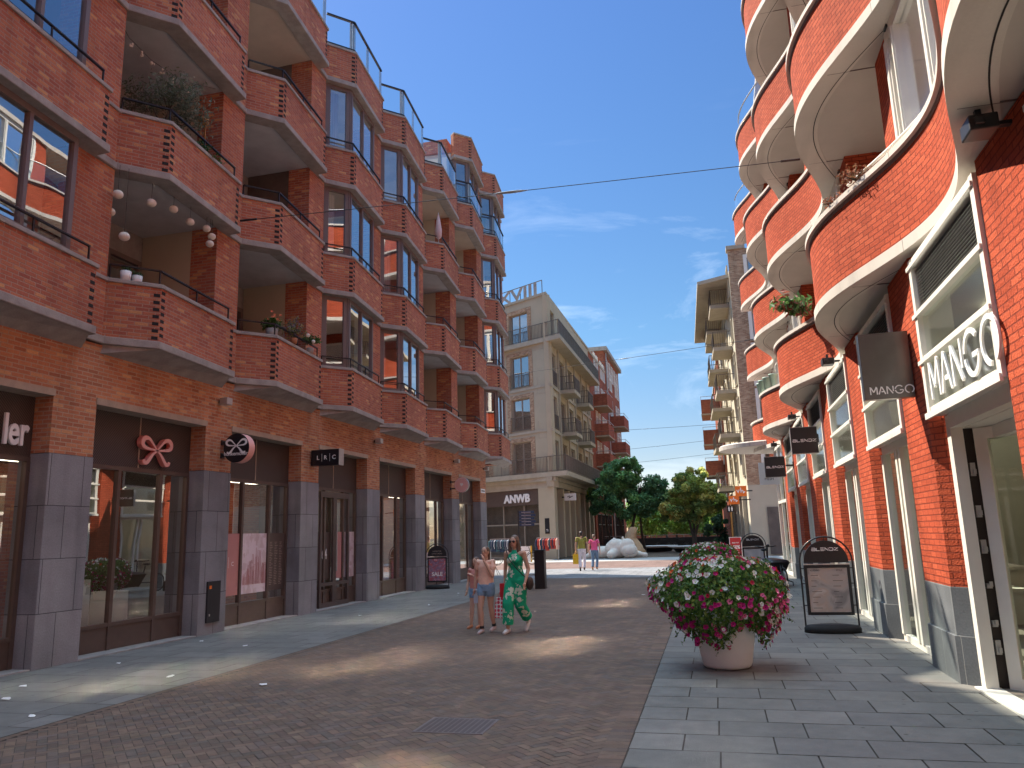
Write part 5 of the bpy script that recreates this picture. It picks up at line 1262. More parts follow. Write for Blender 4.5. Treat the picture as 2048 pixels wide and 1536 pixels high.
# ------------------------------------------------------------------ pavement boards
def arch_board(t, w_, zt, z0, z1, th=0.05, poster_m='poster_white', rot=0.0, txt=None):
    """black arched frame on an oval rubber base, built facing -y in local metres"""
    r = w_/2; fr = M(); zc = zt-r
    ar = [(r*math.cos(rad(a_)), 0, zc+r*math.sin(rad(a_))) for a_ in range(0, 181, 9)]
    fr.tube([(r, 0, 0.1)]+ar+[(-r, 0, 0.1)], 0.014, 8)
    for a_ in (55, 90, 125): fr.tube([((r-0.0)*math.cos(rad(a_)), 0, zc+r*math.sin(rad(a_))), ((r-0.09)*math.cos(rad(a_)), 0, zc+(r-0.09)*math.sin(rad(a_)))], 0.007, 6)
    for s in (1, -1):
        for zz in (z0+0.15, (z0+z1)/2+0.1, z1-0.05): fr.tube([(s*r, 0, zz), (s*(r-0.06), 0, zz)], 0.009, 6)
    fr.build('tube_frame', 'black_metal', t)
    hd = M(); r2 = r-0.06; top = [(r2*math.cos(rad(a_)), zc+r2*math.sin(rad(a_))) for a_ in range(0, 181, 6)]; zb = z1+0.035
    ol = [(r2, zb)]+top+[(-r2, zb)]
    hd.face([(x, -0.02, z) for x, z in ol][::-1][::-1]); hd.face([(x, 0.02, z) for x, z in ol][::-1])
    for i in range(len(ol)): (xa, za), (xb, zb2) = ol[i], ol[(i+1) % len(ol)]; hd.face([(xa, -0.02, za), (xa, 0.02, za), (xb, 0.02, zb2), (xb, -0.02, zb2)])
    h_ = hd.build('head_panel', 'black_satin', t)
    bz = M(); e = 0.045; x0, x1 = -r+0.05, r-0.05
    for a_, b_, c_, d_ in ((x0, x0+e, z0, z1), (x1-e, x1, z0, z1), (x0+e, x1-e, z0, z0+e), (x0+e, x1-e, z1-e, z1)): bz.box(a_, b_, -th/2, th/2, c_, d_)
    bo = bz.build('poster_frame', 'black_satin', t, bevel=0.003)
    bz = M(); bz.box(x0+e, x1-e, -th/2+0.012, th/2-0.012, z0+e, z1-e); po = bz.build('poster', poster_m, bo)
    bz = M(); bz.box(x0, x1, -th/2-0.004, -th/2+0.0, z1+0.006, z1+0.02); bz.box(-0.05, 0.05, -th/2-0.008, -th/2-0.004, z1+0.004, z1+0.024); bz.build('clip_rail', 'silver', bo)
    bs = M(); rows = [(0.001, 0.0), (1.0, 0.0), (1.0, 0.07), (0.93, 0.11), (0.5, 0.13), (0.001, 0.13)]
    bs.grid([[(q*(r+0.03)*math.cos(2*PI*k/40), q*0.24*math.sin(2*PI*k/40), z) for k in range(40)] for q, z in rows], closed=True); bs.build('rubber_base', 'black_rubber', t)
    return h_, po, r, zc, (x0+e, x1-e, z0+e, z1-e, -th/2+0.010)
def soft_art(name, cols, sc, seed):
    m, n, l, bb = newmat(name); bb.inputs['Roughness'].default_value = 0.25
    u = n.new('ShaderNodeUVMap'); mpp = n.new('ShaderNodeMapping'); mpp.inputs['Location'].default_value = (seed, seed*2, 0); z = n.new('ShaderNodeTexNoise'); z.inputs['Scale'].default_value = sc; z.inputs['Detail'].default_value = 3; z.inputs['Distortion'].default_value = 1.2
    l.new(u.outputs[0], mpp.inputs[0]); l.new(mpp.outputs[0], z.inputs['Vector']); r = n.new('ShaderNodeValToRGB'); e = r.color_ramp.elements
    e[0].position = 0.3; e[0].color = (*cols[0], 1); e[1].position = 0.7; e[1].color = (*cols[-1], 1)
    for i, c_ in enumerate(cols[1:-1]): q = e.new(0.3+0.4*(i+1)/(len(cols)-1)); q.color = (*c_, 1)
    l.new(z.outputs['Fac'], r.inputs[0]); l.new(r.outputs[0], bb.inputs['Base Color'])
soft_art('poster_portrait', [(0.30, 0.27, 0.26), (0.48, 0.42, 0.39), (0.55, 0.42, 0.35), (0.66, 0.60, 0.56)], 2.6, 1.3)
soft_art('poster_cream', [(0.45, 0.45, 0.47), (0.62, 0.60, 0.60), (0.72, 0.70, 0.70)], 2.2, 5.1)
soft_art('poster_sale', [(0.45, 0.05, 0.07), (0.55, 0.25, 0.32), (0.25, 0.20, 0.30), (0.60, 0.10, 0.10), (0.62, 0.52, 0.6)], 7, 2.2)
t = thing('pavement_sign', 'nearest black arched sign reading BLENDZ holding a portrait poster on the right pavement', 'advertising board', (1.63, 13.7, 0.006), rotz=0.0, local=True)
h_, po, r, zc, (a_, b_, c_, d_, yf) = arch_board(t, 0.80, 1.50, 0.27, 1.05, poster_m='poster_portrait')
b = M(); l, w_ = blendz(0.042); strokes(b, l, 0.012, (-w_/2, -0.021, 1.28), (1, 0, 0), depth=0.003); b.build('lettering', 'letter_white', h_)
b = M(); rr_ = random.Random(9)
for i in range(7):
    for s in (0, 1):
        x0 = a_+0.05+s*0.33; zz = d_-0.12-i*0.085; b.box(x0, x0+rr_.uniform(0.07, 0.16), yf-0.001, yf+0.0, zz, zz+0.006)
put_text(b, 'KLEDING', 0.035, (a_+0.12, yf-0.001, d_-0.05), (1, 0, 0), depth=0.001); put_text(b, 'STYLE', 0.035, (b_-0.12, yf-0.001, d_-0.05), (1, 0, 0), depth=0.001)
b.build('writing', 'rail_dark', po)
t = thing('pavement_sign', 'farther black arched sign reading BLENDZ with a pale poster beside the cargo bike', 'advertising board', (1.03, 27.0, 0.006), rotz=0.0, local=True)
h_, po, r, zc, _ = arch_board(t, 0.80, 1.50, 0.27, 1.05, poster_m='poster_cream')
b = M(); l, w_ = blendz(0.042); strokes(b, l, 0.012, (-w_/2, -0.021, 1.28), (1, 0, 0), depth=0.003); b.build('lettering', 'letter_white', h_)
t = thing('pavement_sign', 'black arched sign with a pink and red SALE poster against the left shopfront', 'advertising board', (-9.17, 24.8, 0.006), rotz=0.18, local=True)
h_, po, r, zc, (a_, b_, c_, d_, yf) = arch_board(t, 0.76, 1.46, 0.22, 1.02, poster_m='poster_sale')
b = M(); put_text(b, 'LADIES FOR', 0.055, (0, -0.021, 1.20), (1, 0, 0), depth=0.002); put_text(b, 'LITTLE LADIES', 0.055, (0, -0.021, 1.12), (1, 0, 0), depth=0.002); b.build('lettering', 'ceiling_wood', h_)
b = M(); put_text(b, 'SALE', 0.17, (0, yf-0.001, 0.42), (1, 0, 0), depth=0.002, bold=0.006); b.build('writing', 'letter_white', po)
# ------------------------------------------------------------------ planters, trees
def leaf_quad(mb, c, nrm, s, col, asp=1.7, m=0):
    n = Vector(nrm).normalized(); a = Vector((R.gauss(0, 1), R.gauss(0, 1), R.gauss(0, 1))); a = (a-n*a.dot(n)).normalized(); b = n.cross(a)
    c = Vector(c); l, w = a*s*asp/2, b*s/2
    mb.face([c-l, c+w*0.9-l*0.1+n*s*0.12, c+l, c-w*0.9-l*0.1+n*s*0.12], m, col=col)
def flower(mb, c, nrm, r, col, eye, m=0):
    n = Vector(nrm).normalized(); a = Vector((R.gauss(0, 1), R.gauss(0, 1), R.gauss(0, 1))); a = (a-n*a.dot(n)).normalized(); b = n.cross(a); c = Vector(c)
    k = 10; P = []
    for i in range(k):
        t = 2*PI*i/k; rr_ = r*(1.0 if i % 2 == 0 else 0.80)*R.uniform(0.9, 1.08); P.append(c+a*math.cos(t)*rr_+b*math.sin(t)*rr_+n*r*R.uniform(0.1, 0.28))
    e = c-n*r*0.25
    for i in range(k): mb.face([e+(P[i]-e)*0.25, P[i], P[(i+1) % k], e+(P[(i+1) % k]-e)*0.25], m, col=tuple(x*R.uniform(0.88, 1.1) for x in col))
    mb.face([e+(P[i]-e)*0.25 for i in range(k)], m, col=eye)
WHT, MAG, CRI, ORG_, PNK = (0.80, 0.79, 0.74), (0.50, 0.015, 0.19), (0.50, 0.02, 0.06), (0.75, 0.12, 0.02), (0.72, 0.16, 0.30)
def make_planter(loc, label, seed, dark=0.0):
    R.seed(seed)
    t = thing('flower_planter', label, 'planter', loc, 'round white flower planters', local=True)
    b = M(); b.lathe([(0.001, 0.01), (0.27, 0.01), (0.288, 0.03), (0.30, 0.06), (0.395, 0.60), (0.40, 0.64), (0.37, 0.64), (0.36, 0.58), (0.001, 0.56)], 48); b.build('pot', 'pot_white', t)
    lf = M(); RX, RZ = 0.76, 0.50
    lob = [(R.uniform(0, 2*PI), R.uniform(-0.5, 1), R.uniform(0.04, 0.10)) for _ in range(16)]
    def surf(a, e):
        """point on the drooping mound: a azimuth, e from -1 (skirt) to 1 (top)"""
        k = 1+sum(h*math.exp(-((math.atan2(math.sin(a-la), math.cos(a-la)))**2/0.15+(e-le)**2/0.12)) for la, le, h in lob)
        if e >= 0: r = RX*math.cos(e*PI/2*0.97)**0.75; z = 0.80+RZ*math.sin(e*PI/2)
        else: r = RX*(1-0.30*e*e-0.10*(-e)); z = 0.80+e*(0.42+0.12*math.sin(3*a+1)+0.06*math.sin(7*a))
        return Vector((r*k*math.cos(a), r*k*math.sin(a)*0.96, z+0.06*(k-1)))
    def nrm(a, e): return Vector((math.cos(a), math.sin(a), 0.15+1.2*max(e, 0)**1.3-0.25*(e < 0)))
    for i in range(15000):
        a = R.uniform(0, 2*PI); e = R.uniform(-1, 1) if R.random() < 0.7 else R.uniform(-0.2, 1); q = surf(a, e); dp = R.random()**1.8
        c0 = Vector((0, 0, 0.72)); q = c0+(q-c0)*(1.0-0.34*dp)+Vector([R.gauss(0, 0.014) for _ in range(3)])
        n = nrm(a, e)+Vector([R.gauss(0, 0.55) for _ in range(3)])
        g_ = R.choice([(0.07, 0.16, 0.03), (0.11, 0.22, 0.045), (0.16, 0.28, 0.055), (0.055, 0.13, 0.035), (0.24, 0.34, 0.075)])
        leaf_quad(lf, q, n, R.uniform(0.020, 0.042), jit(g_, 0.2))
    for i in range(60):      # trailing stems
        a = R.uniform(0, 2*PI); q0 = surf(a, R.uniform(-0.9, 0.9)); d = (q0-Vector((0, 0, 0.8))).normalized()
        for j in range(9): leaf_quad(lf, q0+d*0.014*j+Vector([R.gauss(0, 0.01) for _ in range(3)])-Vector((0, 0, 0.0006*j*j)), d+Vector([R.gauss(0, .6) for _ in range(3)]), R.uniform(0.018, 0.032), jit((0.09, 0.18, 0.04), 0.2))
    struct(lf.build('foliage', 'leaf', t), 'stuff')
    fl = M()
    for i in range(900):
        a = R.uniform(0, 2*PI); e = R.uniform(-1, 0.97); q = surf(a, e)*1.0
        if math.sin(a*3+e*5+seed)+math.sin(e*9-a*4)*0.8+R.gauss(0, 0.35) < -0.95: continue
        sc_ = 1.0; n = nrm(a, e); c0 = Vector((0, 0, 0.72)); q = c0+(q-c0)*R.uniform(1.0, 1.045)
        sx = math.cos(a); hgt = e
        wv = math.sin(a*2.0+1.0)+math.sin(e*4+a*3)*0.7
        if hgt > 0.1: pool = [WHT, WHT, WHT, WHT, MAG, CRI, ORG_] if sx < 0.25 or wv > 0.6 else [WHT, PNK, MAG, MAG, CRI]
        elif sx < -0.2: pool = [MAG, MAG, MAG, (0.36, 0.01, 0.15), WHT]
        else: pool = [WHT, WHT, MAG, MAG, CRI] if wv > 0 else [MAG, MAG, PNK, WHT]
        if dark: pool = [CRI, (0.30, 0.02, 0.08), WHT, MAG]+pool
        col = R.choice(pool); eye = (0.45, 0.5, 0.12) if col is WHT else tuple(x*0.35 for x in col)
        flower(fl, q, n+Vector([R.gauss(0, 0.3) for _ in range(3)])+Vector((0, -0.3, 0.15)), R.uniform(0.020, 0.043), col, eye)
    struct(fl.build('blossom', 'petal', t), 'stuff')
    return t
p1 = make_planter((-0.03, 10.32, 0.008), 'nearest big white planter overflowing with magenta and white petunias on the right pavement edge', 11)
p2 = make_planter((-0.30, 21.5, 0.008), 'second white flower planter half hidden behind the nearest one, darker red blossoms', 23, 1.0)
R.seed(77)
t = thing('grass_planter', 'tuft of yellow green ornamental grass in a dark box behind the flower planters', 'plant', (0.62, 26.0, 0.01))
b = M(); b.box(0.36, 0.88, 25.75, 26.25, 0.01, 0.38); b.build('box', 'black_metal', t, bevel=0.01)
b = M()
for i in range(260):
    a = R.uniform(0, 2*PI); L = R.uniform(0.35, 0.62); x, y = 0.62+0.12*math.cos(a), 26+0.12*math.sin(a); o = Vector((math.cos(a), math.sin(a), 0)); w = Vector((-o.y, o.x, 0))*0.006
    P = [Vector((x, y, 0.38))+o*L*0.7*s*s+Vector((0, 0, L*(s-0.35*s*s))) for s in (0, .4, .75, 1)]; c = jit(R.choice([(0.22, 0.25, 0.05), (0.34, 0.30, 0.09), (0.14, 0.2, 0.05)]), 0.15)
    for k in range(3): b.face([P[k]-w*(1-k*.3), P[k]+w*(1-k*.3), P[k+1]+w*(.7-k*.3), P[k+1]-w*(.7-k*.3)], col=c)
b.build('blades', 'leaf', t)
def tree(label, x, y, h_tr, crown, trunks, n, ls, cols, seed, name='tree', group='trees on the square'):
    """crown: list of (dx, dy, z, rx, ry, rz) lobes; leaves fill shells of many small puffs inside them"""
    R.seed(seed); t = thing(name, label, 'tree', (x, y, 0), group)
    b = M()
    for pts, r0, r1 in trunks:
        pts = [Vector((x+p[0], y+p[1], p[2])) for p in pts]; k = len(pts); b.tube(pts, [r0+(r1-r0)*i/(k-1) for i in range(k)], 8)
        e = pts[-1]
        for j in range(7):
            d = Vector((R.gauss(0, 1), R.gauss(0, .8), R.uniform(0.4, 1.4))).normalized(); L = R.uniform(0.8, 1.9); m_ = e+d*L*0.5+Vector((0, 0, .1)); b.tube([e, m_, e+d*L], [r1*0.8, r1*0.5, r1*0.15], 6)
    b.build('trunk', 'bark', t)
    lf = M(); puffs = []
    for (dx, dy, z, rx, ry, rz) in crown:
        for _ in range(int(15*rx*rz)+5):
            u = Vector((R.gauss(0, 1), R.gauss(0, 1), R.gauss(0, 1))).normalized()*R.uniform(0.45, 1.0)**0.6
            puffs.append((Vector((x+dx+u.x*rx, y+dy+u.y*ry, z+u.z*rz)), R.uniform(0.22, 0.50)*min(1, rx/1.2), jit(R.choice(cols), 0.22)))
    for i in range(n):
        c, r, col = R.choice(puffs); u = Vector((R.gauss(0, 1), R.gauss(0, 1), R.gauss(0, 0.7))).normalized()*r*R.uniform(0.5, 1.15)
        leaf_quad(lf, c+u, u+Vector((0, 0, 0.5))+Vector([R.gauss(0, .5) for _ in range(3)]), ls*R.uniform(0.7, 1.3), jit(col, 0.16), 1.8)
    lf.build('crown', 'leaf', t)
DG = [(0.131, 0.299, 0.13), (0.176, 0.374, 0.168), (0.241, 0.457, 0.181), (0.11, 0.248, 0.13)]
OG = [(0.316, 0.422, 0.125), (0.235, 0.36, 0.125), (0.63, 0.634, 0.221), (0.196, 0.296, 0.11)]
LG = [(0.20, 0.36, 0.07), (0.24, 0.42, 0.09), (0.16, 0.30, 0.06), (0.30, 0.46, 0.12)]
tree('large dark green tree with two leaning trunks behind the pale sculpture', -6.9, 64, 0,
     [(-0.6, 0, 6.4, 1.6, 1.5, 1.2), (-2.0, 0.2, 4.9, 1.4, 1.4, 1.3), (0.9, 0.2, 5.2, 1.6, 1.5, 1.2), (2.3, 0, 5.3, 0.9, 1, 0.6), (-0.4, -0.3, 3.9, 2.0, 1.5, 1.0), (1.4, 0, 3.7, 1.2, 1.2, 0.9), (0.2, 0, 7.3, 0.8, .8, .45), (-2.6, 0, 3.6, .7, .7, .7), (2.4, 0, 4.2, 1.1, 1.0, 0.9), (-1.2, 0, 5.6, 1.2, 1.1, 1.0)],
     [([(-0.5, 0, 0), (-0.55, 0, 1.2), (-0.9, 0, 2.6), (-1.5, 0, 4.2)], 0.17, 0.07), ([(-0.4, 0.05, 0), (-0.1, 0, 1.4), (0.3, 0, 2.8), (0.7, 0, 4.6)], 0.19, 0.07), ([(0.95, 0.8, 0), (0.75, 0.7, 1.5), (0.7, .6, 3.2)], 0.15, 0.07), ([(-1.5, 0.3, 0), (-1.9, 0.2, 1.6), (-2.1, 0.1, 3.4)], 0.10, 0.05)], 30000, 0.15, DG, 5)
tree('olive green multi-stem tree in the round white planter, right of the larger tree', -1.95, 63, 0,
     [(0.0, 0, 5.0, 1.5, 1.4, 1.1), (-1.0, 0, 4.0, 1.1, 1.1, 1.2), (1.1, 0, 4.2, 1.2, 1.1, 1.1), (0.5, 0, 6.0, 0.9, .9, .7), (0, 0, 3.1, 1.7, 1.3, 0.8), (1.8, 0.2, 3.8, 0.7, .7, .7), (-0.7, 0, 5.5, .6, .6, .5), (-1.6, 0, 3.2, .9, .8, .8), (0.3, 0, 4.4, 1.6, 1.3, 1.3)],
     [([(0, 0, 0.3), (-0.05, 0, 1.2), (-0.35, 0, 2.6)], 0.17, 0.08), ([(0.05, 0, 0.3), (0.1, 0, 1.3), (0.5, 0, 2.4), (1.2, 0, 3.4)], 0.14, 0.06), ([(0.0, 0.1, 0.3), (0.05, 0.1, 2), (0.1, 0, 3.5)], 0.11, 0.06)], 26000, 0.14, OG, 6)
for i, (x, y, z, s, lb) in enumerate([(-9.5, 104, 3.4, 3.2, 'bright green bushy tree behind the quay wall, far left of the group'), (-5.6, 107, 3.6, 3.0, 'bright green bushy tree behind the quay wall between the two square trees'), (-2.2, 112, 3.2, 2.8, 'small pale green tree directly behind the olive green tree'),
                                      (1.0, 102, 3.8, 2.4, 'bright green bushy tree left of the far right brick house'), (-7.5, 116, 4.4, 3.4, 'tall pale green tree farthest back on the left')]):
    tree(lb, x, y, 0, [(0, 0, z, s, s*.8, z*0.62), (s*0.5, 0, z*0.8, s*.7, s*.6, z*.5), (-s*0.5, 0, z*1.2, s*.6, s*.6, z*.4)], [([(0, 0, 0), (0.1, 0, z*0.8)], 0.16, 0.08)], 7500, 0.22, LG, 40+i, group='trees beyond the quay')
tree('small blue green shrub tree beside the toilet sign', -0.15, 60, 0, [(0, 0, 1.6, 0.85, .8, 0.9), (0.3, 0, 2.2, .5, .5, .5)], [([(0, 0, 0), (0, 0, 1.2)], 0.06, 0.03)], 3600, 0.12, [(0.05, 0.11, 0.06), (0.07, 0.14, 0.07)], 50)
for x, y, rx, lb in ((-1.95, 63.0, 2.1, 'white rimmed round planter bench under the olive green tree'), (-5.3, 66.5, 1.9, 'white rimmed round planter bench right of the sculpture')):
    t = thing('planter_bench', lb, 'bench', (x, y, 0), 'round planter benches'); ry = rx*0.7
    def el(q, z): return [(x+rx*q*math.cos(2*PI*k/40), y+ry*q*math.sin(2*PI*k/40), z) for k in range(40)]
    b = M(); b.grid([el(0.70, 0.0), el(0.82, 0.3)], closed=True); b.build('base', 'black_metal', t)
    b = M(); b.grid([el(0.82, 0.30), el(0.98, 0.38), el(1.0, 0.43), el(0.98, 0.47), el(0.72, 0.47), el(0.001, 0.44)], closed=True); b.build('seat', 'pot_white', t)
# ------------------------------------------------------------------ remeshed organic shapes
def organic(mb, name, m_, parent, voxel=0.012, smooth=4, org=None):
    me = bpy.data.meshes.new(name); me.from_pydata(mb.v, [], mb.f)
    o = bpy.data.objects.new(name, me); C.objects.link(o)
    md = o.modifiers.new('r', 'REMESH'); md.mode = 'VOXEL'; md.voxel_size = voxel; md.use_smooth_shade = True
    s = o.modifiers.new('s', 'SMOOTH'); s.factor = 0.5; s.iterations = smooth
    bpy.context.view_layer.update(); dg = bpy.context.evaluated_depsgraph_get()
    m2 = bpy.data.meshes.new_from_object(o.evaluated_get(dg)); m2.name = name; o.modifiers.clear(); o.data = m2; bpy.data.meshes.remove(me)
    m2.materials.clear(); m2.materials.append(MT[m_]); o.parent = parent; ORG[o.name] = (0, 0, 0)
    for p in m2.polygons: p.use_smooth = True
    return o
def cap(mb, pts, rs, n=10, sq=None):
    mb.tube(pts, rs, n, sq=sq)
    for p, r in ((pts[0], rs[0]), (pts[-1], rs[-1])): mb.ball(p, r*0.995, 10)
# reclining stone figure: rounded trunk, big lowered head, stubby limbs
t = thing('stone_sculpture', 'pale carved stone sculpture of a plump reclining animal lying on the square', 'sculpture', (-6.3, 50.8, 0), local=True)
b = M()
b.ball((-0.2, 0.42, 0.60), (0.82, 0.72, 0.64), 24); b.ball((-1.2, 0.9, 0.38), (1.0, 0.7, 0.42), 20); b.ball((-0.3, 0.25, 0.86), (0.5, 0.5, 0.40), 18)
b.ball((0.62, -0.1, 0.48), (0.54, 0.50, 0.47), 24); b.ball((0.52, 0.05, 0.80), (0.47, 0.46, 0.46), 22)
for x, z in ((0.22, 1.28), (-0.35, 1.22)): b.ball((x, 0.15, z), (0.10, 0.09, 0.13), 12)
cap(b, [(-0.25, 0.0, 0.45), (-0.45, -0.35, 0.30), (-0.55, -0.55, 0.26)], [0.34, 0.28, 0.25], 16); cap(b, [(0.9, 0.4, 0.3), (1.45, 0.1, 0.22), (1.62, 0.0, 0.2)], [0.26, 0.14, 0.17], 14)
cap(b, [(-1.9, 0.9, 0.25), (-2.3, 0.7, 0.15)], [0.26, 0.16], 12)
organic(b, 'body', 'statue_stone', t, 0.035, 14)
b = M(); b.tube([(0.42, -0.54, 0.36), (0.6, -0.60, 0.28), (0.82, -0.60, 0.27), (1.0, -0.50, 0.34)], 0.022, 6); b.build('mouth', 'concrete', t)
t = thing('sandstone_cone', 'sand coloured rough stone cone rising behind the pale sculpture', 'sculpture', (-6.2, 57.5, 0), local=True)
b = M(); R.seed(3); rows = []
for i in range(9):
    z = 2.0*i/8; r_ = 0.85*(1-(i/8)*0.72)+0.05*math.sin(i*2.2); rows.append([(0.12*math.sin(i)+r_*math.cos(2*PI*k/18)*R.uniform(.9, 1.1), r_*math.sin(2*PI*k/18)*R.uniform(.9, 1.1), z) for k in range(18)])
b.grid(rows, closed=True); b.face(rows[-1]); mat('sandstone', (0.52, 0.38, 0.24), 0.9, var=0.15, scale=5, bump=0.5); b.build('stone', 'sandstone', t)
# ------------------------------------------------------------------ people
mat('skin', (0.60, 0.35, 0.25), 0.55, var=0.04, scale=12); mat('skin_tan', (0.52, 0.29, 0.20), 0.55, var=0.04, scale=12)
mat('hair_brown', (0.14, 0.08, 0.05), 0.5, var=0.25, scale=40); mat('hair_dark', (0.045, 0.028, 0.022), 0.5, var=0.25, scale=40)
mat('denim', (0.22, 0.36, 0.52), 0.85, var=0.18, scale=30, bump=0.1); mat('jeans', (0.13, 0.21, 0.33), 0.85, var=0.2, scale=20)
mat('shoe_white', (0.72, 0.68, 0.66), 0.6, var=0.05); mat('shoe_pink', (0.60, 0.45, 0.44), 0.6, var=0.12, scale=40); mat('sandal', (0.48, 0.20, 0.10), 0.6)
mat('peach', (0.92, 0.56, 0.42), 0.9, var=0.10, scale=14); mat('hot_pink', (0.80, 0.12, 0.30), 0.9, var=0.06); mat('olive_shirt', (0.30, 0.28, 0.06), 0.9, var=0.06); mat('white_trousers', (0.70, 0.66, 0.72), 0.9, var=0.04)
mat('yellow_bag', (0.72, 0.44, 0.02), 0.6); mat('red_bag', (0.62, 0.02, 0.03), 0.55); mat('lips', (0.42, 0.12, 0.10), 0.5, var=0); mat('rose_top', (0.62, 0.26, 0.22), 0.9, var=0.1)
def pattern(name, base, dots, sc, thr, kind='noise'):
    m, n, l, bb = newmat(name); bb.inputs['Roughness'].default_value = 0.8; tcn = n.new('ShaderNodeTexCoord')
    if kind == 'noise':
        z = n.new('ShaderNodeTexVoronoi'); z.inputs['Scale'].default_value = sc; z.feature = 'SMOOTH_F1'; z.inputs['Smoothness'].default_value = 0.35
        w = n.new('ShaderNodeTexNoise'); w.inputs['Scale'].default_value = sc*1.3; w.inputs['Detail'].default_value = 3; va = n.new('ShaderNodeMixRGB'); va.blend_type = 'ADD'; va.inputs[0].default_value = 0.32
        l.new(tcn.outputs['Object'], w.inputs['Vector']); l.new(tcn.outputs['Object'], va.inputs[1]); l.new(w.outputs['Color'], va.inputs[2]); l.new(va.outputs[0], z.inputs['Vector'])
    else:
        z = n.new('ShaderNodeTexVoronoi'); z.inputs['Scale'].default_value = sc; z.inputs['Randomness'].default_value = 0.15; l.new(tcn.outputs['Object'], z.inputs['Vector'])
    r = n.new('ShaderNodeValToRGB'); r.color_ramp.interpolation = 'CONSTANT' if kind != 'noise' else 'EASE'; e = r.color_ramp.elements; e[0].color = (*dots, 1); e[1].color = (*base, 1); e[0].position = thr*0.85; e[1].position = thr
    if kind != 'noise': e[0].position = 0
    l.new(z.outputs['Distance'], r.inputs[0]); l.new(r.outputs[0], bb.inputs['Base Color'])
pattern('floral_green', (0.0, 0.36, 0.18), (0.62, 0.66, 0.52), 7.5, 0.40); pattern('dotted_white', (0.82, 0.78, 0.76), (0.62, 0.04, 0.08), 15, 0.42, 'dots')
def person(label, loc, rotz, s, J, top, top_m, bottom, bottom_m, skin='skin', hair='hair_brown', hair_kind='long', shoe='shoe_white', fem=True, shades=False, sleeve=0.0, group=None, sock=None, face=True, hand_pose=('down', 'down')):
    """J: joints in metres of a 1.70 m figure facing -y; s scales it"""
    t = thing('person', label, 'person', loc, group, rotz, local=True)
    V = lambda p: Vector(p)*s
    b = M(); sw = 0.165 if fem else 0.19
    pel, ch, nk, hd = V(J['pelvis']), V(J['chest']), V(J['neck']), V(J['head'])
    b.tube([pel+V((0, 0, -0.08)), pel+V((0, 0, 0.05)), (pel+ch)/2+V((0, 0, 0.02)), ch+V((0, 0, 0.03)), ch+V((0, 0.0, 0.13))], [0.15*s, 0.155*s, 0.118*s, 0.145*s, 0.10*s], 16, sq=0.68)
    if fem and not shades is None and s > 0.93:
        for sx in (-1, 1): b.ball(ch+V((sx*0.065, -0.07, 0.0)), 0.062*s, 12)
    cap(b, [ch+V((0, 0.01, 0.11)), nk, hd+V((0, 0.02, -0.06))], [0.06*s, 0.046*s, 0.048*s], 12)
    b.ball(hd+V((0, 0.012, 0.015)), (0.074*s, 0.094*s, 0.100*s), 20); b.ball(hd+V((0, -0.022, -0.055)), (0.050*s, 0.058*s, 0.058*s), 16)
    b.ball(hd+V((0, -0.088, -0.012)), (0.012*s, 0.018*s, 0.022*s), 8)
    for sx in (-1, 1): b.ball(hd+V((sx*0.074, 0.012, -0.01)), (0.010*s, 0.018*s, 0.028*s), 8)
    for k, sd_ in (('L', -1), ('R', 1)):
        sh_, el, wr = V(J['sh'+k]), V(J['el'+k]), V(J['wr'+k])
        cap(b, [ch+V((0, 0, 0.09)), sh_], [0.06*s, 0.052*s]); cap(b, [sh_, (sh_+el)/2, el], [0.050*s, 0.043*s, 0.036*s]); cap(b, [el, (el+wr)/2, wr], [0.036*s, 0.032*s, 0.023*s])
        hp = V(J['hp'+k]); kn, an = V(J['kn'+k]), V(J['an'+k])
        cap(b, [hp, (hp+kn)/2, kn], [0.088*s, 0.072*s, 0.052*s], 12); cap(b, [kn, kn+(an-kn)*0.35, an], [0.052*s, 0.054*s, 0.033*s], 12)
        # hand: palm, four unequal fingers and a thumb from the side of the palm
        d = (wr-el).normalized() if 'hd'+k not in J else Vector(J['hd'+k]).normalized()
        side = Vector((0, -1, 0)); side = (side-d*side.dot(d)).normalized(); nn = d.cross(side)
        pc = wr+d*0.045*s
        b.tube([wr, wr+d*0.03*s, wr+d*0.085*s], [0.022*s, 0.030*s, 0.034*s], 10, sq=0.5) if False else b.ball(pc, 0.030*s, 10)
        cap(b, [pc-side*0.018*s, pc+side*0.018*s], [0.020*s, 0.020*s]); cap(b, [pc+d*0.03*s-side*0.018*s, pc+d*0.03*s+side*0.018*s], [0.015*s, 0.015*s])
        curl = nn*(-sd_)
        for fi, L in enumerate((0.070, 0.078, 0.072, 0.056)):
            f0 = pc+d*0.035*s+side*(0.024-0.016*fi)*s; f1 = f0+d*L*0.5*s+curl*0.006*s; f2 = f1+d*L*0.36*s+curl*0.022*s; cap(b, [f0, f1, f2], [0.0095*s, 0.0088*s, 0.0072*s], 7)
        th0 = pc+side*0.022*s-d*0.01*s; cap(b, [th0, th0+side*0.022*s+d*0.025*s, th0+side*0.026*s+d*0.055*s], [0.012*s, 0.0105*s, 0.008*s], 7)
    organic(b, 'body', skin, t, 0.0075*s, 2)
    # clothes
    c = M()
    c.tube([pel+V((0, 0, 0.0)), pel+V((0, 0, 0.08)), (pel+ch)/2+V((0, 0, 0.03)), ch+V((0, 0, 0.04)), ch+V((0, 0, 0.125))], [0.172*s, 0.166*s, (0.133 if s > 0.97 else 0.158)*s if fem else 0.155*s, 0.160*s, 0.118*s], 18, sq=0.72)
    if fem and s > 0.93:
        for sx in (-1, 1): c.ball(ch+V((sx*0.065, -0.075, 0.0)), 0.068*s, 12)
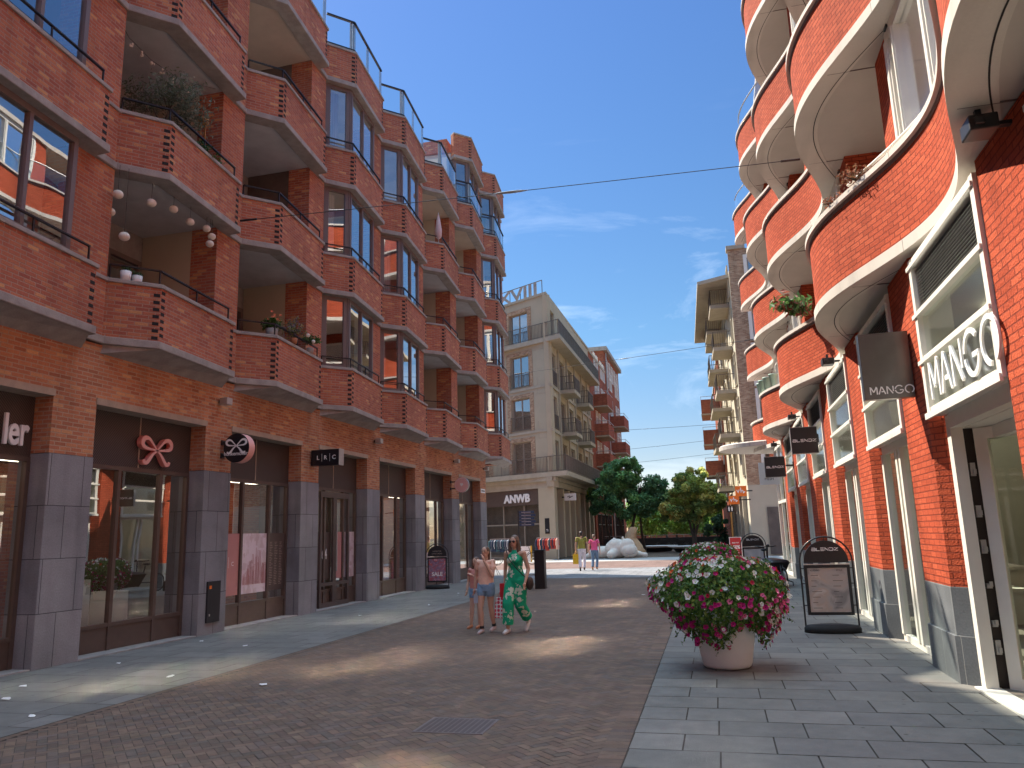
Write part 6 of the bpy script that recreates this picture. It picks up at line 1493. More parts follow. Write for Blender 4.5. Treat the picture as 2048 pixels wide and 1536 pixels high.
    for k in 'LR':
        sh_, el = V(J['sh'+k]), V(J['el'+k])
        if sleeve > 0: cap(c, [ch+V((0, 0, 0.09)), sh_, sh_+(el-sh_)*sleeve], [0.070*s, 0.060*s, 0.056*s], 12)
        else: cap(c, [ch+V((0, 0, 0.10)), ch+V((0, 0, 0.07))+(sh_-ch-V((0, 0, .07)))*0.62], [0.068*s, 0.050*s], 12)
    if top == 'halter': c.tube([ch+V((0, 0, 0.10)), nk+V((0, 0, -0.01))], [0.10*s, 0.056*s], 14)
    if bottom == 'jumpsuit': pass
    else: organic(c, 'top', top_m, t, 0.010*s, 4)
    c2 = c if bottom == 'jumpsuit' else M()
    c2.tube([pel+V((0, 0, -0.12)), pel+V((0, 0, 0.0)), pel+V((0, 0, 0.09))], [0.15*s, 0.170*s, 0.142*s], 18, sq=0.75)
    for k, sx in (('L', -1), ('R', 1)):
        hp, kn, an = V(J['hp'+k]), V(J['kn'+k]), V(J['an'+k])
        if bottom == 'shorts': cap(c2, [hp+V((0, 0, 0.04)), hp+(kn-hp)*0.30], [0.105*s, 0.100*s], 14)
        elif bottom == 'jumpsuit': c2.ball(hp, 0.12*s, 12); c2.tube([hp+V((0, 0, 0.03)), hp+(kn-hp)*0.5, kn, kn+(an-kn)*0.5, kn+(an-kn)*0.86], [0.118*s, 0.118*s, 0.105*s, 0.102*s, 0.100*s], 16)
        else: c2.ball(hp, 0.10*s, 12); c2.tube([hp+V((0, 0, 0.03)), hp+(kn-hp)*0.5, kn, kn+(an-kn)*0.5, an+V((0, 0, 0.01))], [0.105*s, 0.090*s, 0.070*s, 0.066*s, 0.068*s], 14)
    organic(c2, 'jumpsuit' if bottom == 'jumpsuit' else ('shorts' if bottom == 'shorts' else 'trousers'), bottom_m, t, 0.010*s, 4)
    for k in 'LR':
        an = V(J['an'+k]); f = Vector(J.get('ft'+k, (0, -1, -0.12))).normalized(); sh = M(); dz = V((0, 0, -0.045))
        sh.ball(an+V((0, 0.015, -0.035)), (0.040*s, 0.046*s, 0.045*s), 12); cap(sh, [an+dz+Vector((0, 0.02, 0))*s, an+dz+f*0.09*s, an+dz+f*0.155*s-V((0, 0, 0.008))], [0.040*s, 0.038*s, 0.032*s], 12)
        organic(sh, 'shoe', shoe, t, 0.008*s, 3)
        if sock: sk = M(); sk.tube([an, an+(V(J['kn'+k])-an).normalized()*0.05*s], [0.044*s, 0.041*s], 12); sk.build('sock', sock, t)
    h = M(); q = hd
    if hair_kind == 'long':
        h.ball(q+V((0, 0.028, 0.030)), (0.086*s, 0.098*s, 0.100*s), 18)
        for sx in (-1, 1): cap(h, [q+V((sx*0.062, 0.0, 0.03)), q+V((sx*0.088, 0.015, -0.06)), q+V((sx*0.085, 0.0, -0.15)), q+V((sx*0.075, -0.02, -0.22))], [0.034*s, 0.036*s, 0.034*s, 0.018*s])
        cap(h, [q+V((0, 0.07, 0)), q+V((0, 0.08, -0.18))], [0.07*s, 0.05*s])
        cutf = q.y-0.058*s
    else:
        h.ball(q+V((0, 0.026, 0.028)), (0.082*s, 0.096*s, 0.096*s), 18)
        if hair_kind == 'tail': cap(h, [q+V((0, 0.10, 0.04)), q+V((0.02, 0.14, -0.05)), q+V((0.03, 0.12, -0.20))], [0.030*s, 0.035*s, 0.012*s])
        if hair_kind == 'short': h.ball(q+V((0, 0.05, -0.02)), (0.070*s, 0.065*s, 0.075*s), 14)
    organic(h, 'hair', hair, t, 0.009*s, 2)
    if face:
        fm = M(); cap(fm, [q+V((-0.018, -0.079, -0.060)), q+V((0, -0.084, -0.060)), q+V((0.018, -0.079, -0.060))], [0.004*s, 0.006*s, 0.004*s], 6); fm.build('mouth', 'lips', t)
        if shades:
            sg = M()
            for sx in (-1, 1): sg.ball(q+V((sx*0.033, -0.082, 0.008)), (0.029*s, 0.012*s, 0.023*s), 14)
            cap(sg, [q+V((-0.03, -0.088, 0.014)), q+V((0.03, -0.088, 0.014))], [0.004*s, 0.004*s], 6)
            for sx in (-1, 1): sg.tube([q+V((sx*0.060, -0.075, 0.014)), q+V((sx*0.078, 0.01, 0.014))], 0.003*s, 5)
            sg.build('sunglasses', 'black_satin', t)
        else:
            ey = M()
            for sx in (-1, 1): ey.ball(q+V((sx*0.030, -0.078, 0.006)), (0.012*s, 0.006*s, 0.006*s), 8)
            ey.build('eyes', 'hair_dark', t); eb = M()
            for sx in (-1, 1): eb.tube([q+V((sx*0.015, -0.086, 0.026)), q+V((sx*0.045, -0.078, 0.028))], 0.0035*s, 5)
            eb.build('eyebrows', hair, t)
    return t
def joints(**k):
    J = dict(pelvis=(0, 0, 0.92), chest=(0, 0, 1.24), neck=(0, 0.01, 1.44), head=(0, -0.005, 1.575),
             shL=(-0.17, 0, 1.375), shR=(0.17, 0, 1.375), elL=(-0.225, 0.03, 1.09), elR=(0.225, 0.03, 1.09), wrL=(-0.235, -0.04, 0.86), wrR=(0.235, -0.04, 0.86),
             hpL=(-0.085, 0, 0.88), hpR=(0.085, 0, 0.88), knL=(-0.09, -0.03, 0.49), knR=(0.09, 0.0, 0.49), anL=(-0.09, 0, 0.09), anR=(0.09, 0, 0.09)); J.update(k); return J
Jw = joints(knL=(-0.09, -0.15, 0.49), anL=(-0.10, -0.16, 0.09), knR=(0.08, 0.0, 0.47), anR=(0.10, 0.26, 0.20), ftR=(0, -0.6, -0.8), elL=(-0.235, 0.06, 1.10), wrL=(-0.25, 0.05, 0.86), elR=(0.235, 0.05, 1.09), wrR=(0.225, -0.08, 0.87), head=(-0.01, -0.01, 1.575))
person('woman in a green and white floral jumpsuit and sunglasses walking with shopping bags', (-3.56, 13.62, 0.007), rad(-12), 0.985, Jw, 'halter', 'floral_green', 'jumpsuit', 'floral_green', shades=True)
t = thing('shoulder_bag', 'dark crossbody bag at the hip of the woman in green', 'bag', (-3.56, 13.62, 0.007), rotz=rad(-12), local=True)
b = M(); b.tube([(-0.14, -0.06, 1.40), (-0.05, -0.165, 1.27), (0.08, -0.165, 1.12), (0.19, -0.10, 0.98), (0.215, 0.02, 0.92)], 0.009, 6); b.build('strap', 'black_rubber', t); b = M(); b.ball((0.235, 0.08, 0.83), (0.06, 0.11, 0.12), 14); b.build('pouch', 'hair_dark', t)
t = thing('shopping_bag', 'red shopping bag hanging from the hand of the woman in green, above the dotted one', 'bag', (-3.80, 13.68, 0.4)); b = M(); b.prism([(-3.86, 13.62), (-3.74, 13.60), (-3.73, 13.68), (-3.85, 13.70)], 0.56, 0.84); b.build('bag', 'red_bag', t)
t = thing('shopping_bag', 'white shopping bag with red dots hanging at the leg of the woman in green', 'bag', (-3.82, 13.66, 0.24)); b = M()
lo, hi = [(-3.955, 13.60), (-3.70, 13.56), (-3.68, 13.66), (-3.94, 13.70)], [(-3.93, 13.62), (-3.74, 13.59), (-3.73, 13.64), (-3.92, 13.68)]
b.grid([[(x, y, 0.25) for x, y in lo], [(x, y, 0.40) for x, y in lo], [(x, y, 0.60) for x, y in hi]], closed=True, smooth=False); b.face([(x, y, 0.25) for x, y in lo][::-1]); b.face([(x, y, 0.60) for x, y in hi]); b.build('bag', 'dotted_white', t)
b = M(); b.tube([(-3.90, 13.65, 0.60), (-3.85, 13.66, 0.74), (-3.82, 13.66, 0.82), (-3.78, 13.64, 0.72), (-3.76, 13.61, 0.60)], 0.004, 5); b.build('handles', 'red_bag', t)
Jg = joints(elR=(0.20, -0.10, 1.10), wrR=(0.06, -0.19, 1.40), hdR=(-0.35, 0.15, 1), elL=(-0.24, 0.02, 1.09), wrL=(-0.25, -0.02, 0.86), knL=(-0.085, -0.10, 0.49), anL=(-0.06, -0.10, 0.09), knR=(0.075, 0.04, 0.49), anR=(0.09, 0.14, 0.12), head=(0.0, -0.02, 1.57))
person('girl in a peach t-shirt and denim shorts raising a hand to her mouth', (-4.09, 13.55, 0.007), rad(-10), 0.885, Jg, 'tee', 'peach', 'shorts', 'denim', hair_kind='tail', shoe='shoe_pink', sleeve=0.42, sock='black_rubber')
Jk = joints(elL=(-0.22, 0.0, 1.1), wrL=(-0.2, -0.1, 0.9), elR=(0.2, -0.1, 1.12), wrR=(0.05, -0.22, 1.25), knL=(-0.09, -0.06, 0.49), anL=(-0.11, -0.08, 0.09))
person('child in a rose top half hidden behind the girl in the peach shirt', (-4.50, 14.25, 0.007), rad(-14), 0.76, Jk, 'tee', 'rose_top', 'shorts', 'denim', hair_kind='long', shoe='sandal', sleeve=0.4)
t = thing('carrier_bag', 'pale blue carrier bag hanging beside the legs of the girl in peach', 'bag', (-4.31, 13.7, 0.5)); b = M(); b.prism([(-4.36, 13.66), (-4.26, 13.65), (-4.26, 13.74), (-4.36, 13.75)], 0.50, 0.74); mat('bag_blue', (0.60, 0.68, 0.80), 0.6); b.build('bag', 'bag_blue', t)
Jm = joints(shL=(-0.20, 0, 1.40), shR=(0.20, 0, 1.40), elL=(-0.26, 0.05, 1.1), elR=(0.26, 0.02, 1.1), wrL=(-0.27, 0.0, 0.86), wrR=(0.27, -0.05, 0.86), knL=(-0.09, -0.12, 0.5), anL=(-0.08, 0.0, 0.12), knR=(0.09, 0.04, 0.49), anR=(0.08, 0.2, 0.14), ftR=(0, -0.4, -0.9))
person('man in an olive t-shirt and white trousers walking away with a yellow bag', (-6.15, 35.6, 0), rad(186), 1.04, Jm, 'tee', 'olive_shirt', 'long', 'white_trousers', fem=False, hair='hair_dark', hair_kind='short', shoe='hair_dark', sleeve=0.45, face=False)
person('woman in a hot pink top and blue jeans walking away', (-5.66, 36.2, 0), rad(176), 0.95, Jm, 'tee', 'hot_pink', 'long', 'jeans', hair='hair_brown', hair_kind='tail', shoe='sandal', sleeve=0.4, face=False)
t = thing('shopping_bag', 'bright yellow shopping bag carried low by the man in olive', 'bag', (-6.45, 35.6, 0.3)); b = M(); b.prism([(-6.56, 35.5), (-6.28, 35.5), (-6.28, 35.62), (-6.56, 35.62)], 0.30, 0.74); b.build('bag', 'yellow_bag', t); b = M(); b.tube([(-6.5, 35.56, 0.74), (-6.43, 35.56, 0.86), (-6.34, 35.56, 0.74)], 0.008, 5); b.build('handle', 'yellow_bag', t)
# ------------------------------------------------------------------ street furniture
def wheel(mb, c, r, ax, w=0.03, m=0, n=28):
    ax = Vector(ax).normalized(); u = ax.cross(Vector((0, 0, 1))).normalized(); v = ax.cross(u); pts = [Vector(c)+u*r*math.cos(2*PI*k/n)+v*r*math.sin(2*PI*k/n) for k in range(n+1)]; mb.tube(pts, w/2, 6, cap=False)
def bike(name, label, loc, rotz, group=None, s=1.0):
    t = thing(name, label, 'bicycle', loc, group, rotz, local=True)
    for x in (-0.53, 0.53):
        b = M(); wheel(b, (x*s, 0, 0.34*s), 0.32*s, (0, 1, 0), 0.04); w = b.build('wheel', 'black_rubber', t); b = M()
        for k in range(8): a = PI*k/8; b.tube([(x*s+0.3*s*math.cos(a), 0, 0.34*s+0.3*s*math.sin(a)), (x*s-0.3*s*math.cos(a), 0, 0.34*s-0.3*s*math.sin(a))], 0.003, 4)
        b.build('spokes', 'galv', w)
    b = M(); P = lambda x, z: (x*s, 0, z*s)
    for a_, c_ in ((P(-0.53, 0.34), P(-0.05, 0.30)), (P(-0.05, 0.30), P(-0.18, 0.85)), (P(-0.05, 0.30), P(0.38, 0.72)), (P(-0.17, 0.78), P(0.36, 0.80)), (P(-0.53, 0.34), P(-0.17, 0.78)), (P(0.53, 0.34), P(0.35, 0.98))): b.tube([a_, c_], 0.018*s, 6)
    b.build('frame', 'black_metal', t); b = M(); b.ball(P(-0.20, 0.90), (0.13*s, 0.07*s, 0.04*s), 10); b.build('saddle', 'black_rubber', t); b = M(); b.tube([(0.28*s, -0.28*s, 1.02*s), (0.36*s, -0.1*s, 1.03*s), (0.36*s, 0.1*s, 1.03*s), (0.28*s, 0.28*s, 1.02*s)], 0.014*s, 6); b.build('handlebar', 'black_metal', t)
bike('bicycle', 'dark bicycle parked by the clothes racks in front of the corner shop', (-10.9, 43.5, 0), 0.5)
bike('bicycle', 'bicycle leaning on the quay wall, left of its neighbour', (-5.2, 75.2, 0), 0.05, 'bicycles at the quay wall'); bike('bicycle', 'bicycle leaning on the quay wall, right of its neighbour', (-3.6, 75.2, 0), -0.04, 'bicycles at the quay wall')
t = thing('cargo_bike', 'black cargo bicycle with a big covered box parked on the right pavement', 'cargo bike', (1.45, 24.0, 0.01), rotz=rad(8), local=True)
b = M(); lo = [(-0.26, 0.15), (0.26, 0.15), (0.26, 0.85), (-0.26, 0.85)]; hi = [(-0.42, -0.15), (0.40, -0.15), (0.40, 0.95), (-0.42, 0.95)]
b.grid([[(x, y, 0.22) for x, y in lo], [(x, y, 0.66) for x, y in hi]], closed=True, smooth=False); b.face([(x, y, 0.22) for x, y in lo][::-1]); b.build('cargo_box', 'black_rubber', t)
b = M(); b.grid([[(x*1.03, y, 0.67) for x, y in hi], [(x*0.9, y*0.9+0.04, 0.74) for x, y in hi], [(x*0.3, 0.4+(y-0.4)*0.3, 0.79) for x, y in hi]], closed=True); b.face([(x*0.3, 0.4+(y-0.4)*0.3, 0.79) for x, y in hi]); b.build('box_cover', 'black_satin', t)
b = M(); b.tube([(x*1.03, y, 0.67) for x, y in hi+hi[:1]], 0.014, 6); b.build('box_rim', 'rail_dark', t)
b = M(); wheel(b, (0.18, -0.35, 0.27), 0.255, (1, 0.1, 0), 0.05); w = b.build('wheel', 'black_rubber', t); b = M(); b.ball((0.18, -0.35, 0.27), (0.03, 0.2, 0.2), 14); b.build('hub', 'galv', w)
b = M(); wheel(b, (0.0, 1.85, 0.34), 0.32, (1, 0, 0), 0.05); b.build('wheel', 'black_rubber', t)
b = M(); b.tube([(0.18, -0.35, 0.27), (0.20, -0.10, 0.62)], 0.022, 6); b.tube([(0.12, -0.35, 0.27), (0.14, -0.10, 0.62)], 0.018, 6); b.tube([(0, 0.8, 0.3), (0, 1.2, 0.35), (0, 1.85, 0.34)], 0.025, 6); b.tube([(0, 1.15, 0.35), (0, 1.3, 0.95)], 0.02, 6); b.tube([(0, 0.95, 0.5), (0.05, 1.0, 1.08)], 0.022, 6); b.tube([(0.26, 0.2, 0.2), (0.46, -0.1, 0.12), (0.46, -0.1, 0.02)], 0.016, 6); b.build('frame', 'black_metal', t)
b = M(); b.tube([(-0.28, 1.18, 1.12), (-0.12, 1.0, 1.10), (0.18, 1.0, 1.10), (0.34, 1.18, 1.12)], 0.016, 6); b.ball((0.06, 0.95, 1.13), 0.05, 8); b.build('handlebar', 'black_metal', t); b = M(); b.ball((0, 1.34, 1.0), (0.09, 0.14, 0.04), 10); b.build('saddle', 'black_rubber', t)
t = thing('bench', 'street bench with a tall thick dark end post behind the woman in green', 'bench', (-5.9, 24.3, 0.005))
b = M(); b.box(-5.70, -5.38, 24.15, 24.45, 0.01, 1.17); b.box(-5.73, -5.35, 24.12, 24.48, 1.171, 1.20); b.build('end_post', 'rail_dark', t, bevel=0.012)
b = M(); b.box(-6.35, -5.702, 24.05, 24.6, 0.42, 0.47); b.build('seat', 'galv', t, bevel=0.006); b = M(); b.box(-6.30, -6.22, 24.1, 24.55, 0.01, 0.42); b.build('leg', 'rail_dark', t)
t = thing('wire_chair', 'round wire lounge chair standing at the far corner of the left pavement', 'chair', (-9.55, 33.0, 0)); b = M(); c0 = Vector((-9.55, 33.0, 0.42))
for k in range(14):
    a = 2*PI*k/14; p_ = c0+Vector((0.36*math.cos(a), 0.32*math.sin(a), 0.14+0.12*math.sin(a))); b.tube([c0+Vector((0.05*math.cos(a), 0.05*math.sin(a), -0.02)), c0+Vector((0.24*math.cos(a), 0.22*math.sin(a), 0.0)), p_], 0.006, 5)
b.tube([c0+Vector((0.36*math.cos(2*PI*k/24), 0.32*math.sin(2*PI*k/24), 0.14+0.12*math.sin(2*PI*k/24))) for k in range(25)], 0.010, 6); b.build('shell', 'black_metal', t)
for a in (0.8, 2.3, 3.9, 5.5): b = M(); b.tube([c0, c0+Vector((0.26*math.cos(a), 0.26*math.sin(a), -0.42))], 0.010, 6); b.build('leg', 'black_metal', t)
def rack(label, x, y, w_, cols, seed, zt=1.45):
    R.seed(seed); t = thing('clothes_rack', label, 'clothes rack', (x, y, 0), 'clothes racks outside the corner shop')
    b = M()
    for sx in (-1, 1): b.tube([(x+sx*w_/2, y, 0.03), (x+sx*w_/2, y, zt)], 0.02, 6); b.box(x+sx*w_/2-0.03, x+sx*w_/2+0.03, y-0.3, y+0.3, 0.0, 0.04)
    b.box(x-w_/2-0.02, x+w_/2+0.02, y-0.02, y+0.02, zt-0.02, zt+0.02); b.build('stand', 'galv', t)
    n = int(w_/0.075)
    for i in range(n):
        xx = x-w_/2+0.05+i*(w_-0.1)/(n-1); c = MT.get(cols[i % len(cols)]) and cols[i % len(cols)]; L = R.uniform(0.55, 0.8); g_ = M(); d = 0.018
        o = [(-0.03, zt-0.04), (0.22, zt-0.16), (0.26, zt-0.5), (0.19, zt-0.5), (0.2, zt-0.05-L), (-0.2, zt-0.05-L), (-0.19, zt-0.5), (-0.26, zt-0.5), (-0.22, zt-0.16)]
        an = R.uniform(-0.25, 0.25)+0.45
        f = lambda u, e, z: (xx+u*math.sin(an)+e*math.cos(an), y+u*math.cos(an)-e*math.sin(an), z)
        g_.face([f(u, d, z) for u, z in o]); g_.face([f(u, -d, z) for u, z in o][::-1])
        for k in range(len(o)): (ua, za), (ub, zb) = o[k], o[(k+1) % len(o)]; g_.face([f(ua, -d, za), f(ua, d, za), f(ub, d, zb), f(ub, -d, zb)])
        g_.build('garment', c, t)
mat('cloth_navy', (0.03, 0.05, 0.10), 0.9); mat('cloth_grey', (0.16, 0.17, 0.20), 0.9); mat('cloth_teal', (0.08, 0.16, 0.18), 0.9); mat('cloth_red', (0.52, 0.07, 0.05), 0.9); mat('cloth_white', (0.6, 0.6, 0.6), 0.9)
rack('clothes rack of dark blue and grey clothes left of the corner shop door', -13.6, 49.4, 1.9, ['cloth_teal', 'cloth_navy', 'cloth_grey', 'cloth_navy', 'cloth_white', 'cloth_navy'], 1)
rack('clothes rack of red and navy jackets beside the corner column', -10.9, 50.2, 1.4, ['cloth_navy', 'cloth_red', 'cloth_red', 'peach', 'cloth_navy', 'cloth_teal', 'cloth_red'], 2)
t = thing('display_board', 'white folding display board with a yellow edge in front of the corner shop', 'advertising board', (-11.6, 47.5, 0)); b = M(); b.bar((-12.0, 47.4, 0.5), (-11.4, 47.4, 0.5), 0.03, 0.95); b.build('panel', 'white_sign', t); b = M(); b.box(-11.39, -11.30, 47.38, 47.42, 0.02, 1.0); b.build('side', 'yellow_bag', t)
t = thing('fingerpost', 'dark signpost with stacked direction arms in front of the corner shop', 'signpost', (-11.9, 46.6, 0)); b = M(); b.tube([(-11.9, 46.6, 0), (-11.9, 46.6, 3.2)], 0.05, 8); b.build('post', 'black_metal', t)
for i in range(5): b = M(); z = 2.2+i*0.19; b.box(-11.84, -10.9+0.08*(i % 2), 46.58, 46.62, z, z+0.15); a_ = b.build('arm', 'cloth_navy', t); b = M(); b.box(-11.7, -11.1, 46.574, 46.579, z+0.06, z+0.085); b.build('writing', 'galv', a_)
# ------------------------------------------------------------------ things on the balconies
for i, (x, y, z, r, lb) in enumerate([(-9.35, 10.05, 7.50, .085, 'second paper globe lamp from the left under the second balcony'), (-9.6, 9.72+.45, 7.27, .085, 'leftmost paper globe lamp, half behind the brick pier'), (-9.3, 9.90+.3, 6.80, .088, 'lowest left paper globe lamp on a long cord'), (-9.25, 10.72, 7.62, .083, 'third paper globe lamp in the row, counted from the left'), (-9.25, 11.29, 7.74, .08, 'middle paper globe lamp of the row along the balcony edge'), (-9.25, 11.76, 7.68, .08, 'fourth paper globe lamp from the right end of the row'), (-9.25, 12.25, 7.74, .078, 'third paper globe lamp from the right end, highest of that cluster'), (-9.25, 12.42, 7.64, .078, 'rightmost paper globe lamp of the row'), (-9.25, 12.37, 7.47, .078, 'lower right paper globe lamp below the end of the row')]):
    t = thing('paper_lamp', lb, 'lamp', (x, y, z), 'paper globe lamps under the balcony ceiling'); b = M(); b.ball((x, y, z), (r, r, r*0.88), 18); b.build('shade', 'paper_lamp', t); b = M(); b.tube([(x, y, z+r*0.8), (x, y, 8.03)], 0.004, 5); b.build('cord', 'rail_dark', t)
t = thing('string_lights', 'string of small open bulb clusters hanging under the upper balcony ceiling', 'string lights', (-9.6, 10.6, 10.5)); b = M(); b.tube([(-9.55, 9.75, 11.0), (-9.6, 10.3, 10.68), (-9.6, 10.9, 10.60), (-9.5, 11.6, 10.60), (-9.3, 12.4, 10.85)], 0.006, 5); b.build('wire', 'rail_dark', t)
for y in (10.05, 10.35, 10.62, 10.9, 11.18, 11.5, 12.0): b = M(); [b.ball((-9.6+R.uniform(-.05, .05), y+R.uniform(-.06, .06), 10.55+R.uniform(-.02, .02)), 0.022, 8) for _ in range(4)]; b.build('bulb_cluster', 'paper_lamp', t)
def shrub(t, c, r, n, ls, cols, seed, rz=1.0, name='foliage'):
    R.seed(seed); b = M()
    tw = [Vector((R.gauss(0, 1), R.gauss(0, 1), R.uniform(-0.2, 1.3))).normalized() for _ in range(26)]
    for i in range(n):
        d = R.choice(tw); L = R.uniform(0.25, 1.0); p = Vector(c)+Vector((d.x*r, d.y*r, d.z*r*rz))*L+Vector([R.gauss(0, r*0.10) for _ in range(3)]); leaf_quad(b, p, Vector([R.gauss(0, 1) for _ in range(3)]), ls*R.uniform(.7, 1.3), jit(R.choice(cols), .2), 2.6)
    for d in tw[:14]: b.tube([c, Vector(c)+Vector((d.x*r, d.y*r, d.z*r*rz))*0.8], [0.010, 0.003], 4, col=(0.12, 0.09, 0.06))
    return b.build(name, 'leaf', t)
t = thing('olive_tree', 'airy grey green potted olive tree on the upper corner balcony', 'tree', (-9.55, 11.25, 8.3)); shrub(t, (-9.45, 11.25, 9.75), 0.85, 2600, 0.030, [(0.16, 0.19, 0.13), (0.11, 0.14, 0.09), (0.22, 0.25, 0.18)], 4, 0.75); b = M(); b.tube([(-9.5, 11.2, 8.6), (-9.48, 11.15, 9.3), (-9.45, 11.25, 9.75)], [0.03, 0.025, 0.015], 7); b.tube([(-9.48, 11.15, 9.3), (-9.5, 10.9, 9.6)], [0.018, 0.010], 6); b.build('trunk', 'bark', t); b = M(); b.lathe([(0.001, 8.3), (0.18, 8.3), (0.22, 8.7), (0.20, 8.7), (0.001, 8.66)], 20, (-9.5, 11.2, 0)); b.build('pot', 'terracotta', t)
t = thing('potted_grass', 'green grassy plants behind the railing of the upper corner balcony', 'plant', (-9.3, 12.0, 8.3)); shrub(t, (-9.35, 11.9, 9.15), 0.35, 700, 0.03, [(0.06, 0.12, 0.03), (0.04, 0.09, 0.03)], 5, 0.8); shrub(t, (-9.35, 12.35, 9.1), 0.3, 400, 0.03, [(0.10, 0.18, 0.04)], 6, 0.9); b = M(); b.box(-9.5, -9.2, 11.6, 12.5, 8.3, 8.9); b.build('trough', 'black_metal', t)
t = thing('lantern', 'mustard yellow lantern stand on the upper corner balcony beside the olive tree', 'lantern', (-9.3, 12.05, 9.2)); b = M(); b.lathe([(0.001, 9.98), (0.11, 9.98), (0.115, 9.94), (0.09, 9.86), (0.001, 9.86)], 20, (-9.3, 12.05, 0)); b.build('tray', 'mustard', t)
for dx, dy in ((.06, 0), (-.06, 0), (0, .06), (0, -.06)): b = M(); b.tube([(-9.3+dx, 12.05+dy, 9.2), (-9.3+dx, 12.05+dy, 9.86)], 0.012, 6); b.build('leg', 'mustard', t)
for y, lb in ((10.36, 'left one of two white plant pots on the lower corner balcony coping'), (10.62, 'right one of two white plant pots on the lower corner balcony coping')):
    t = thing('plant_pot', lb, 'plant pot', (-9.32, y, 6.07), 'white pots on the balcony coping'); b = M(); b.lathe([(0.001, 6.075), (0.075, 6.075), (0.09, 6.24), (0.08, 6.24), (0.001, 6.22)], 20, (-9.36, y, 0)); b.build('pot', 'letter_white', t); shrub(t, (-9.36, y, 6.26), 0.10, 80, 0.03, [(0.10, 0.16, 0.07)], 8, 0.5)
t = thing('balcony_chair', 'dark bent wire chair just visible above the lower corner balcony coping', 'chair', (-9.7, 11.4, 5.4)); b = M(); b.tube([(-9.6+0.0*k, 11.35+0.2*math.cos(PI*k/10), 6.05+0.28*math.sin(PI*k/10)) for k in range(11)], 0.018, 6); b.tube([(-9.6, 11.1, 6.25), (-9.5, 10.95, 6.12)], 0.015, 6); b.box(-9.8, -9.5, 11.15, 11.55, 5.6, 5.65); b.build('frame', 'rail_dark', t)
t = thing('flower_pot', 'grey pot of orange flowers on the next balcony railing', 'plant pot', (-9.2, 14.7, 6.1)); b = M(); b.lathe([(0.001, 6.08), (0.11, 6.08), (0.14, 6.30), (0.12, 6.30), (0.001, 6.28)], 20, (-9.22, 14.6, 0)); b.build('pot', 'concrete', t); shrub(t, (-9.22, 14.6, 6.38), 0.24, 420, 0.035, [(0.06, 0.13, 0.03), (0.09, 0.17, 0.04)], 9, 0.7)
b = M(); [flower(b, (-9.12+R.uniform(-.1, .1), 14.6+R.uniform(-.3, .25), 6.50+R.uniform(-.02, .12)), (0.5, -0.7, .5), 0.035, (0.72, 0.22, 0.10), (0.5, 0.1, 0.05)) for _ in range(9)]; b.build('blossoms', 'petal', t)
t = thing('flower_pot', 'pot of tall wild flowers beside the orange flowers', 'plant pot', (-9.0, 15.1, 6.1)); b = M(); b.lathe([(0.001, 6.08), (0.07, 6.08), (0.09, 6.2), (0.001, 6.19)], 16, (-9.0, 15.15, 0)); b.build('pot', 'terracotta', t); shrub(t, (-9.0, 15.15, 6.3), 0.28, 420, 0.028, [(0.10, 0.14, 0.06), (0.32, 0.28, 0.10), (0.25, 0.2, 0.22)], 10, 1.6)
t = thing('flower_pot', 'small green plant with round white seed heads at the end of that balcony', 'plant pot', (-9.1, 16.1, 6.1)); b = M(); b.lathe([(0.001, 6.08), (0.07, 6.08), (0.09, 6.2), (0.001, 6.19)], 16, (-9.12, 16.1, 0)); b.build('pot', 'concrete', t); shrub(t, (-9.12, 16.1, 6.35), 0.22, 260, 0.035, [(0.08, 0.16, 0.04)], 12, 1.0); b = M(); b.ball((-8.98, 15.75, 6.42), 0.045, 10); b.ball((-8.98, 16.0, 6.33), 0.045, 10); b.build('seed_heads', 'paper_lamp', t)
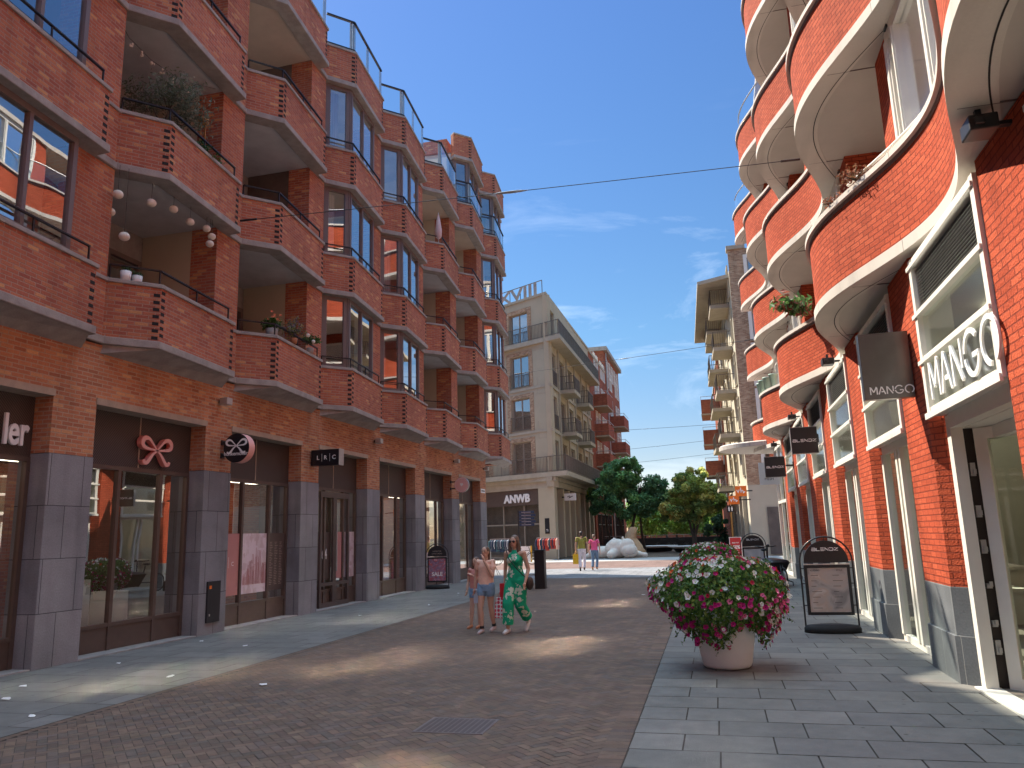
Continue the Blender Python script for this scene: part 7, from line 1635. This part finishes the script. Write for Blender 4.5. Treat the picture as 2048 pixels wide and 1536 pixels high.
t = thing('parasol', 'closed pale pink parasol standing on a high balcony of the left building', 'parasol', (-9.2, 25.0, 11.6)); b = M(); b.lathe([(0.02, 12.35), (0.11, 12.45), (0.13, 12.7), (0.07, 13.1), (0.012, 13.35)], 12, (-9.1, 25.1, 0)); mat('parasol_cloth', (0.68, 0.52, 0.52), 0.9, var=.1); b.build('canopy', 'parasol_cloth', t); b = M(); b.tube([(-9.1, 25.1, 11.3), (-9.1, 25.1, 13.4)], 0.018, 6); b.build('pole', 'galv', t)
t = thing('balcony_plant', 'leafy green and red plant leaning over the second wavy balcony', 'plant', (1.9, 16.6, 5.9)); shrub(t, (1.80, 16.6, 6.15), 0.42, 520, 0.07, [(0.08, 0.17, 0.05), (0.12, 0.22, 0.07), (0.30, 0.09, 0.06)], 14, 0.9)
t = thing('balcony_plant', 'dry reddish grass over the coping of the nearest wavy balcony', 'plant', (2.05, 9.9, 5.9)); shrub(t, (2.0, 9.95, 5.98), 0.24, 260, 0.022, [(0.30, 0.12, 0.07), (0.22, 0.12, 0.06)], 15, 0.9); shrub(t, (1.85, 10.6, 5.97), 0.2, 160, 0.022, [(0.30, 0.12, 0.07)], 16, 0.7)
mat('mint', (0.42, 0.60, 0.50), 0.6, var=.06)
for i, y in enumerate((24.7, 25.2, 25.7, 26.2, 26.7)):
    t = thing('plant_pot', ['nearest', 'second', 'third', 'fourth', 'farthest'][i]+' mint green pot in the row on the third wavy balcony', 'plant pot', (1.6, y, 5.95), 'mint green pots in a row'); x = wave(y)-0.0; b = M(); b.lathe([(0.001, 5.95), (0.09, 5.95), (0.13, 6.30), (0.14, 6.30), (0.14, 6.34), (0.12, 6.34), (0.001, 6.3)], 18, (x+0.02, y, 0)); b.build('pot', 'mint', t)
for y0, y1, z, lb in ((8.6, 10.4, 5.94, 'short white handrail on the coping of the nearest wavy balcony'), (15.0, 16.3, 5.94, 'short white handrail on the coping of the second wavy balcony')):
    t = thing('handrail', lb, 'handrail', (2.1, y0, z), 'white balcony handrails'); b = M(); pts = [(wave(y0+(y1-y0)*k/8)+0.10, y0+(y1-y0)*k/8, z+0.17) for k in range(9)]; b.tube(pts, 0.022, 8)
    for k in (1, 4, 7): b.tube([pts[k], (pts[k][0], pts[k][1], z)], 0.012, 6)
    b.build('rail', 'white_paint', t)
